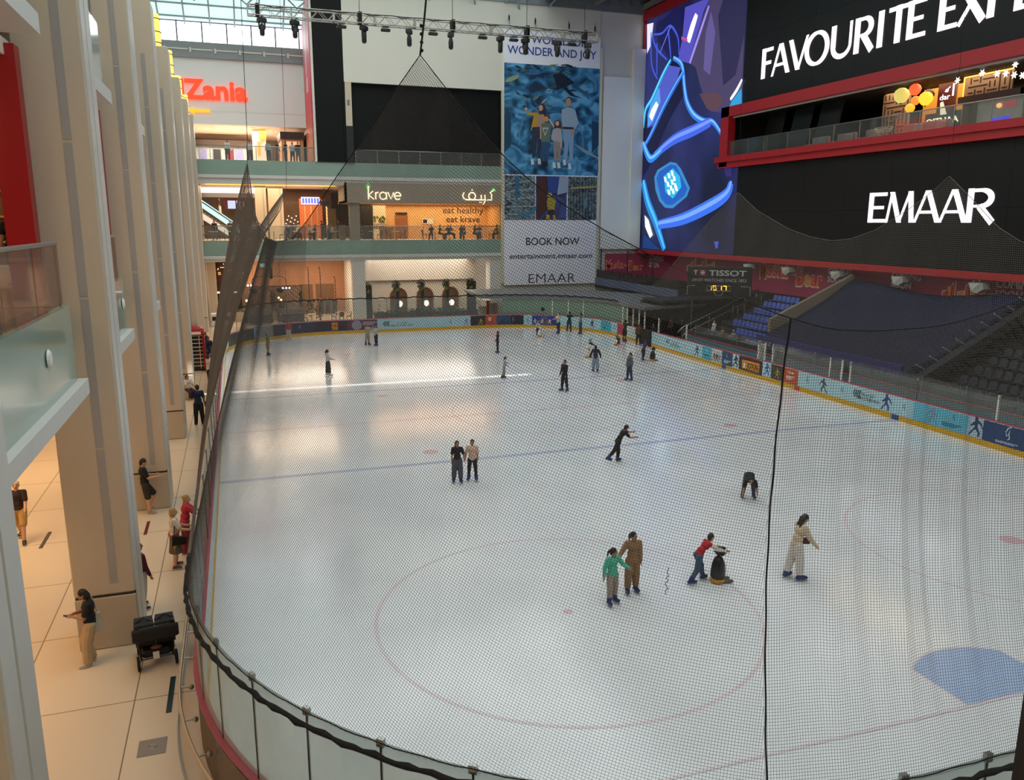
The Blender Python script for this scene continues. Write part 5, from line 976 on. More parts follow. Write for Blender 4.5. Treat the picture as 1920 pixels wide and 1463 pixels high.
# downlights
DL = glow('downlight_glow', '#fff0d0', 3)
for i, (x, y, z) in enumerate(((-15.2, 46, 17.59), (-15.1, 48, 17.59), (-12.4, 47, 17.59), (-11.6, 45.5, 17.59), (-9.6, 46.5, 17.59), (-8.9, 46.5, 17.59), (-9.8, 48, 17.59), (-9.1, 48, 17.59), (-8.4, 48, 17.59), (-9.6, 50, 17.59))):
    d = MB().lathe([(.19, z-.02), (.19, z)], 14, (x, y, 0)).build('downlight', DL, None, label='round ceiling downlight in the upper hall, %s counted from the columns' % ORD[i+1], cat='light', group='upper hall downlights'); MB().lathe([(.19, z-.03), (.24, z-.03), (.24, z), (.19, z)], 14, (x, y, 0)).build('trim_ring', LGREY, d)
MB().box(-16, -5, 39.6, 39.8, 12.2, 12.25).build('cove_light', glow('cove_amber', '#ffb347', 2), None, label='amber cove light strip under the upper gallery', cat='light')
# upper hall: pillar with wall lamp, dark shop band, sheer white fittings
p = MB().box(-11.7, -10.5, 46.6, 47.6, 14.15, 17.6).build('hall_pillar', WHITE2, None, label='white pillar with amber lamp in the upper hall', cat='column'); MB().lathe([(.3, 16.6), (.33, 16.65), (.33, 17.45), (.3, 17.5)], 12, (-10.8, 46.3, 0)).build('wall_lamp', glow('hall_lamp_amber', '#ffb84a', .9), p); MB().box(-11.3, -11.05, 46.5, 46.6, 15.2, 16.5).build('light_strip', glow('hall_lamp_amber', '#ffb84a', .9), p)
o = MB().box(-17, -12.2, 52, 52.3, 14.15, 16.6).build('shopfront', mat('pale_glass_front', '#aebdc0', rough=.2, var=.25, scale=1.2), None, label='pale glass shopfront with dark header in the upper hall', cat='shop front'); MB().box(-17, -11.7, 51.8, 52.4, 16.3, 17.0).build('dark_header', mat('brown_header', '#3a2a22', rough=.5), o)
for i, (x, c) in enumerate(((-16.3, '#8b8fc8'), (-15.0, '#2a1c22'), (-13.8, '#7a1f34'), (-12.9, '#8b8fc8'))): MB().box(x-.35, x+.35, 51.9, 51.97, 14.9, 16.1).build('display_poster', mat('poster_'+c+str(i), c, rough=.4, var=.5, scale=3), o)
o = MB().box(-9.2, -7.2, 44.6, 50, 14.15, 17.2).build('shopfront', mat('warm_shop', '#b98a66', rough=.4, var=.3, scale=.8), None, label='warm brown shopfront beside the tall pink banner', cat='shop front'); MB().box(-9.3, -7.1, 44.4, 50.1, 16.6, 17.25).build('dark_header', mat('brown_header', '#3a2a22'), o); MB().box(-8.8, -7.6, 44.5, 44.58, 14.3, 16.4).build('lit_window', glow('lit_window', '#ffb98a', .8), o)

# ------------------------------------------------------------------ middle gallery: food hall and cafe
CAFE = mat('cafe_fascia', '#9b8e7c', rough=.6, var=.05); struct(MB().box(-4.5, 10.15, 37.42, 37.6, 10.72, 12.45).box(-4.5, -4.3, 37.42, 42, 10.72, 12.45), 'wall_far.010', CAFE); struct(MB().box(-4.1, -3.2, 37.62, 38.4, 7.5, 10.75), 'trim_81', mat('cafe_pillar', '#8d8471', rough=.6))
struct(MB().box(-4.5, 10.15, 37.6, 42.4, 10.72, 10.9), 'ceiling.011', WARMW)
CWOOD = mat('cafe_wood_wall', '#cfa56c', rough=.5, var=.14, scale=2.2); struct(MB().box(-3, 10.3, 42.2, 42.4, 7.5, 10.8).box(10.0, 10.2, 38, 42.4, 7.5, 10.8), 'wall_far.011', CWOOD)
KG = glow('cafe_sign_glow', '#ffe9b8', 1.7); ks = empty('cafe_sign', (-1, 37.39, 11), 0, 'glowing cream cafe name with green leaves on the beige fascia', 'sign')
def stroke(par, pts, o, k, m, r=.05, name='letter'): MB().tube([(o[0]+a*k, o[1], o[2]+b*k) for a, b in pts], r, 6).build(name, m, par)
stroke(ks, [(0, 0), (0, 1.15)], (-1.42, 0, .05), 1, KG); stroke(ks, [(.42, .7), (.02, .36), (.48, 0)], (-1.42, 0, .05), 1, KG)
stroke(ks, [(0, 0), (0, .62)], (-.78, 0, .05), 1, KG); stroke(ks, [(0, .42), (.08, .56), (.26, .62)], (-.78, 0, .05), 1, KG)
stroke(ks, arc(0, .31, .3, .31, 0, 2*PI, 20), (-.12, 0, .05), 1, KG); stroke(ks, [(.3, .62), (.3, 0)], (-.12, 0, .05), 1, KG); stroke(ks, [(0, .62), (.26, 0), (.52, .62)], (.32, 0, .05), 1, KG); stroke(ks, [(-.28, .31), (.28, .31)]+arc(0, .31, .29, .31, 0, 1.75*PI, 18), (1.18, 0, .05), 1, KG)
GLF = glow('leaf_green_glow', '#35d04a', 1.2)
for a, b in ((-.1, .98), (.1, .98), (-.12, 1.16), (.12, 1.14), (0, 1.3), (-.06, 1.06)): MB().ell((-1.42+a, 0, .05+b), (.05, .02, .1), 8, 6, Matrix.Rotation(a*5, 3, 'Y')).build('leaf', GLF, ks)
ka = empty('cafe_sign', (7.8, 37.39, 11), 0, 'glowing cream Arabic cafe name at the poster end of the fascia', 'sign')
stroke(ka, [(-1.45, .75), (-1.58, .5), (-1.5, .22), (-1.25, .1), (.55, .1)], (0, 0, 0), 1, KG); stroke(ka, arc(-.68, .42, .32, .33, 0, 2*PI, 18), (0, 0, 0), 1, KG); MB().ell((-.68, 0, .98), .06, 8, 6).ell((.05, 0, -.12), .05, 8, 6).ell((.2, 0, -.12), .05, 8, 6).build('dot', KG, ka); stroke(ka, [(.2, .1), (.2, .55)], (0, 0, 0), 1, KG); stroke(ka, [(.55, .55), (.58, 0), (.4, -.3)], (0, 0, 0), 1, KG); stroke(ka, [(.75, .1), (1.2, .1), (1.2, .62), (1.05, .75), (1.45, 1.05)], (0, 0, 0), 1, KG)
for a, b in ((1.25, 1.0), (1.4, 1.15), (1.52, 1.02), (1.35, .9), (1.5, .88)): MB().ell((a, 0, b), (.05, .02, .09), 8, 6, Matrix.Rotation(a*5, 3, 'Y')).build('leaf', GLF, ka)
sl = empty('wall_slogan', (7.55, 42.18, 9.5), 0, 'dark slogan lettering on the glowing wood wall of the cafe', 'lettering')
text('eat healthy', 'lettering', INK, (0, 0, .42), (1, 0, 0), UZ, .62, .02, parent=sl, width=4.1); text('eat krave', 'lettering', INK, (0, 0, -.42), (1, 0, 0), UZ, .62, .02, parent=sl, width=3.4)
o = MB().box(-3.0, -1.4, 41.6, 42.19, 7.5, 10.55).build('alcove_shade_block', DARK, None, label='dark block painting the shade of the alcove behind the beige cafe pillar', cat='alcove')  # darkness of the recess is the colour of a solid block
sh = empty('plant_shelf', (-.75, 41.9, 7.5), 0, 'lit shelf with plants and jars on the cafe wall', 'shelf'); MB().box(-.6, .6, -.1, .28, 0, 3.1).build('back', glow('shelf_glow', '#ffc88a', .8), sh)
for z in (.95, 1.35): MB().box(-.6, .6, -.35, -.1, z, z+.06).build('shelf_board', DARK, sh)
rr = random.Random(5)
for i in range(14): x = rr.uniform(-.5, .5); MB().ell((x, -.2, 1.55+rr.random()*.5), (.12, .1, .16), 6, 5).build('plant', mat('plant_green%d' % (i % 3), ('#6f7a2e', '#4a5a26', '#8a8a3a')[i % 3], rough=.6), sh)
for i in range(6): MB().lathe([(.06, 1.02), (.07, 1.2), (.04, 1.28)], 8, (-.5+.2*i, -.22, 0)).build('jar', mat('jar_%d' % (i % 2), ('#8a6a4a', '#2a2018')[i % 2], rough=.3), sh)
dr = MB().box(.8, 2.0, 42.1, 42.2, 7.5, 10.0).build('brown_door', mat('cafe_door', '#8a5a30', rough=.45, var=.15, scale=4), None, label='brown wooden door in the cafe wall', cat='door'); MB().box(.9, 1.9, 42.05, 42.1, 9.75, 9.95).build('dark_sign', DARK, dr); MB().box(1.8, 1.9, 42.04, 42.1, 8.5, 8.7).build('handle', STEEL, dr)
mb_ = MB().box(3.4, 4.5, 42.1, 42.18, 8.9, 9.4).build('menu_board', LGREY, None, label='grey menu board on the cafe wall left of the slogan', cat='board'); MB().box(3.5, 3.9, 42.08, 42.1, 8.98, 9.32).build('photo_print', DARK, mb_)
MB().box(-.9, .4, 40.8, 41.3, 7.5, 8.6).build('counter', mat('counter_wood', '#8a6c48', rough=.4, var=.15, scale=4), None, label='wood clad counter below the plant shelf', cat='counter')
MB().box(-5.0, -4.5, 38.0, 38.4, 7.5, 8.8).build('counter', mat('counter_wood', '#8a6c48'), None, label='wood clad service desk left of the beige cafe pillar', cat='counter')
def cafe_table(loc, label, group, r=.4, top='#c9bfa8'):
    t = empty('cafe_table', loc, 0, label, 'table', group); MB().lathe([(r-.02, .71), (r, .72), (r, .75), (r-.02, .76)], 16).build('table_top', mat('table_'+top, top, rough=.4), t); MB().tube([(0, 0, .02), (0, 0, .72)], .04, 8).build('pedestal', STEEL, t); MB().lathe([(.25, 0), (.22, .03), (.05, .05)], 12).build('base', STEEL, t); return t
def chair(loc, rz, label, group, col='#2f2620'):
    c = empty('dining_chair', loc, rz, label, 'chair', group); m = mat('chair_'+col, col, rough=.6, var=.1)
    MB().bbox(-.22, .22, -.22, .22, .42, .48, .02).build('seat', m, c); MB().prism([(-.22, 0), (.22, 0), (.2, .38), (-.2, .38)], (0, -.2, .5), (1, 0, 0), Vector((0, -.18, 1)).normalized(), (0, .04, 0)).build('backrest', m, c)
    for a in (-.18, .18):
        for b in (-.18, .18): MB().tube([(a*1.15, b*1.15, 0), (a, b, .43)], .018, 5).build('leg', m, c)
    return c
cg, tg = 'cafe chairs on the middle gallery', 'cafe tables on the middle gallery'
for i, x in enumerate((-1.9, .2, 3.9, 5.3, 6.7, 8.0, 9.2)): cafe_table((x, 38.9, 7.5), 'round cafe table behind the glass, %s from the beige pillar' % ORD[i+1], tg)
pc_ = chair((-2.5, 38.9, 7.5), -PI/2, 'dark cafe chair behind the glass, first from the beige pillar', cg)
for i, (x, r) in enumerate(((-1.3, PI/2), (-.45, -PI/2), (.85, PI/2), (2.9, -PI/2), (9.5, PI/2))): copy_tree(pc_, (x, 38.9, 7.5), r, 'dark cafe chair behind the glass, %s from the beige pillar' % ORD[i+2])
# food hall
for i, (x0, x1, y, l) in enumerate(((-17.3, -16.4, 40, 'cream pillar at the left end of the food hall'), (-11.9, -10.95, 42, 'cream pillar in the middle of the food hall'), (-10.7, -9.4, 43.5, 'cream wall pillar right of the middle food hall pillar'))):
    p = MB().box(x0, x1, y, y+1, 7.5, 12.25).build('hall_pillar', CREAM, None, label=l, cat='column'); MB().box(x1-.3, x1-.2, y-.02, y, 7.6, 12.1).build('light_strip', STRIP, p)
lb = MB().box(-16.6, -11.8, 45.9, 46.2, 11.7, 12.2).build('light_box_sign', glow('pink_white_box', '#ffdcea', 1.1), None, label='long pinkish light box over the escalator', cat='sign'); MB().box(-12.9, -12.4, 45.88, 45.9, 11.75, 12.1).build('yellow_mark', glow('mark_yellow', '#ffc83a', 1.2), lb); MB().box(-16.6, -11.7, 45.9, 46.2, 11.3, 11.7).build('dark_edge', MIDG, lb)
struct(MB().box(-17.2, -4.4, 49, 49.2, 7.5, 12.25), 'wall_far.012', mat('hall_brown', '#5f4630', rough=.5, var=.35, scale=.7))
es = empty('escalator', (-15.3, 45.6, 7.5), 0, 'escalator with glowing pale glass sides in the food hall', 'escalator'); PALEG = glow('escalator_glow', '#b9e6e6', .85)
for y, z in ((-.7, 0), (.7, .25)):
    MB().add([(-1.5, y, 3.0+z), (1.9, y, .5+z), (1.9, y, 1.0+z), (-1.5, y, 3.5+z), (-1.5, y+.05, 3.0+z), (1.9, y+.05, .5+z), (1.9, y+.05, 1.0+z), (-1.5, y+.05, 3.5+z)], [(0, 1, 2, 3), (7, 6, 5, 4), (0, 4, 5, 1), (1, 5, 6, 2), (2, 6, 7, 3), (3, 7, 4, 0)]).build('glass_side', PALEG, es); MB().tube([(-1.5, y, 3.55+z), (1.95, y, 1.05+z), (2.3, y, .95+z)], .05, 6).build('handrail', DARK, es)
m = MB()
for i in range(12): m.box(-1.5+.28*i, -1.2+.28*i, -.65, .65, 2.5-.21*i-.3, 2.6-.21*i)
m.build('steps', MIDG, es)
m = MB().add([(-1.6, -.72, 2.0), (1.9, -.72, -.4), (1.9, -.72, .1), (-1.6, -.72, 2.6)], [(0, 1, 2, 3)]); m.build('pale_skirt', glow('skirt_glow', '#e8ded0', .6), es)
o = MB().box(-14.6, -12.6, 47.5, 47.7, 10.2, 11.2).box(-14.3, -14.26, 47.58, 47.62, 11.2, 12.26).box(-12.9, -12.86, 47.58, 47.62, 11.2, 12.26).build('notice_screen', mat('maroon_sign2', '#5a1420', rough=.4), None, label='maroon sign with screens and a figure one above the escalator', cat='sign')
MB().box(-14.3, -13.6, 47.45, 47.5, 10.3, 11.05).box(-13.5, -13.15, 47.45, 47.5, 10.3, 11.05).build('screen', glow('screen_pale', '#b9c8e8', .8), o); text('1', 'lettering', BWH, (-12.85, 47.47, 10.4), (1, 0, 0), UZ, .6, .02, parent=o)
o = MB().box(-7.7, -5.5, 47, 47.3, 7.5, 11.3).build('shopfront', glow('orange_shop', '#e8743a', .55), None, label='orange lit shopfront with white and blue sign in the food hall', cat='shop front'); MB().box(-7.5, -5.75, 46.85, 47, 10.75, 11.45).build('sign_box', glow('sign_bluewhite', '#c8d0ff', 1.2), o)
for i in range(6): MB().box(-7.4+.28*i, -7.22+.28*i, 46.83, 46.85, 10.85, 11.35).build('sign_mark', glow('sign_blue', '#5a6ad8', .9), o)
for x in (-7.2, -6.6, -6.0): MB().box(x-.06, x+.06, 46.9, 47, 7.5, 10.6).build('post', WARMW, o)
o = MB().box(-5.4, -4.6, 43.5, 43.8, 7.5, 10.3).build('shopfront', mat('olive_front', '#5a4a2a', rough=.4, var=.2), None, label='olive brown shopfront beside the beige cafe fascia', cat='shop front'); MB().box(-5.5, -5.4, 43.4, 43.8, 7.5, 10.5).build('light_edge', glow('edge_warm', '#ffc07a', 1.1), o)
o = MB().box(-9.3, -7.9, 46, 46.3, 7.5, 11).build('shopfront', mat('bar_front', '#4a3524', rough=.4, var=.5, scale=2), None, label='dark bar front with small spot lamps in the food hall', cat='shop front')
for i in range(9): MB().ell((-9.1+.14*i, 45.9, 8.9+.9*((i*7) % 5)/5), .05, 6, 5).build('spot_lamp', DL, o)
MB().box(-5.9, -5.1, 44.6, 44.9, 10.6, 11).box(-5.52, -5.48, 44.7, 44.74, 11, 12.26).build('lamp_box', mat('navy_box', '#1a2040', rough=.4), None, label='navy box of four small spot lamps in the food hall', cat='light')
for i, (x, y) in enumerate(((-15.6, 38.8), (-14.1, 38.8), (-12.3, 38.9), (-10.6, 38.8), (-8.6, 38.8), (-7.0, 38.8), (-5.3, 38.9))): cafe_table((x, y, 7.5), 'round food hall table behind the glass, %s from the left pillar' % ORD[i+1], 'food hall tables')
for i, (x, r) in enumerate(((-16.3, -PI/2), (-14.9, PI/2), (-13.4, PI/2), (-11.5, PI/2), (-9.9, PI/2), (-9.3, -PI/2), (-7.8, PI/2), (-6.1, PI/2), (-4.7, PI/2))): copy_tree(pc_, (x, 38.85, 7.5), r, 'dark food hall chair behind the glass, %s from the left pillar' % ORD[i+1], 'food hall chairs')

# ------------------------------------------------------------------ ground floor: restaurant and lounge
struct(MB().box(-4.05, -2.9, 37.62, 38.6, 0, 5.7), 'trim_82', LGREY); struct(MB().box(8.9, 10.2, 37.62, 39, 0, 5.7), 'trim_83', LGREY); struct(MB().box(-2.9, 8.9, 43, 43.3, 0, 5.7).box(-2.9, 8.9, 42.6, 43, 3.5, 5.7), 'wall_far.013', mat('lounge_wall', '#b3aa9d', rough=.6, var=.04))
struct(MB().box(-17.9, -16.5, 43.5, 44.5, 0, 5.7), 'trim_84', LGREY); struct(MB().box(-16.4, -15.7, 41, 42, 0, 5.7), 'trim_85', CREAM)
BRW = mat('bronze_arch', '#4a3728', rough=.4, var=.15); BRZ = mat('bronze_edge', '#8a5a30', rough=.35, metal=.4)
for i, x in enumerate((1.1, 3.75, 6.35)):
    a = empty('arched_niche', (x, 42.85, 0), 0, 'bronze arched niche in the pale lounge wall, %s from the white pillar' % ORD[i+1], 'niche', 'arched niches')
    out = [(-.82, .1), (-.82, 1.9)]+[(-.82*K(t*PI/12), 1.9+.82*S(t*PI/12)) for t in range(1, 12)]+[(.82, 1.9), (.82, .1)]
    MB().prism(out, (0, .1, 0), (1, 0, 0), UZ, (0, .04, 0)).build('niche_back', BRW, a); MB().tube([(p[0], .06, p[1]) for p in out], .05, 6).build('arch_edge', BRZ, a); MB().ell((.1, -.02, 1.15), (.26, .06, .3), 14, 10).build('globe_lamp', glow('globe', '#fff0d8', 2.2), a)
LEAF = mat('ivy_leaf', '#4b5a2a', rough=.6, var=.3, scale=5); LEAFD = mat('dark_ivy_leaf', '#28331c', rough=.6, var=.3, scale=5)
def foliage(c, r, n, m, name, par, seed=1, s=.09):
    q = random.Random(seed); mb = MB()
    for i in range(n):
        d = Vector((q.gauss(0, 1), q.gauss(0, 1), q.gauss(0, 1))).normalized()*q.random()**.4; p = Vector((c[0]+d.x*r[0], c[1]+d.y*r[1], c[2]+d.z*r[2])); a = Vector((q.uniform(-1, 1), q.uniform(-1, 1), q.uniform(-1, .3))).normalized()*s; b = a.cross(Vector((q.uniform(-1, 1), q.uniform(-1, 1), q.uniform(-1, 1)))).normalized()*s*.5
        mb.add([p-a, p+b, p+a, p-b], [(0, 1, 2, 3)])
    return mb.build(name, m, par)
for i, (x, z1) in enumerate(((-2.35, 3.5), (.35, 3.6), (2.75, 3.65), (5.2, 3.65), (7.6, 3.7))):
    p = empty('ivy_post', (x, 39.6, 0), 0, 'dark lounge post topped with hanging ivy, %s from the white pillar' % ORD[i+1], 'post', 'ivy posts of the lounge'); w = .14 if 0 < i < 4 else (.28 if i == 0 else .45)
    MB().box(-w, w, -.1, .1, 0, z1-.2).build('post', mat('black_post', '#15130f', rough=.6), p); foliage((-.15, -.1, z1-.35), (.42, .25, .5), 260, LEAFD, 'ivy', p, i); foliage((-.1, -.2, z1-.75), (.2, .15, .2), 40, mat('lit_ivy', '#7f8f2a', rough=.6, var=.2), 'lit_ivy', p, i+9)
h = empty('planter_hedge', (2.7, 38.9, 0), 0, 'long low planter of dark greenery before the lounge', 'planter'); MB().box(-4.6, 4.9, -.2, .2, 0, .75).build('trough', mat('black_post', '#15130f'), h); o = foliage((0, 0, .85), (4.9, .3, .25), 1500, LEAFD, 'greenery', h, 21)
for i, x in enumerate((-.9, 1.9, 4.6, 6.9)): cafe_table((x, 40.9, 0), 'round lounge table before the arches, %s from the white pillar' % ORD[i+1], 'lounge tables', .6, '#b9b0a0')
cl = chair((-.1, 40.9, 0), PI/2, 'pale lounge chair before the arches, first from the white pillar', 'lounge chairs', '#9a9082')
for i, (x, r) in enumerate(((1.1, -PI/2), (2.7, PI/2), (3.8, -PI/2), (5.4, PI/2), (6.1, -PI/2))): copy_tree(cl, (x, 40.9, 0), r, 'pale lounge chair before the arches, %s from the white pillar' % ORD[i+2])
for i, (x, c, hh) in enumerate(((7.3, '#d0d0cc', 1.5), (8.4, '#d2d4d0', 1.75))):
    v = empty('self_service_kiosk', (x, 35.2, 0), 0, ('white kiosk box right of the wide ivy post', 'white kiosk with orange column near the booth')[i], 'kiosk'); MB().bbox(-.4, .4, -.25, .25, 0, hh, .04).build('body', mat('kiosk'+c, c, rough=.4), v)
    if i: MB().box(-.62, -.42, -.2, .1, 0, hh+.1).build('orange_column', mat('orange_plastic', '#c8562a', rough=.4), v); MB().box(-.66, -.3, -.25, .1, hh+.1, hh+.2).build('dark_cap', BLK, v)
    else: MB().box(-.55, -.41, -.2, .2, 0, 1.2).build('dark_side', BLK, v)
# restaurant left
BRON = mat('dark_bronze_tube', '#4a2f22', rough=.4, metal=.3)
struct(MB().box(-3.25, -3.05, 38.6, 50, 0, 5.7), 'wall_far.015', WHITE2)
struct(MB().box(-15.5, -2.9, 50, 50.2, 0, 5.7), 'wall_far.014', mat('restaurant_wall', '#b58562', rough=.6, var=.08, scale=.5))
for i, (x0, x1, z1, y) in enumerate(((-12.6, -9.5, 4.0, 44.2), (-13.6, -11.0, 3.0, 43.0), (-10.7, -8.3, 3.0, 43.0))):
    h = z1; r = .5; pts = [(x0, y, 0), (x0, y, h-r)]+[(x0+r-r*K(t*PI/12), y, h-r+r*S(t*PI/12)) for t in range(1, 7)]+[(x1-r+r*S(t*PI/12), y, h-r+r*K(t*PI/12)) for t in range(0, 7)]+[(x1, y, 0)]
    MB().tube(pts, .035, 6).build('bronze_arch', BRON, None, True, label='rounded bronze tube arch in the restaurant, %s' % ('the tall rear one', 'front one by the columns', 'front one by the brown screens')[i], cat='arch', group='bronze restaurant arches')
for i, (x, hh) in enumerate(((-7.4, 4.9), (-6.3, 4.9), (-4.9, 3.9))): MB().tube([(x, 44, 0), (x, 44, hh-.3), (x-.1, 44, hh)], .04, 6).build('bronze_post', BRON, None, label='bronze tube post in the restaurant, %s from the arches' % ORD[i+1], cat='post', group='bronze restaurant posts')
m = MB(); cs = empty('slatted_screen', (-10.6, 44.8, 0), 0, 'slatted curtain screen behind the restaurant arches', 'screen')
for i in range(46): m.box(-3.2+.125*i, -3.13+.125*i, -.02, .02, 0, 3.0)
m.build('slats', mat('curtain_slat', '#8f7a68', rough=.7, var=.2, scale=4), cs); MB().box(-3.3, 2.6, -.03, .03, 2.98, 3.06).build('top_bar', BRON, cs); MB().box(-3.3, 2.6, .06, .1, .9, 2.98).build('backing', mat('curtain_dark', '#3f3029', rough=.8), cs)
for i, (x, z) in enumerate(((-12.5, 2.75), (-10.1, 2.8))): l = MB().ell((x, 43.4, z), (.36, .36, .32), 14, 9).build('round_basket_lamp', mat('dark_wicker', '#2e211a', rough=.8, var=.3, scale=14, bump=.6), None, True, label='dark round basket lamp in the restaurant, %s' % ('nearer the columns', 'nearer the brown screens')[i], cat='lamp', group='basket lamps'); MB().tube([(x, 43.4, z+.3), (x, 43.4, 5.7)], .012, 4).build('cord', ROPE, l)
for i, (x, z) in enumerate(((-13.2, 1.95), (-10.35, 2.15), (-10.15, 1.95))): l = MB().ell((x, 42, z), .11, 10, 8).build('globe_lamp', glow('globe_warm', '#ffd9a0', 3), None, label='small glowing globe lamp in the restaurant, %s from the columns' % ORD[i+1], cat='lamp', group='globe lamps'); MB().tube([(x, 42, z-.1), (x, 42, .95)], .012, 4).build('stem', BRON, l)
for i in range(3):
    x, z = ((-13.7, 4.5), (-13.0, 3.3), (-9.6, 3.0))[i]; l = empty('spot_rail', (x, 42.5, z), 0, 'short rail of white spot lamps in the restaurant, %s' % ('the topmost', 'left one above the basket lamp', 'right one by the bronze arch')[i], 'light', 'restaurant spot rails'); MB().box(-.45, .45, -.05, .05, .05, .1).build('rail', BLK, l); MB().tube([(0, 0, .1), (0, 0, 5.7-z)], .012, 4).build('cord', ROPE, l)
    for k in range(3): MB().ell((-.3+.3*k, -.05, 0), .09, 8, 6).build('spot', glow('spot_white', '#f4f4ff', 3), l)
ex = MB().box(-11.9, -11.5, 40, 40.05, 5.1, 5.4).build('exit_sign', glow('exit_green', '#9fe8d8', 1.4), None, label='small green exit sign hanging above the restaurant', cat='sign'); MB().box(-11.66, -11.64, 40, 40.03, 5.4, 5.7).build('hanger', STEEL, ex); MB().prism([(0, 0), (.12, .07), (0, .14)], (-11.65, 39.99, 5.18), (1, 0, 0), UZ, (0, .008, 0)).build('arrow_mark', mat('exit_white', '#f0fff8'), ex)
MB().lathe([(.1, 3.9), (.14, 4.0), (.14, 4.9), (.1, 5.0)], 10, (-10.9, 42, 0)).tube([(-10.9, 42, 5), (-10.9, 42, 5.7)], .02, 4).build('hanging_speaker', BLK, None, label='black cylinder hanging above the restaurant arches', cat='speaker')
hd = empty('planter_hedge', (-11, 42.3, 0), 0, 'long green planter on the pale booth wall of the restaurant', 'planter'); MB().box(-3.3, 2.7, -.15, .25, 0, .9).build('trough', mat('trough_beige', '#b8a080', rough=.5), hd); foliage((-.3, 0, .98), (3.1, .3, .16), 900, LEAF, 'greenery', hd, 33)
for i in range(2):
    p = empty('climbing_plant', ((-10.95, -8.35)[i], 42.3, .9), 0, 'climbing plant on a bronze post, %s in the restaurant' % ('left one', 'right one')[i], 'plant', 'climbing plants'); MB().tube([(0, 0, 0), (0, 0, 2.0)], .03, 6).build('stem', BRON, p); foliage((0, 0, 1.0), (.16, .16, 1.0), 200, LEAFD, 'foliage', p, 40+i)
WOODB = mat('booth_brown', '#4a3d33', rough=.5, var=.1); CUSH = mat('booth_cushion', '#6b6258', rough=.8, var=.1)
for i, x in enumerate((-12.2, -9.4)):
    b = empty('restaurant_booth', (x, 40.4, 0), 0, 'brown restaurant booth with table, %s' % ('nearer the columns', 'nearer the brown screens')[i], 'booth', 'restaurant booths')
    MB().box(-1.2, 1.2, .9, 1.05, 0, 1.2).build('back_wall', WOODB, b); MB().bbox(-1.05, 1.05, .5, .9, .1, .5, .05).build('rear_bench', CUSH, b); MB().bbox(-1.15, 1.15, .8, .9, .5, 1.15, .04).build('rear_back', CUSH, b); MB().box(-.9, .9, .86, .88, 1.0, 1.12).build('light_bar', glow('booth_light', '#ffe0b0', 1.5), b)
    MB().bbox(-1.0, 1.0, -.15, .3, .72, .77, .02).build('table_top', mat('booth_table', '#b4a48e', rough=.25), b); MB().tube([(0, .1, 0), (0, .1, .72)], .06, 8).build('pedestal', BRON, b); MB().bbox(-.9, 1.1, -.95, -.5, .1, .5, .05).build('front_bench', CUSH, b); MB().bbox(-.9, 1.1, -1.1, -.95, .1, .95, .04).build('front_back', WOODB, b)
    for k in range(3): MB().lathe([(.14, .775), (.16, .79)], 12, (-.6+.6*k, .08, 0)).build('plate', WHITE2, b)
for i, (x, r) in enumerate(((-8.2, -PI/2), (-7.0, PI/2), (-5.6, -PI/2), (-4.9, 0), (-4.2, PI/2))): c = copy_tree(pc_, (x, 40.0, 0), r, 'dark round-backed chair at the front of the restaurant, %s from the booths' % ORD[i+1], 'restaurant chairs')
cafe_table((-7.6, 40.0, 0), 'small restaurant table between two dark chairs by the gold screen', 'restaurant tables', .4, '#b9a890'); cafe_table((-4.9, 40.7, 0), 'small restaurant table beside the white pillar', 'restaurant tables', .4, '#b9a890')
gs = empty('gold_screen', (-7.4, 41.4, 0), 0, 'openwork gold disc screen in the restaurant', 'screen'); m = MB(); q = random.Random(8)
for i in range(60): m.lathe([(.1, -.01), (.1, .01)], 10); mm = m.v[-20:]; x, z = q.uniform(-.55, .55), q.uniform(.5, 1.85); m.v[-20:] = [(v[0]+x, v[2], v[1]+z) for v in mm]
m.build('discs', mat('gold_disc', '#b48a4e', rough=.35, metal=.5), gs); MB().tube([(-.6, 0, 0), (-.6, 0, 2), (.6, 0, 2), (.6, 0, 0)], .02, 6).build('stand', BRZ, gs)
for i, (x0, x1) in enumerate(((-8.1, -6.8), (-6.5, -4.7))): MB().box(x0, x1, 46.8, 47, 0, 3.0).build('brown_screen', mat('brown_screen', '#6d5238', rough=.5, var=.1), None, label='plain brown partition screen in the restaurant, %s' % ('narrower one', 'wider one with two people in front')[i], cat='screen', group='brown partition screens')
# shop glimpsed left of the nets
o = MB().box(-15.7, -13.6, 43.2, 43.5, 0, 5.6).build('shopfront', mat('dark_mosaic_front', '#3a1f16', rough=.35, var=.8, scale=4), None, label='dark glittering shopfront above the plant trellis at ground floor', cat='shop front')
for i in range(26): MB().ell((-15.6+random.random()*1.9, 43.15, 4.2+random.random()*1.3), .045, 5, 4).build('spark', glow('spark', '#ffb070', 2), o)
MB().box(-15.7, -13.6, 43.0, 43.2, 2.6, 2.75).build('light_bar', glow('bar_white', '#f4e8e4', 1.4), o); MB().box(-15.3, -14.9, 43.1, 43.2, 3.0, 3.5).build('red_item', RED, o)
tr_ = empty('plant_trellis', (-15.15, 42.8, 0), 0, 'black trellis with hanging plants below the glittering shopfront', 'trellis'); m = MB()
for i in range(8): m.box(-.8+.22*i, -.76+.22*i, 0, .04, .5, 2.6)
for z in (.6, 1.5, 2.2, 2.55): m.box(-.85, .85, 0, .05, z, z+.05)
m.build('bars', ROPE, tr_); foliage((-.85, 0, 1.5), (.15, .15, 1.1), 160, LEAFD, 'ivy', tr_, 51); foliage((0, -.2, .5), (1.0, .3, .2), 260, LEAF, 'greenery', tr_, 52)
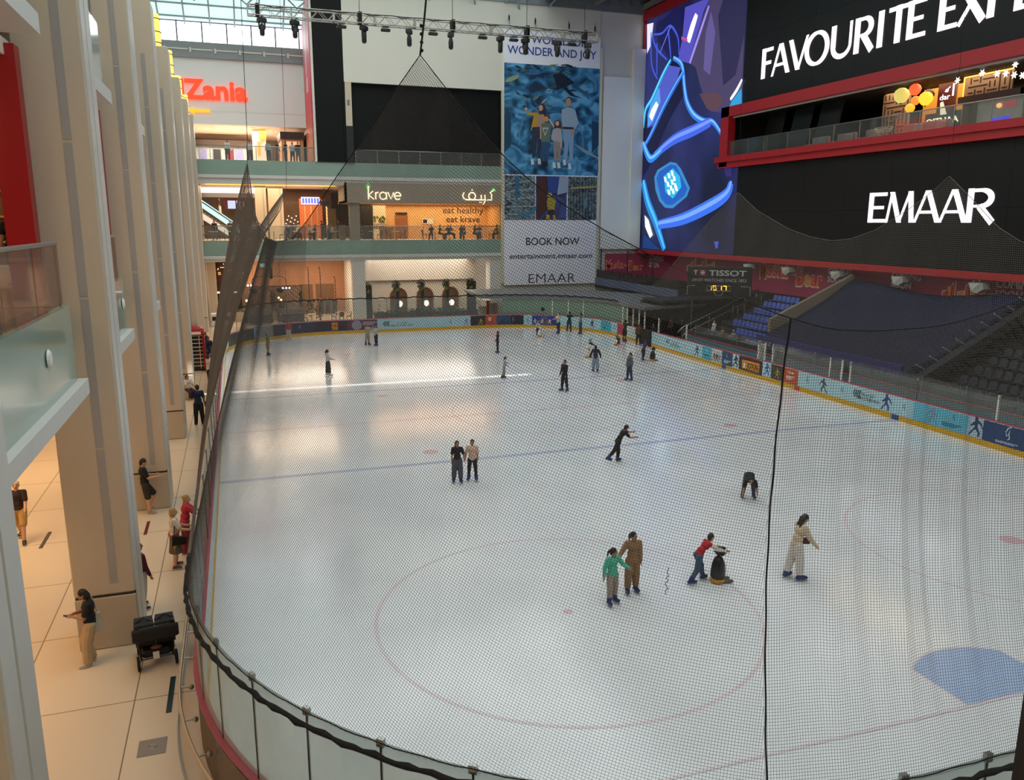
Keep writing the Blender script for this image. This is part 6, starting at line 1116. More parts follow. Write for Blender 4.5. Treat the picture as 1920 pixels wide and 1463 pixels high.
wc_ = MB().bbox(-16.3, -14.6, 39.4, 40.4, 0, 1.1, .03).build('white_counter', WHITE2, None, label='white service counter near the phone box', cat='counter'); MB().box(-16.2, -14.7, 39.35, 39.4, .5, .85).build('dark_slot', DARK, wc_)
# ------------------------------------------------------------------ people
REM = []       # (object, voxel size) whose shape is fused into one skin at the end
def rad(a): return a*PI/180
def fuse(mb, name, m, par, vox, loc_shift=None):
    o = mb.build(name, m, par); md = o.modifiers.new('fuse', 'REMESH'); md.mode = 'VOXEL'; md.voxel_size = vox; REM.append(o); return o
def ellM(mb, c, r, yd, zd, n=14, m=10):
    """ellipsoid with its own y and z directions"""
    z = Vector(zd).normalized(); y = Vector(yd); y = (y-z*y.dot(z)).normalized(); x = y.cross(z)
    return mb.ell(c, r, n, m, Matrix((x, y, z)).transposed())
SKIN = {'light': '#c99a7d', 'mid': '#a8775a', 'dark': '#6e4a37'}
def cloth(c): return mat('cloth_'+c, c, rough=.85, var=.12, scale=9, bump=.15)
def person(label, loc, head, H, top=None, legs=None, hair=('short', '#1c1512'), skin='mid', shoes=('shoe', '#2a2624'), lean=0, bend=0, arms=((8, 8, 12), (8, 8, 12)), leg=((4, 4, 6), (-4, 4, 4)), look=(0, 0), seat=None, vox=.012, fingers=True, group=None, slim=1., headgear=None, child=0):
    """top=(kind, colour, sleeve colour|None); legs=(kind, colour); arms/leg per side (left, right): pitch, spread, bend in degrees; head: 0 looks away from the near end, 90 to the right wall"""
    R = empty('person', loc, -rad(head), label, 'person', group); sk = mat('skin_'+skin, SKIN[skin], rough=.55, var=.06, scale=20)
    hs = 1+.28*child; q = H
    L, L2 = rad(lean), rad(lean+bend); d1 = Vector((0, S(L), K(L))); d2 = Vector((0, S(L2), K(L2))); fwd2 = Vector((0, K(L2), -S(L2))); fwd1 = Vector((0, K(L), -S(L)))
    P = Vector((0, 0, 0)); hip = [P+Vector((sx*.052*slim, 0, -.01)) for sx in (-1, 1)]; knees = []; ank = []; shd = []
    lf = 1-.06*child
    for i, sx in enumerate((-1, 1)):
        a, b, k = map(rad, leg[i]); u = Vector((sx*S(b), S(a)*K(b), -K(a)*K(b))); kn = hip[i]+u*.245*lf
        if kind_bend(leg[i]): v = Vector((sx*S(b)*.6, S(a-k)*K(b), -K(a-k)*K(b)))
        v = Vector((sx*S(b)*.6, S(a-k)*K(b), -K(a-k)*K(b))).normalized(); an = kn+v*.235*lf; knees.append(kn); ank.append(an); shd.append(v)
    sk8 = shoes[0] == 'skate'; sole = .042+(.055/H if sk8 else .004)
    base = -min(a.z for a in ank)+sole
    if seat is not None: base = seat/H+.055
    off = Vector((0, 0, base)); P = P+off; hip = [h+off for h in hip]; knees = [k+off for k in knees]; ank = [a+off for a in ank]
    waist = P+d1*.1; chest = P+d1*.12+d2*.11; neck = P+d1*.12+d2*.185
    lk = rad(look[0]); pt = rad(look[1])+L2*.45; hd = Vector((0, S(pt), K(pt))); hf = Vector((S(lk)*K(pt), K(lk)*K(pt), -S(pt))); hc = neck+d2*.035+hd*(.062*hs)
    hr = (.047*hs, .056*hs, .068*hs)
    sho = [neck-d2*.02+Vector((sx*.1*slim, 0, 0)) for sx in (-1, 1)]; elb = []; wri = []; fdir = []
    for i, sx in enumerate((-1, 1)):
        a, b, e = map(rad, arms[i][:3]); c = rad(arms[i][3]) if len(arms[i]) > 3 else b*.4
        u = Vector((sx*S(b), S(a)*K(b), -K(a)*K(b))); el_ = sho[i]+u*.165; v = Vector((sx*S(c), S(a+e)*K(c), -K(a+e)*K(c))); elb.append(el_); wri.append(el_+v*.14); fdir.append(v)
    V = lambda p: Vector(p)*q
    B = MB()
    ellM(B, V(P+d1*.02), (.082*slim*q, .062*q, .075*q), fwd1, d1); ellM(B, V(waist), (.072*slim*q, .055*q, .08*q), fwd1, d1); ellM(B, V(chest), (.088*slim*q, .06*q, .092*q), fwd2, d2)
    B.cone(V(neck-d2*.04), V(hc-hd*.03), .03*q, .026*q); B.cone(V(sho[0]), V(sho[1]), .034*q, .034*q)
    hu = (hf-hd*hf.dot(hd)).normalized(); hx = hu.cross(hd)
    ellM(B, V(hc), tuple(r*q for r in hr), hu, hd); ellM(B, V(hc-hd*.035*hs+hu*.016*hs), (.034*hs*q, .036*hs*q, .036*hs*q), hu, hd)
    B.cone(V(hc+hu*.052*hs+hd*.006), V(hc+hu*.066*hs-hd*.014*hs), .007*q, .01*q, 8)
    for sx in (-1, 1): ellM(B, V(hc+hx*(sx*.047*hs)-hd*.002), (.008*q, .016*q, .02*q), hu, hd, 8, 6)
    for i, sx in enumerate((-1, 1)):
        B.cone(V(hip[i]), V(knees[i]), .058*q, .04*q); B.cone(V(knees[i]), V(ank[i]), .039*q, .024*q); ellM(B, V(ank[i]+Vector((0, .035, -.022))), (.022*q, .055*q, .018*q), (0, 1, 0), (0, 0, 1))
        B.cone(V(sho[i]), V(elb[i]), .034*q, .027*q); B.cone(V(elb[i]), V(wri[i]), .027*q, .019*q)
        f = fdir[i]; pd = Vector((0, 1, 0)); pd = (pd-f*pd.dot(f)).normalized() if abs(pd.dot(f)) < .95 else Vector((0, 0, 1)); pn = f.cross(pd)
        ellM(B, V(wri[i]+f*.026), (.011*q, .023*q, .03*q), pd, f, 10, 8)
        if fingers:
            for j, (w, ln) in enumerate(((.017, .036), (.006, .042), (-.006, .04), (-.017, .031))):
                k0 = wri[i]+f*.048+pd*w; k1 = k0+f*ln*.55-pn*(-sx)*.004; k2 = k1+(f*.8-pn*(-sx)*.5).normalized()*ln*.45; B.cone(V(k0), V(k1), .0058*q, .0054*q, 6); B.cone(V(k1), V(k2), .0054*q, .0048*q, 6)
            t0 = wri[i]+f*.018+pd*.018; t1 = t0+(f*.6+pd*.8).normalized()*.024; B.cone(V(t0), V(t1), .0066*q, .006*q, 6); B.cone(V(t1), V(t1+(f*.95+pd*.2).normalized()*.018), .006*q, .005*q, 6)
        else: B.cone(V(wri[i]+f*.04), V(wri[i]+f*.08), .016*q, .01*q, 8)
    body = fuse(B, 'body', sk, R, vox)
    # face
    if fingers:
        E = MB(); 
        for sx in (-1, 1): ellM(E, V(hc+hu*.0515*hs+hx*(sx*.019*hs)+hd*.008*hs), (.0075*q, .005*q, .005*q), hu, hd, 8, 6)
        E.build('eyes', mat('eye_dark', '#20160f', rough=.3), R); M_ = MB(); ellM(M_, V(hc+hu*.05*hs-hd*.036*hs), (.014*q, .006*q, .0045*q), hu, hd, 8, 6); M_.build('mouth', mat('lip', '#8a4a42', rough=.5), R)
        E = MB()
        for sx in (-1, 1): ellM(E, V(hc+hu*.052*hs+hx*(sx*.019*hs)+hd*.02*hs), (.012*q, .004*q, .0028*q), hu, hd, 8, 6)
        E.build('eyebrows', mat('brow', '#241a14', rough=.8), R)
    # hair
    hk, hcol = hair; hm = mat('hair_'+hcol, hcol, rough=.6, var=.2, scale=14, bump=.2); Hh = MB()
    if hk != 'bald':
        ellM(Hh, V(hc+hd*.012*hs-hu*.010*hs), (.053*hs*q, .057*hs*q, .066*hs*q), hu, hd); ellM(Hh, V(hc-hu*.028*hs-hd*.008*hs), (.05*hs*q, .036*hs*q, .055*hs*q), hu, hd)
        if hk == 'long':
            for k in (-.028, 0, .028): Hh.cone(V(hc-hu*.042*hs+hx*k), V(neck-fwd2*.052-d2*.055+hx*k*1.2), .026*hs*q, .016*q)
        if hk == 'bob': ellM(Hh, V(hc-hd*.025*hs-hu*.014*hs), (.062*hs*q, .05*hs*q, .06*hs*q), hu, hd)
        if hk == 'pony': Hh.cone(V(hc-hu*.058*hs+hd*.02), V(hc-hu*.085*hs-hd*.03), .017*q, .02*q); Hh.cone(V(hc-hu*.085*hs-hd*.03), V(hc-hu*.082*hs-hd*.15), .02*q, .007*q)
        if hk == 'bun': ellM(Hh, V(hc-hu*.055*hs+hd*.035), (.026*q, .026*q, .024*q), hu, hd)
        if hk == 'curly':
            for k in range(14): w = k*2.4; Hh.ell(V(hc-hu*(.02+.03*abs(S(k)))+hx*(.05*K(w))+hd*(-.045+.006*k)), .022*q, 8, 6)
        o = fuse(Hh, 'hair', hm, R, max(vox, .008))
    if headgear:
        gk, gc = headgear; g = MB(); gm = mat('gear_'+gc, gc, rough=.45, var=.05)
        if gk == 'helmet':
            ellM(g, V(hc+hd*.024*hs-hu*.004), (.062*hs*q, .07*hs*q, .062*hs*q), hu, hd); g.build('helmet', gm, R, True); g = MB().tube([V(hc+hx*(.05*hs*K(a))-hd*(.06*hs*S(a))+hd*.01) for a in [PI*i/8 for i in range(9)]], .004*q, 5); g.build('chin_strap', mat('strap', '#1a1a1a'), R)
        if gk == 'cap': ellM(g, V(hc+hd*.028*hs-hu*.002), (.056*hs*q, .062*hs*q, .05*hs*q), hu, hd); ellM(g, V(hc+hd*.03*hs+hu*.06*hs), (.036*hs*q, .036*hs*q, .006*q), hu, hd, 10, 6); g.build('cap', gm, R, True)
        if gk in ('hood', 'hijab'): ellM(g, V(hc-hu*.012*hs), (.062*hs*q, .062*hs*q, .078*hs*q), hu, hd); g.cone(V(hc-hd*.05*hs-hu*.01), V(neck-d2*.02), .05*hs*q, .075*q); fuse(g, gk, gm, R, max(vox, .01))
    # top
    if top:
        tk, tc = top[0], top[1]; T = MB(); g = .010 if tk != 'loose' else .018; slv = top[2] if len(top) > 2 else 'short'
        ellM(T, V(P+d1*(.035 if tk != 'loose' else .015)), ((.086+g)*slim*q, (.064+g)*q, (.062 if tk != 'loose' else .075)*q), fwd1, d1); ellM(T, V(waist), ((.076+g)*slim*q, (.058+g)*q, .085*q), fwd1, d1); ellM(T, V(chest), ((.091+g*.8)*slim*q, (.062+g)*q, .092*q), fwd2, d2); T.cone(V(sho[0]-d2*.002), V(sho[1]-d2*.002), (.036+g*.5)*q, (.036+g*.5)*q)
        for i in (0, 1):
            if slv == 'short': e = sho[i].lerp(elb[i], .72); T.cone(V(sho[i]), V(e), (.037+g*.5)*q, (.035+g*.6)*q)
            elif slv == 'long' and len(top) <= 3: T.cone(V(sho[i]), V(elb[i]), (.037+g*.5)*q, (.03+g*.6)*q); T.cone(V(elb[i]), V(wri[i].lerp(elb[i], .06)), (.03+g*.6)*q, (.022+g*.5)*q)
        fuse(T, 'top', cloth(tc), R, vox)
        if slv == 'long' and len(top) > 3:
            T = MB()
            for i in (0, 1): T.cone(V(sho[i].lerp(elb[i], .15)), V(elb[i]), (.037+g*.5)*q, (.032+g*.6)*q); T.cone(V(elb[i]), V(wri[i].lerp(elb[i], .06)), (.032+g*.6)*q, (.022+g*.5)*q)
            fuse(T, 'sleeves', cloth(top[3]), R, vox)
    if legs:
        lk_, lc = legs[0], legs[1]; T = MB(); w = {'slim': .004, 'wide': .022}.get(lk_, .011)
        if lk_ == 'skirt':
            t = MB(); n = 30
            prof = [(.07, P.z+.09), (.088, P.z+.02), (.1, P.z-.12), (.125, P.z-.27)]; vs = []
            for r, z in prof:
                for k in range(n): a = 2*PI*k/n; f = 1+(.06 if k % 2 else -.03)*min(1, (P.z+.09-z)*5); vs.append((r*f*K(a)*q, r*f*.8*S(a)*q, z*q))
            t.add(vs, [(i*n+k, i*n+(k+1) % n, (i+1)*n+(k+1) % n, (i+1)*n+k) for i in range(3) for k in range(n)]+[tuple(range(n)), tuple(range(4*n-1, 3*n-1, -1))]).build('skirt', cloth(lc), R)
        else:
            ellM(T, V(P+d1*.012), ((.084+w*.4)*slim*q, (.064+w*.4)*q, .075*q), fwd1, d1)
            for i in (0, 1):
                kx = knees[i] if lk_ != 'shorts' else hip[i].lerp(knees[i], .86); T.cone(V(hip[i]), V(kx), (.06+w*.5)*q, (.044+w*(1 if lk_ != 'shorts' else 1.3))*q)
                if lk_ != 'shorts': e = knees[i].lerp(ank[i], .93 if not sk8 else .7); T.cone(V(knees[i]), V(e), (.042+w)*q, (.03+w*1.2)*q)
            fuse(T, 'shorts' if lk_ == 'shorts' else 'trousers', cloth(lc), R, vox)
    for i in (0, 1):
        s = MB(); sc_ = shoes[1]; a = ank[i]; tilt = max(-.8, min(.8, math.atan2(shd[i].y, -shd[i].z))) if seat is None else 0; toe = Vector((.0, K(-tilt*.7), S(-tilt*.7)*0+S(tilt*.0))); 
        fw = Vector((( -1, 1)[i]*.22, 1, 0)).normalized(); up = Vector((0, 0, 1))
        if a.z-sole > .03: fw = (fw-up*min(1.0, (a.z-sole)*4)).normalized(); up = (up-fw*up.dot(fw)).normalized()
        if sk8:
            s.cone(V(a+(knees[i]-a)*.3), V(a), .046*q, .043*q); ellM(s, V(a+fw*.042-up*.016), (.039*q, .09*q, .034*q), fw, up); ellM(s, V(a-fw*.02-up*.02), (.037*q, .044*q, .032*q), fw, up)
            o = fuse(s, 'skate_boot', mat('boot_'+sc_, sc_, rough=.35, var=.1), R, max(vox*.8, .008))
            c = V(a+fw*.03-up*.041)-up*.03; bl = MB().obox(c, fw*(.16*H/1.6), fw.cross(up)*.002, up*.014)
            for e in (-.07, .08): bl.obox(c+fw*e+up*.022, fw*.025, fw.cross(up)*.012, up*.02)
            bl.build('skate_blade', STEEL, o)
        else:
            ellM(s, V(a+fw*.034-up*.02), (.032*q, .078*q, .026*q), fw, up); s.cone(V(a+up*.004), V(a-up*.015), .03*q, .032*q); o = fuse(s, 'shoe', mat('shoe_'+sc_, sc_, rough=.5, var=.1), R, max(vox*.8, .008))
            MB().prism([(.034*q*K(t), .034*q*1.0*S(t)) if abs(S(t)) < 0 else (.034*q*K(t), .08*q*S(t)) for t in [2*PI*k/16 for k in range(16)]], V(a+fw*.034-up*.042), fw.cross(up), fw, up*.012*q).build('sole', mat('pale_sole', '#c9c4ba', rough=.6), o)
    R['_h'] = 0; del R['_h']
    R_pts[label] = dict(wri=[V(w) for w in wri], hip=[V(h) for h in hip], sho=[V(h) for h in sho], R=R, q=q)
    return R
R_pts = {}
def kind_bend(x): return False
BLUE = ('skate', '#1d2f63'); DK = '#17171a'
def W(R, p):
    """world position of a point given in a person's own frame"""
    a = R.rotation_euler[2]; return Vector((R.location.x+p[0]*K(a)-p[1]*S(a), R.location.y+p[0]*S(a)+p[1]*K(a), R.location.z+p[2]))
G = 'skaters on the ice'
# skaters near the camera
person('girl skater in mint green top with long ponytail, holding the tan skater', (-5.84, -19.98, 0), 170, 1.40, ('loose', '#4fae92', 'long'), ('plain', '#9c8c80'), ('pony', '#15100e'), 'mid', BLUE, arms=((14, 34, 30, 40), (-4, 20, 8)), leg=((-2, 4, 3), (8, 5, 8)), vox=.009, group=G, child=.35, look=(-45, 12))
person('skater in tan hoodie and tan trousers holding the smaller girl', (-5.11, -19.59, 0), 190, 1.57, ('loose', '#8f6c4d', 'long'), ('wide', '#8a6849'), ('pony', '#16110f'), 'mid', BLUE, arms=((0, 7, 8), (14, 34, 20, 40)), leg=((-2, 3, 3), (6, 4, 6)), vox=.009, group=G, look=(-32, 14))
person('boy skater in red and white jersey bending over a penguin aid', (-3.25, -19.6, 0), 92, 1.42, ('plain', '#a81626', 'long', '#d8c9c0'), ('plain', '#3d5266'), ('short', '#2c1d14'), 'light', BLUE, lean=34, bend=12, arms=((48, 6, 28), (52, 8, 24)), leg=((26, 4, 14), (-12, 5, 22)), vox=.009, group=G, child=.2, look=(0, -8))
person('woman skater in cream top and white wide trousers with long dark hair', (-.75, -20.23, 0), 92, 1.74, ('loose', '#cbb79a', 'long'), ('wide', '#d2c8c2'), ('long', '#2a1a14'), 'light', BLUE, lean=6, bend=10, arms=((32, 10, 24), (22, 12, 18)), leg=((-8, 5, 6), (6, 4, 4)), vox=.009, group=G, look=(0, 22), slim=.92)
person('girl skater in black tee and grey trousers with long black hair', (-6.99, -9.81, 0), 190, 1.5, ('plain', DK, 'short'), ('wide', '#4c4c55'), ('long', '#100d0c'), 'mid', BLUE, arms=((2, 18, 6), (2, 8, 6)), leg=((2, 4, 3), (-2, 5, 3)), vox=.010, group=G, look=(-15, 8))
person('girl skater in pale pink tee and black jeans beside the black-clad girl', (-6.42, -9.74, 0), 200, 1.48, ('loose', '#cdac98', 'short'), ('slim', '#1d1f25'), ('short', '#140f0d'), 'mid', BLUE, arms=((2, 8, 6), (2, 18, 6)), leg=((2, 6, 3), (-2, 6, 3)), vox=.010, group=G, look=(6, 6))
person('skater dressed in black gliding forward with one arm out', (-.5, -9.33, 0), 95, 1.52, ('plain', '#131315', 'short'), ('plain', '#151517'), ('short', '#120f0e'), 'mid', BLUE, lean=28, bend=10, arms=((70, 10, 20), (40, 12, 50)), leg=((10, 4, 12), (-30, 5, 14)), vox=.011, group=G, headgear=('cap', '#151414'))
person('skater in black top bent right down with hands on the ice', (1.86, -14.42, 0), 208, 1.5, ('plain', '#1b1b1e', 'short'), ('plain', '#3c424a'), ('short', '#140f0d'), 'mid', BLUE, lean=92, bend=22, arms=((-6, 16, 8), (4, 14, 8)), leg=((16, 10, 26), (12, 10, 26)), vox=.011, group=G, look=(0, -30))
_w = person_ref = [o for o in bpy.data.objects if o.get('label', '').startswith('woman skater in cream')][0]
pk = MB().prism([(-.11, -.07), (.1, -.1), (.12, .06), (-.08, .1)], (-.05, 0, 0), (0, 1, 0), UZ, (.05, 0, 0)).build('maroon_pouch', cloth('#5a2038'), None, label='small maroon pouch held at the front of the woman in cream', cat='pouch'); pk.location = W(_w, (-.02, .3, 1.02)); pk.rotation_euler = (0, 0, -rad(92))
# skaters further off
person('man skater dressed all in black standing alone by the far blue line', (2.67, 3.76, 0), 250, 1.70, ('plain', '#15161b', 'long'), ('plain', '#17181d'), ('short', '#17110e'), 'mid', BLUE, leg=((-4, 5, 4), (6, 5, 6)), vox=.013, group=G)
person('girl skater in grey top and blue jeans with dark ponytail', (7.45, 5.4, 0), 265, 1.62, ('loose', '#555963', 'long'), ('plain', '#27364d'), ('pony', '#17100d'), 'mid', BLUE, arms=((-6, 10, 10), (6, 8, 10)), leg=((-4, 3, 4), (8, 4, 8)), vox=.013, group=G)
person('girl skater in dark purple hoodie and light jeans seen from behind', (6.69, 8.54, 0), 25, 1.62, ('loose', '#2e2338', 'long'), ('wide', '#7d8c9c'), ('long', '#15110f'), 'mid', BLUE, lean=10, arms=((4, 24, 6), (4, 26, 6)), leg=((2, 4, 4), (-10, 5, 6)), vox=.013, group=G)
person('child skater in turquoise helmet and black vest pushing a white penguin', (8.75, 14.4, 0), 130, 1.2, ('plain', '#c9c6c0', 'long', '#1c1c20'), ('plain', '#2c2e36'), ('short', '#1a1310'), 'mid', BLUE, lean=26, arms=((50, 10, 20), (55, 10, 20)), leg=((16, 6, 10), (-4, 6, 10)), vox=.013, group=G, child=.6, headgear=('helmet', '#2fa3ad'))
person('child skater in pale blue top with reddish cap, arms out', (.68, 8.3, 0), 100, 1.26, ('plain', '#93a4a8', 'long'), ('plain', '#8b8a88'), ('short', '#3a1c16'), 'light', ('skate', '#2a2a30'), lean=8, arms=((50, 30, 20), (20, 24, 20)), leg=((6, 6, 8), (-10, 8, 8)), vox=.013, group=G, child=.5, headgear=('cap', '#5a2a28'))
person('girl skater in black with long hair near the far red dot', (3.23, 17.55, 0), 280, 1.5, ('plain', '#191512', 'long'), ('plain', '#1f1a16'), ('long', '#120e0c'), 'mid', BLUE, arms=((10, 10, 40), (0, 8, 10)), leg=((2, 3, 4), (-2, 4, 4)), vox=.014, group=G, fingers=False)
person('woman skater in white tee and dark trousers with ponytail and waist bag', (-9.09, 12.38, 0), 80, 1.55, ('loose', '#cfcdc9', 'short'), ('wide', '#3c3c34'), ('pony', '#17110f'), 'mid', ('skate', '#c9c9c9'), arms=((10, 8, 60), (14, 8, 60)), leg=((-4, 5, 3), (6, 5, 5)), vox=.014, group=G)
person('child skater in white with turquoise helmet beside the royal blue advert', (9.1, 25.1, 0), 200, 1.16, ('plain', '#b9b2ae', 'long'), ('plain', '#2b3350'), ('short', '#1a1310'), 'light', BLUE, lean=16, arms=((40, 8, 20), (40, 8, 20)), vox=.016, group=G, child=.6, headgear=('helmet', '#3fb0b8'), fingers=False)
person('skater in white tee and jeans reaching out beside the royal blue advert', (11.1, 25.6, 0), 255, 1.7, ('loose', '#c2bfb4', 'short'), ('plain', '#28334a'), ('short', '#3a2a20'), 'light', BLUE, arms=((58, 14, 20), (50, 10, 20)), leg=((4, 4, 4), (-4, 4, 4)), vox=.015, group=G, fingers=False)
person('skater in black jacket leaning on the far boards by the pale advert', (12.4, 26.4, 0), 35, 1.66, ('plain', '#17191d', 'long'), ('plain', '#27324a'), ('short', '#15100e'), 'mid', BLUE, lean=14, arms=((50, 10, 40), (60, 10, 20)), leg=((-8, 5, 6), (0, 5, 4)), vox=.015, group=G, fingers=False)
person('girl skater in grey-blue top and long mauve jeans near the far boards', (12.72, 24.75, 0), 300, 1.72, ('plain', '#7d8c98', 'long'), ('wide', '#4b4a66'), ('pony', '#1a120f'), 'mid', BLUE, leg=((2, 3, 3), (-2, 3, 3)), vox=.015, group=G, fingers=False)
person('child in pink helmet and white top kneeling on the ice by the boards', (13.4, 18.9, 0), 250, 1.15, ('loose', '#c9c0b6', 'long'), ('plain', '#22252c'), ('short', '#1a1310'), 'mid', BLUE, lean=20, arms=((40, 8, 30), (40, 8, 30)), leg=((80, 8, 130), (40, 8, 120)), vox=.015, group=G, child=.6, headgear=('helmet', '#c8336a'), fingers=False)
person('skater in black and green top leaning at the gate', (14.2, 19.6, 0), 60, 1.66, ('plain', '#23281d', 'short'), ('shorts', '#1a1a1c'), ('short', '#15100e'), 'dark', BLUE, lean=10, arms=((50, 10, 40), (60, 10, 20)), vox=.015, group=G, fingers=False)
person('person in brown fur-collared jacket standing at the gate', (14.4, 17.7, 0), 20, 1.58, ('loose', '#5a4228', 'long'), ('plain', '#17171a'), ('curly', '#5a4026'), 'mid', BLUE, vox=.015, group=G, fingers=False)
person('person in dark blue clothes standing inside the gate opening', (15.6, 17.6, 0), 250, 1.62, ('loose', '#1a2134', 'long'), ('plain', '#15171d'), ('short', '#15100e'), 'mid', ('shoe', '#1a1a1a'), vox=.016, fingers=False)
person('child in purple hooded jacket pushing a dark penguin near the gate', (11.5, 11.4, 0), 70, 1.36, ('loose', '#472a56', 'long'), ('plain', '#1a191d'), ('short', '#15100e'), 'mid', BLUE, lean=22, arms=((48, 10, 20), (52, 10, 16)), leg=((14, 6, 8), (-14, 6, 10)), vox=.014, group=G, child=.3, headgear=('hood', '#4a2b5a'), fingers=False)
person('skater in green top and tan shorts with grey cap at the far left', (-12.21, 21.33, 0), 110, 1.5, ('plain', '#4d6e3c', 'short'), ('shorts', '#8d775c'), ('short', '#2a1c14'), 'mid', ('skate', '#1f1a18'), leg=((0, 6, 6), (2, 6, 4)), vox=.016, group=G, headgear=('cap', '#77736f'), fingers=False)
person('skater in coral red top and white trousers by the far left boards', (-10.4, 28.0, 0), 190, 1.55, ('plain', '#a84652', 'long'), ('plain', '#b3ada6'), ('short', '#2a1c14'), 'mid', ('skate', '#9a9690'), vox=.016, group=G, fingers=False)
person('skater in grey jacket and beige trousers lifting hands to the face', (-4.95, 24.0, 0), 150, 1.55, ('loose', '#9a9a96', 'long'), ('plain', '#94897a'), ('short', '#2a1c14'), 'mid', ('skate', '#1a1a1e'), arms=((60, 30, 100), (60, 30, 100)), vox=.015, group=G, fingers=False)
person('skater in pale grey jacket and black trousers beside the beige trousers', (-4.4, 23.4, 0), 240, 1.52, ('loose', '#aab0b0', 'long'), ('plain', '#17181a'), ('short', '#15100e'), 'mid', BLUE, arms=((50, 10, 40), (40, 10, 40)), vox=.015, group=G, fingers=False)
# penguin skating aids
PBL = mat('penguin_black', '#1b1b1d', rough=.35, var=.06); PWH = mat('penguin_white', '#d8d4cb', rough=.4, var=.05); PYE = mat('penguin_yellow', '#c8922a', rough=.4); PGR = mat('penguin_sole', '#55504c', rough=.5)
def penguin(loc, head, H, label, coat=None, foot=None):
    p = empty('penguin_skating_aid', loc, -rad(head), label, 'skating aid', 'penguin skating aids'); c = coat or PBL; k = H/.9
    b = MB().lathe([(.13*k, .07*k), (.17*k, .15*k), (.175*k, .3*k), (.15*k, .48*k), (.1*k, .6*k), (.07*k, .64*k)], 16); b.build('body', c, p, True)
    MB().ell((0, .075*k, .3*k), (.135*k, .13*k, .25*k), 14, 10).build('belly', PWH, p, True); MB().ell((0, .05*k, .77*k), (.11*k, .15*k, .12*k), 14, 10).build('head', c, p, True)
    MB().cone((0, .17*k, .76*k), (0, .27*k, .74*k), .042*k, .02*k).build('beak', PYE, p)
    for sx in (-1, 1):
        MB().ell((sx*.08*k, .13*k, .8*k), (.036*k, .045*k, .045*k), 10, 8).build('eye_patch', PWH, p); MB().ell((sx*.105*k, .15*k, .81*k), .016*k, 8, 6).build('eye', PBL, p)
        MB().ell((sx*.165*k, .0, .38*k), (.03*k, .07*k, .17*k), 10, 8).build('wing', c, p); MB().ell((sx*.09*k, .2*k, .04*k), (.07*k, .17*k, .04*k), 12, 8).build('foot', foot or PGR, p)
        MB().tube([(sx*.09*k, .06*k, .7*k), (sx*.14*k, -.02*k, .72*k), (sx*.15*k, -.06*k, .7*k)], .018*k, 6).build('grip', c, p)
    MB().lathe([(.16*k, .02*k), (.18*k, .06*k), (.17*k, .1*k), (.14*k, .12*k)], 16).build('base_ring', PYE, p)
penguin((-2.72, -19.72, 0), 95, .98, 'black and yellow penguin aid under the red-jerseyed boy'); penguin((9.0, 24.35, 0), 200, .85, 'white penguin aid held by the child at the royal blue advert', PWH, PYE)
penguin((8.45, 13.75, 0), 130, .85, 'white penguin aid with yellow base before the black-vested child', PWH, PYE); penguin((13.0, 18.4, 0), 250, .8, 'black penguin aid with red foot by the kneeling child', PBL, RED); penguin((12.1, 11.2, 0), 80, .95, 'black penguin aid with red foot pushed by the purple hood', PBL, RED)

# people on the mall floor
f = person('person in black polo and beige trousers leaning on the column with a phone', (-17.3, -18.95, 0), 262, 1.68, ('plain', '#1b191a', 'short'), ('wide', '#b39a78'), ('bob', '#16100d'), 'mid', ('shoe', '#b9b2a8'), lean=-5, bend=8, arms=((18, 4, 78, -34), (22, 6, 76, -34)), leg=((12, 2, 10), (18, 0, 34)), look=(0, 34), vox=.009)
ph = MB().bbox(-.035, .035, -.075, .075, -.005, .005, .003).build('mobile_phone', mat('phone_black', '#16161a', rough=.2), None, label='dark phone held by the person in black polo', cat='phone'); _k = R_pts[f['label']]['wri']; ph.location = W(f, (_k[0]+_k[1])*.5+Vector((0, .1, .012))); ph.rotation_euler = (.3, 0, -rad(262))
tb_ = empty('tote_bag', W(f, (.2, -.06, 0)), -rad(262), 'white cloth tote bag hanging from the shoulder beside the column', 'bag'); TOTE = mat('tote_cloth', '#cbc2b2', rough=.9, var=.08, bump=.2)
MB().prism([(-.2, .62), (.0, .58), (.17, .66), (.15, 1.02), (-.14, 1.02)], (-.05, 0, 0), (0, 1, 0), UZ, (.09, 0, 0)).build('bag_body', TOTE, tb_); MB().tube([(0, -.1, 1.0), (0, -.05, 1.3), (-.02, .0, 1.42), (0, .05, 1.3), (0, .1, 1.0)], .018, 6).build('strap', TOTE, tb_)
person('man in brown-black polo and tan shorts striding on the mall floor', (-20.3, -11.0, 0), 185, 1.86, ('plain', '#2a1c18', 'short'), ('shorts', '#b08a52'), ('short', '#c9bfae'), 'light', ('shoe', '#2a2522'), arms=((20, 8, 16), (-16, 8, 10)), leg=((22, 3, 10), (-16, 3, 22)), vox=.011, look=(-10, 0))
person('person in black mostly hidden behind the striding man', (-21.6, -7.2, 0), 350, 1.72, ('plain', '#1c1816', 'short'), ('plain', '#26221f'), ('short', '#1a1310'), 'mid', vox=.014, fingers=False)
person('man in maroon top standing behind the column near the pram', (-16.56, -16.6, 0), 60, 1.66, ('plain', '#4f1820', 'long'), ('plain', '#c9c1b4'), ('short', '#181210'), 'mid', ('shoe', '#2a2a30'), vox=.012)
person('person in black top and dark shorts leaning on the second column with a phone', (-17.1, -9.64, 0), 80, 1.80, ('plain', '#17181c', 'short'), ('shorts', '#2e2820'), ('short', '#1d1310'), 'light', ('shoe', '#8f8370'), lean=-4, arms=((24, 6, 64, -10), (26, 6, 64, -10)), leg=((34, 2, 62), (6, 2, 4)), look=(0, 26), vox=.012)
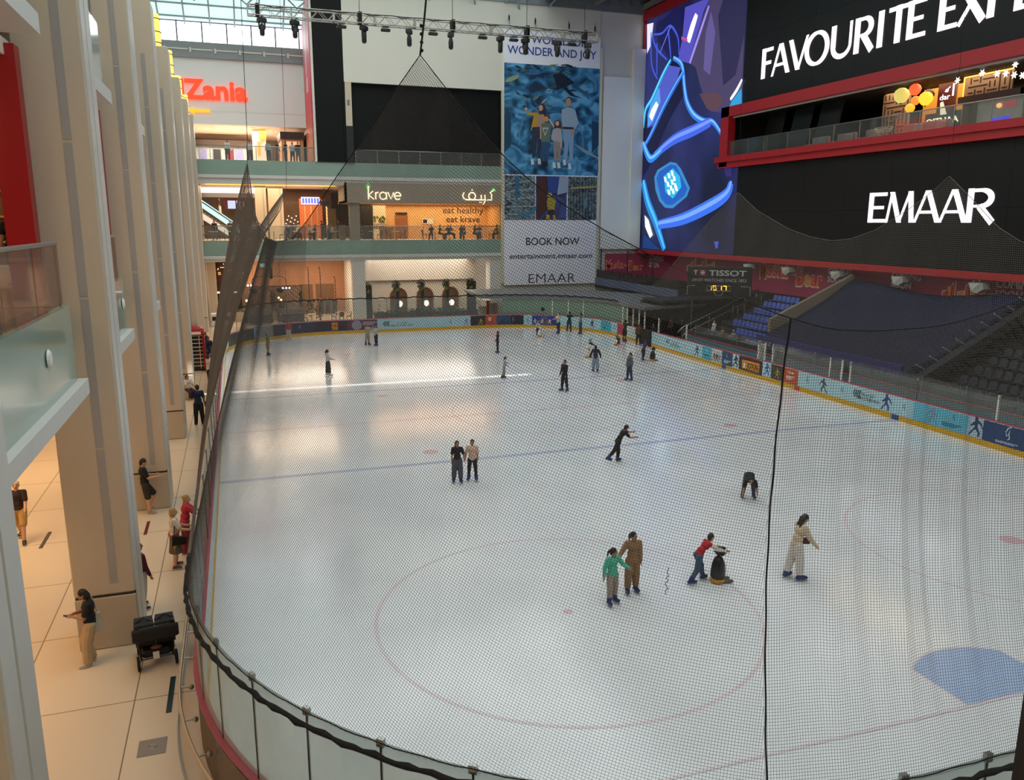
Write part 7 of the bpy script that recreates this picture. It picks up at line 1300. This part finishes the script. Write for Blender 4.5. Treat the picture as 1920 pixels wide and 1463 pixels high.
w1 = person('blonde woman in white tee and grey-green pleated skirt by the glass', (-15.95, -14.35, 0), 75, 1.66, ('plain', '#d2c6bb', 'short'), ('skirt', '#5d5c4e'), ('bob', '#b08a55'), 'light', ('shoe', '#5a3a2c'), arms=((30, 8, 40), (26, 10, 50)), look=(10, 6), vox=.011)
b = empty('shoulder_bag', W(w1, (.22, .06, 0)), -rad(75), 'black shoulder bag carried by the blonde woman in white', 'bag'); BAGB = mat('black_leather', '#1d1815', rough=.4, var=.1); MB().prism([(-.2, .72), (.16, .7), (.2, .9), (-.16, .98)], (-.04, 0, 0), (0, 1, 0), UZ, (.1, 0, 0)).build('bag_body', BAGB, b); MB().tube([(.0, -.12, .95), (-.06, -.06, 1.25), (-.12, .0, 1.4), (-.06, .06, 1.2), (0, .14, .9)], .012, 6).build('strap', BAGB, b)
MB().tube([(-.14, .02, .98), (0, .1, 1.0), (.14, .04, .96), (.12, -.1, .9), (-.12, -.1, .92)], .05, 8, closed=True).build('waist_jacket', cloth('#9a5a38'), w1)
person('woman in red blouse with blonde updo leaning at the glass', (-15.75, -13.35, 0), 80, 1.66, ('loose', '#b8303c', 'short'), ('wide', '#8c2a34'), ('bun', '#a8804e'), 'light', ('shoe', '#4a2a24'), lean=8, arms=((46, 8, 30), (50, 10, 30)), look=(5, 4), vox=.011)
n_ = person('man in navy tee and black trousers seen from behind by the net', (-15.96, 1.99, 0), 350, 1.86, ('plain', '#1d2540', 'short'), ('plain', '#15161a'), ('short', '#2a1c15'), 'mid', ('shoe', '#1a1614'), arms=((10, 14, 60), (6, 12, 40)), leg=((2, 4, 2), (-2, 4, 2)), vox=.013)
b = MB().bbox(-.09, .09, -.16, .16, 0, .24, .03).build('camera_bag', BAGB, None, label='small black bag at the hip of the navy-shirted man', cat='bag'); b.location = W(n_, (.36, .05, .82)); b.rotation_euler = (0, 0, -rad(350))
person('girl with curly dark hair in white tee sitting by the columns', (-16.7, 8.05, .0), 150, 1.55, ('plain', '#cfc6bf', 'short'), ('plain', '#3a2c2c'), ('curly', '#1c1412'), 'mid', ('shoe', '#8a8078'), seat=.45, leg=((82, 5, 84), (80, 5, 80)), arms=((30, 4, 40), (30, 4, 40)), vox=.014, fingers=False)
bx_ = MB().bbox(-17.0, -16.4, 7.9, 8.5, 0, .43, .03).build('stone_bench', PLIN, None, label='low stone block under the sitting curly-haired girl', cat='bench')
person('person in white top and black trousers near the phone box', (-15.76, 11.65, 0), 60, 1.72, ('loose', '#c9c4ba', 'long'), ('slim', '#151417'), ('short', '#17110f'), 'mid', vox=.015, fingers=False)
person('girl in pink and white top standing behind the white-topped person', (-15.6, 17.3, 0), 240, 1.6, ('loose', '#c9a8a8', 'long'), ('plain', '#2a2c38'), ('long', '#17110f'), 'mid', vox=.018, fingers=False)
person('person in navy sweater by the glass beyond the phone box', (-15.95, 19.6, 0), 150, 1.7, ('plain', '#23283c', 'long'), ('plain', '#26324a'), ('short', '#17110f'), 'mid', vox=.018, fingers=False)
person('person in dark jacket leaning behind the phone box', (-16.2, 22.0, 0), 120, 1.72, ('plain', '#1d1f2a', 'long'), ('plain', '#20242c'), ('short', '#17110f'), 'mid', vox=.02, fingers=False)
person('shopper in black tee and shorts inside the upper gallery beside the red panel', (-18.75, -14.9, 7.58), 200, 1.75, ('plain', '#131214', 'short'), ('shorts', '#141416'), ('short', '#15100e'), 'mid', vox=.014, fingers=False)
# spectators in the stand
person('spectator with brown hair in white top standing by the lowest seats', (18.1, 13.3, .664), 280, 1.62, ('loose', '#d3d0c8', 'long'), ('plain', '#2a2c34'), ('long', '#5a3824'), 'light', vox=.018, fingers=False)
person('spectator in patterned beige top sitting on the lowest row', (18.05, 12.1, .66), 280, 1.62, ('loose', '#83725a', 'long'), ('plain', '#3a3630'), ('long', '#3a2c20'), 'mid', seat=.45, leg=((82, 5, 82), (82, 5, 82)), arms=((40, 5, 40), (40, 5, 40)), vox=.018, fingers=False)
person('spectator in grey head scarf and grey dress sitting on the lowest row', (18.05, 10.6, .66), 275, 1.62, ('loose', '#8d8f92', 'long'), ('wide', '#75767a'), ('short', '#2a2420'), 'mid', seat=.45, lean=16, leg=((82, 5, 76), (82, 5, 76)), arms=((40, 5, 40), (40, 5, 40)), vox=.018, headgear=('hijab', '#8f9194'), fingers=False)
for i, (x, y, c) in enumerate(((17.2, 19.4, '#2a2c33'), (18.2, 19.6, '#7a5a48'), (19.0, 19.2, '#31302e'))): person('person in shadow at the back of the players tunnel, %s from the white uprights' % ORD[i+1], (x, y, 0), 250, 1.68, ('plain', c, 'long'), ('plain', '#1d1d20'), ('short', '#17110f'), 'mid', vox=.022, fingers=False)
# guests of the cafe, the food hall, the restaurant and the upper hall (small in the picture)
cols = ['#23232a', '#2b2a33', '#1f2633', '#3a2c28', '#2d2d30', '#38404e', '#25211f', '#2c2a3a', '#4a4340']
pos = [(3.4, 'dark tee'), (4.53, 'black shirt'), (5.05, 'brown top'), (5.57, 'dark grey top'), (6.25, 'slate top'), (7.04, 'blue-grey tee'), (7.52, 'dark brown top'), (8.48, 'dark jacket'), (9.82, 'taupe shirt')]
for i, (x, d) in enumerate(pos): person('guest in %s at the cafe tables, %s counted from the counter' % (d, ORD[i+1]), (x, 39.75 if i % 2 else 38.2, 7.5), (200, 90, 250, 120, 180, 270, 80, 200, 300)[i], 1.7, ('plain', cols[i], 'short'), ('plain', '#202127'), ('short' if i % 3 else 'long', '#15100e'), 'mid', seat=.45, leg=((82, 5, 82), (82, 5, 82)), arms=((40, 6, 50), (40, 6, 50)), lean=8, vox=.026, fingers=False, group='cafe guests')
pos = [(-15.5, 1, 'black jacket'), (-14.2, 1, 'olive top'), (-12.9, 1, 'black suit'), (-12.2, 1, 'white blouse'), (-11.85, 0, 'dark tee'), (-9.3, 0, 'dark shirt'), (-8.9, 1, 'navy shirt'), (-8.4, 0, 'pale hijab'), (-7.5, 0, 'white top'), (-7.0, 0, 'black top'), (-6.3, 1, 'dark coat'), (-5.8, 0, 'grey top'), (-5.5, 0, 'cream top'), (-4.85, 1, 'charcoal suit')]
pc2 = ['#1b1b20', '#4d4a36', '#17171b', '#c5bfb8', '#26262b', '#2a2930', '#222a44', '#b3a596', '#c9c2ba', '#19191c', '#2a2420', '#6a686a', '#b8a890', '#242428']
for i, (x, up, d) in enumerate(pos):
    kw = dict(leg=((4, 4, 4), (-4, 4, 4))) if up else dict(seat=.45, leg=((82, 5, 82), (82, 5, 82)), arms=((40, 6, 50), (40, 6, 50)))
    person('food hall visitor in %s behind the glass, %s' % (d, 'standing' if up else 'seated')+', %s from the left pillar' % ORD[i+1], (x, 40.2 if up else 39.4, 7.5), (160, 200, 30, 220, 90, 200, 250, 180, 120, 270, 90, 180, 240, 100)[i], 1.7, ('plain', pc2[i], 'long'), ('plain', '#232228'), ('short', '#17110f'), 'mid', vox=.026, fingers=False, group='food hall visitors', headgear=('hijab', '#b3a596') if i == 7 else None, **kw)
person('rider in white trousers and dark top going up the glowing escalator', (-15.0, 45.6, 9.55), 270, 1.68, ('plain', '#3a2a2a', 'short'), ('plain', '#cfc8c0'), ('long', '#17110f'), 'mid', vox=.026, fingers=False)
pos = [(-14.0, '#c9c4c0', 'white robe'), (-12.2, '#b9b2ae', 'pale grey top'), (-10.67, '#8f9490', 'grey-green hoodie'), (-9.9, '#1c1a1e', 'black and red outfit'), (-9.24, '#17171b', 'black top'), (-8.65, '#b5b0a8', 'cream jacket'), (-8.2, '#141518', 'black printed tee')]
for i, (x, c, d) in enumerate(pos): person('visitor in %s at the upper far balustrade, %s from the columns' % (d, ORD[i+1]), (x, 38.6+.3*(i % 2), 14.15), (180, 150, 200, 120, 240, 170, 190)[i], 1.7, ('plain', c, 'long'), ('plain', '#7a1a24' if i == 3 else '#23242a'), ('short', '#17110f'), 'mid', vox=.026, fingers=False, group='upper gallery visitors')
for i, (x, y, d, c) in enumerate(((-10.0, 44.3, 'waiter in dark waistcoat behind the green planter', '#2a2522'), (-6.2, 46, 'person in black with orange scarf by the bronze posts', '#221d1b'), (-5.5, 45.8, 'guest in grey suit before the wide brown screen', '#3a3a3e'), (-4.8, 45.9, 'guest in dark suit beside the grey-suited guest', '#26262a'))): person(d, (x, y, 0), 190, 1.72, ('plain', c, 'long'), ('plain', '#232326'), ('short', '#17110f'), 'mid', vox=.026, fingers=False)
for i, (x, c) in enumerate(((-1.9, '#8a8074'), (-1.2, '#b5a99a'))): person('lounge guest in %s beside the white pillar' % ('brown knit', 'pale blouse')[i], (x, 40.9, 0), (90, 260)[i], 1.66, ('loose', c, 'long'), ('plain', '#4a423c'), (('curly', '#8a5a30'), ('short', '#2a1c15'))[i], 'light', seat=.45, leg=((82, 5, 82), (82, 5, 82)), vox=.024, fingers=False)
# bake the fused shapes
bpy.context.view_layer.update(); _dg = bpy.context.evaluated_depsgraph_get()
_new = [(o, bpy.data.meshes.new_from_object(o.evaluated_get(_dg))) for o in REM]
for o, me in _new:
    old = o.data; o.modifiers.clear(); me.name = old.name; o.data = me; bpy.data.meshes.remove(old); n = len(me.polygons)
    me.polygons.foreach_set('use_smooth', [True]*n)
    # soften the voxel steps
    nv = len(me.vertices); co = np.empty(nv*3, 'f'); me.vertices.foreach_get('co', co); co = co.reshape(-1, 3); ne = len(me.edges); ed = np.empty(ne*2, 'i'); me.edges.foreach_get('vertices', ed); ed = ed.reshape(-1, 2)
    deg = np.bincount(ed.ravel(), minlength=nv)[:, None].clip(1)
    for _ in range(3):
        acc = np.zeros_like(co); np.add.at(acc, ed[:, 0], co[ed[:, 1]]); np.add.at(acc, ed[:, 1], co[ed[:, 0]]); co = co*.5+acc/deg*.5
    me.vertices.foreach_set('co', co.ravel()); me.update()
# ------------------------------------------------------------------ lighting truss with lamps
TY, TZ0, TZ1 = 22.0, 22.12, 22.72; ALT = mat('truss_aluminium', '#9b9891', rough=.35, metal=.6, var=.1); LBK = mat('lamp_black', '#1a1a1c', rough=.5)
ts = empty('lighting_truss', (0, TY, 0), 0, 'long aluminium lighting truss hung across the hall below the roof', 'truss'); m = MB()
for y in (-.28, .28):
    for z in (TZ0, TZ1): m.tube([(-12.2, y, z), (12.4, y, z)], .045, 6)
m.build('chords', ALT, ts); m = MB(); n = 44
for i in range(n):
    a, b = -12.2+24.6*i/n, -12.2+24.6*(i+1)/n
    for y in (-.28, .28): m.tube([(a, y, TZ0 if i % 2 else TZ1), (b, y, TZ1 if i % 2 else TZ0)], .022, 5)
    m.tube([(a, -.28, TZ0), (b, .28, TZ0)] if i % 2 else [(a, .28, TZ0), (b, -.28, TZ0)], .018, 5)
m.build('braces', ALT, ts); m = MB()
for i in range(10): x = -12.2+24.6*i/9; MB().box(x-.04, x+.04, -.3, .3, TZ0-.03, TZ1+.03).build('joint_plate', ALT, ts)
MB().tube([(-12+.7*i, -.3, TZ1-.05+.06*S(i*2.1)) for i in range(35)], .03, 5).build('power_cable', ROPE, ts)
for x in (-11.6, -5.03, 1.4, 6.89, 11.38): MB().tube([(x, 0, TZ1), (x, 0, 29.4)], .02, 5).box(x-.12, x+.12, -.3, .3, TZ0-.05, TZ1+.1).build('hanging_strap', ROPE, ts)
def movlight(x, i):
    l = empty('moving_head_light', (x, TY, TZ0-.05), rad(17*i), 'black moving head lamp under the truss, %s from the window end' % ORD[i], 'lamp', 'moving head lamps'); MB().bbox(-.28, .28, -.2, .2, -.36, -.08, .04).build('base', LBK, l); MB().box(-.05, .05, -.06, .06, -.08, -0.02).box(-.04, .04, -.33, .33, -.02, .02).build('clamp', STEEL, l)
    for sx in (-1, 1): MB().box(sx*.19-.03, sx*.19+.03, -.07, .07, -.75, -.36).build('yoke_arm', LBK, l)
    MB().lathe([(.1, -1.15), (.16, -1.1), (.17, -.7), (.13, -.5), (.08, -.42)], 12).build('head', LBK, l, True); MB().lathe([(.11, -1.17), (.11, -1.14)], 12).build('lens', mat('lamp_lens', '#5a6470', rough=.1), l)
for i, x in enumerate((-11.36, -9.29, -4.77, -1.68, 1.26, 4.89, 6.78, 9.25, 11.66)): movlight(x, i+1)
for i, x in enumerate((-6.25, -3.3, .0, 3.58, 5.9, 10.4)):
    l = empty('flat_wash_light', (x, TY, TZ0), 0, 'small flat black wash light under the truss, %s from the window end' % ORD[i+1], 'lamp', 'flat wash lights'); MB().bbox(-.32, .32, -.14, .14, -.38, -.2, .04).build('body', LBK, l); MB().box(-.22, -.18, -.03, .03, -.22, 0.02).box(.18, .22, -.03, .03, -.22, .02).box(-.22, .22, -.33, .33, -.08, -.04).build('bracket', STEEL, l)
# ------------------------------------------------------------------ things on the mall floor
PB = mat('pram_black', '#17171a', rough=.7, var=.15); TYRE = mat('pram_tyre', '#101012', rough=.8); PFR = mat('pram_frame', '#2a2a2d', rough=.35, metal=.5)
pr = empty('double_pram', (-16.05, -19.25, 0), rad(8), 'black double pram parked between the column and the rink handrail', 'pram')
for x, y, r in ((-.36, -.3, .15), (.36, -.3, .15), (-.34, .42, .11), (.34, .42, .11)):
    w = MB(); w.lathe([(r*.8, -.03), (r, -.025), (r, .025), (r*.8, .03)], 18); w.v = [(v[2]+x, v[0]+y, v[1]+r) for v in w.v]; w = w.build('wheel', TYRE, pr); h = MB(); h.lathe([(r*.45, -.02), (r*.45, .02)], 12); h.v = [(v[2]+x, v[0]+y, v[1]+r) for v in h.v]; h.build('hub', STEEL, w)
MB().tube([(-.36, -.3, .15), (-.3, -.26, .2), (.3, -.26, .2), (.36, -.3, .15)], .018, 6).tube([(-.3, -.28, .2), (-.3, .3, .45), (-.32, .42, .2)], .018, 6).tube([(.3, -.28, .2), (.3, .3, .45), (.32, .42, .2)], .018, 6).tube([(-.3, -.25, .2), (-.36, -.3, .95), (-.3, -.42, 1.05)], .02, 6).tube([(.3, -.25, .2), (.36, -.3, .95), (.3, -.42, 1.05)], .02, 6).build('frame', PFR, pr)
MB().tube([(-.36, -.42, 1.0), (-.3, -.5, 1.06), (.3, -.5, 1.06), (.36, -.42, 1.0)], .024, 8).build('handle_bar', TYRE, pr)
for sx in (-1, 1): MB().bbox(sx*.2-.18, sx*.2+.18, -.12, .38, .42, .52, .04).build('seat', PB, pr); MB().add([(sx*.2-.18, -.1, .45), (sx*.2+.18, -.1, .45), (sx*.2+.18, -.3, .98), (sx*.2-.18, -.3, .98), (sx*.2-.18, -.16, .45), (sx*.2+.18, -.16, .45), (sx*.2+.18, -.37, .96), (sx*.2-.18, -.37, .96)], [(0, 1, 2, 3), (7, 6, 5, 4), (0, 4, 5, 1), (1, 5, 6, 2), (2, 6, 7, 3), (3, 7, 4, 0)]).build('backrest', PB, pr)
for sx in (-1, 1):
    MB().add([(sx*.2-.19, -.32, .9), (sx*.2+.19, -.32, .9), (sx*.2+.19, .12, .86), (sx*.2-.19, .12, .86), (sx*.2-.18, -.34, 1.0), (sx*.2+.18, -.34, 1.0), (sx*.2+.17, .02, 1.02), (sx*.2-.17, .02, 1.02)], [(0, 1, 2, 3), (7, 6, 5, 4), (0, 4, 5, 1), (1, 5, 6, 2), (2, 6, 7, 3), (3, 7, 4, 0)]).build('canopy', PB, pr)
    MB().tube([(sx*.2-.17, -.2, 1.0), (sx*.2, -.16, 1.08), (sx*.2+.17, -.2, 1.0)], .02, 6).build('canopy_hoop', PFR, pr)
MB().bbox(-.3, .3, -.25, .3, .2, .36, .05).build('basket', PB, pr); MB().bbox(-.44, .44, -.5, -.38, .7, .97, .03).build('pouch', PB, pr); MB().box(-.08, .04, -.33, -.32, .2, .36).build('paper_tag', WHITE2, pr); MB().ell((.0, -.2, .4), (.12, .06, .04), 8, 6).build('pink_cloth', cloth('#8a5a58'), pr)
MB().prism([(.06*K(a*PI/6), .045*S(a*PI/6)) for a in range(10)], (.2, -.405, .98), (1, 0, 0), UZ, (0, -.005, 0)).build('emblem', STEEL, pr)
pl = MB().bbox(-16.12, -15.66, -22.6, -22.12, -.006, .004, .002).build('floor_hatch', mat('hatch_steel', '#857d74', rough=.4, metal=.3, var=.08), None, label='square grey steel hatch set in the stone floor', cat='hatch'); MB().tube([(-15.89+.07*K(a*PI/8), -22.36+.07*S(a*PI/8), .005) for a in range(16)], .006, 4, closed=True).build('lifting_ring', STEEL, pl)
for i, (x, y, w, l, c, d) in enumerate(((-15.69, -20.7, .1, 1.3, '#0f2b28', 'dark green floor strip beside the rink handrail'), (-17.0, -11.0, .09, 1.15, '#5a1c20', 'dark red floor strip behind the first phone reader column'), (-19.7, -11.1, .1, 1.3, '#2c2420', 'dark brown floor strip in the path of the striding man'), (-22.4, 2.0, .12, 1.5, '#2c2420', 'dark floor strip deep in the warm gallery'))): MB().box(x-w/2, x+w/2, y-l/2, y+l/2, -.006, .003).build('floor_strip', mat('strip'+c, c, rough=.35), None, label=d, cat='floor strip')
MB().lathe([(.13, .0), (.15, .01), (.12, .04), (.08, .05)], 20).xf(Matrix.Translation((-16.84, -22.2, 6.95)) @ Matrix.Rotation(PI/2, 4, 'Y')).build('round_wall_light', WHITE2, None, label='round white disc light on the nearest green glass fascia', cat='light'); MB().lathe([(.13, .0), (.15, .01), (.12, .04), (.08, .05)], 20).xf(Matrix.Translation((-16.84, -12.95, 6.95)) @ Matrix.Rotation(PI/2, 4, 'Y')).build('round_wall_light', WHITE2, None, label='round white disc light on the second green glass fascia', cat='light')
GBRZ = glass('bronze_glass', '#b99a86', .22, gloss=.12)
balustrade('glass_balustrade', (-16.95, -30), (-16.95, -20.0), 7.58, 1.1, 5, GBRZ, 'bronze tinted balustrade of the near upper gallery', True, .04); balustrade('glass_balustrade', (-16.95, -16), (-16.95, -12.4), 7.58, 1.1, 2, GBRZ, 'bronze tinted balustrade of the second upper gallery bay', True, .04)
balustrade('glass_balustrade', (-16.95, -16), (-16.95, -12.6), 13.9, 1.15, 2, GCLR, 'clear balustrade two floors up between the near columns', True, .03)
# red telephone box
tb = empty('telephone_box', (-16.6, 17.1, 0), 0, 'red telephone box standing beside the columns', 'telephone box'); m = MB()
MB().box(-.48, .48, -.48, .48, 0, .12).build('base', BLK, tb)
for x in (-.44, .44):
    for y in (-.44, .44): m.box(x-.05, x+.05, y-.05, y+.05, .12, 2.2)
m.build('corner_posts', RED, tb); MB().bbox(-.52, .52, -.52, .52, 2.2, 2.5, .03).build('sign_band', RED, tb); MB().box(-.35, .35, -.535, -.52, 2.27, 2.43).build('white_plate', WHITE2, tb); MB().lathe([(.7, 2.5), (.66, 2.6), (.45, 2.7), (.1, 2.74)], 4).xf(Matrix.Rotation(PI/4, 4, 'Z')).build('roof', RED, tb); m = MB(); g = MB()
for z in [.3+.235*i for i in range(9)]: m.box(-.4, .4, -.46, -.43, z-.015, z+.015).box(.43, .46, -.4, .4, z-.015, z+.015)
for x in (-.22, .22): m.box(x-.015, x+.015, -.46, -.43, .12, 2.2).box(.43, .46, x-.015, x+.015, .12, 2.2)
m.build('glazing_bars', WHITE2, tb); MB().box(-.4, .4, -.42, -.415, .12, 2.2).box(.415, .42, -.4, .4, .12, 2.2).build('window_pane', mat('dark_pane', '#241d1a', rough=.1), tb)
MB().box(.52, .56, -1.2, -.35, .1, 2.15).build('open_door', RED, tb)
# upper gallery interior seen at the left edge
for i in range(4): MB().box(-24+.0, -18.9, -24+3.2*i, -23.8+3.2*i, 11.85, 11.95).build('ceiling_strip_light', glow('strip_warm', '#ffc890', 2.0), None, label='warm ceiling strip light in the upper gallery, %s from the near edge' % ORD[i+1], cat='light', group='upper gallery strip lights')
sh = empty('shop_shelf', (-22, -6, 7.58), 0, 'lit shop shelf with jars behind the shopper in black', 'shelf'); MB().box(-2.5, 2.5, .3, .5, 0, 3.4).build('back', mat('shelf_back', '#8a6a44', rough=.5), sh)
for z in (.8, 1.6, 2.4): MB().box(-2.5, 2.5, -.1, .3, z, z+.06).build('shelf_board', WARMW, sh)
for i in range(18): z = (.86, 1.66, 2.46)[i % 3]; MB().lathe([(.1, z), (.12, z+.25), (.05, z+.38)], 8, (-2.2+.26*i, .08, 0)).build('jar', mat('shop_jar%d' % (i % 3), ('#2a1f1a', '#c9b48a', '#5a3a24')[i % 3], rough=.3), sh)
l = empty('table_lamp', (-18.9, -12.6, 7.58), 0, 'small white shaded lamp beside the shopper in black', 'lamp'); MB().tube([(0, 0, 0), (0, 0, 1.75)], .03, 6).build('stand', BRON, l); MB().lathe([(.2, 1.7), (.17, 2.05)], 14).build('lamp_shade', glow('shade', '#ffe0b0', 1.6), l)
MB().bbox(-20.5, -19.2, -16.2, -15.4, 7.58, 8.5, .03).build('slatted_counter', mat('slat_counter', '#2a1a12', rough=.6, var=.3, scale=9), None, label='dark slatted counter by the shopper in black', cat='counter')
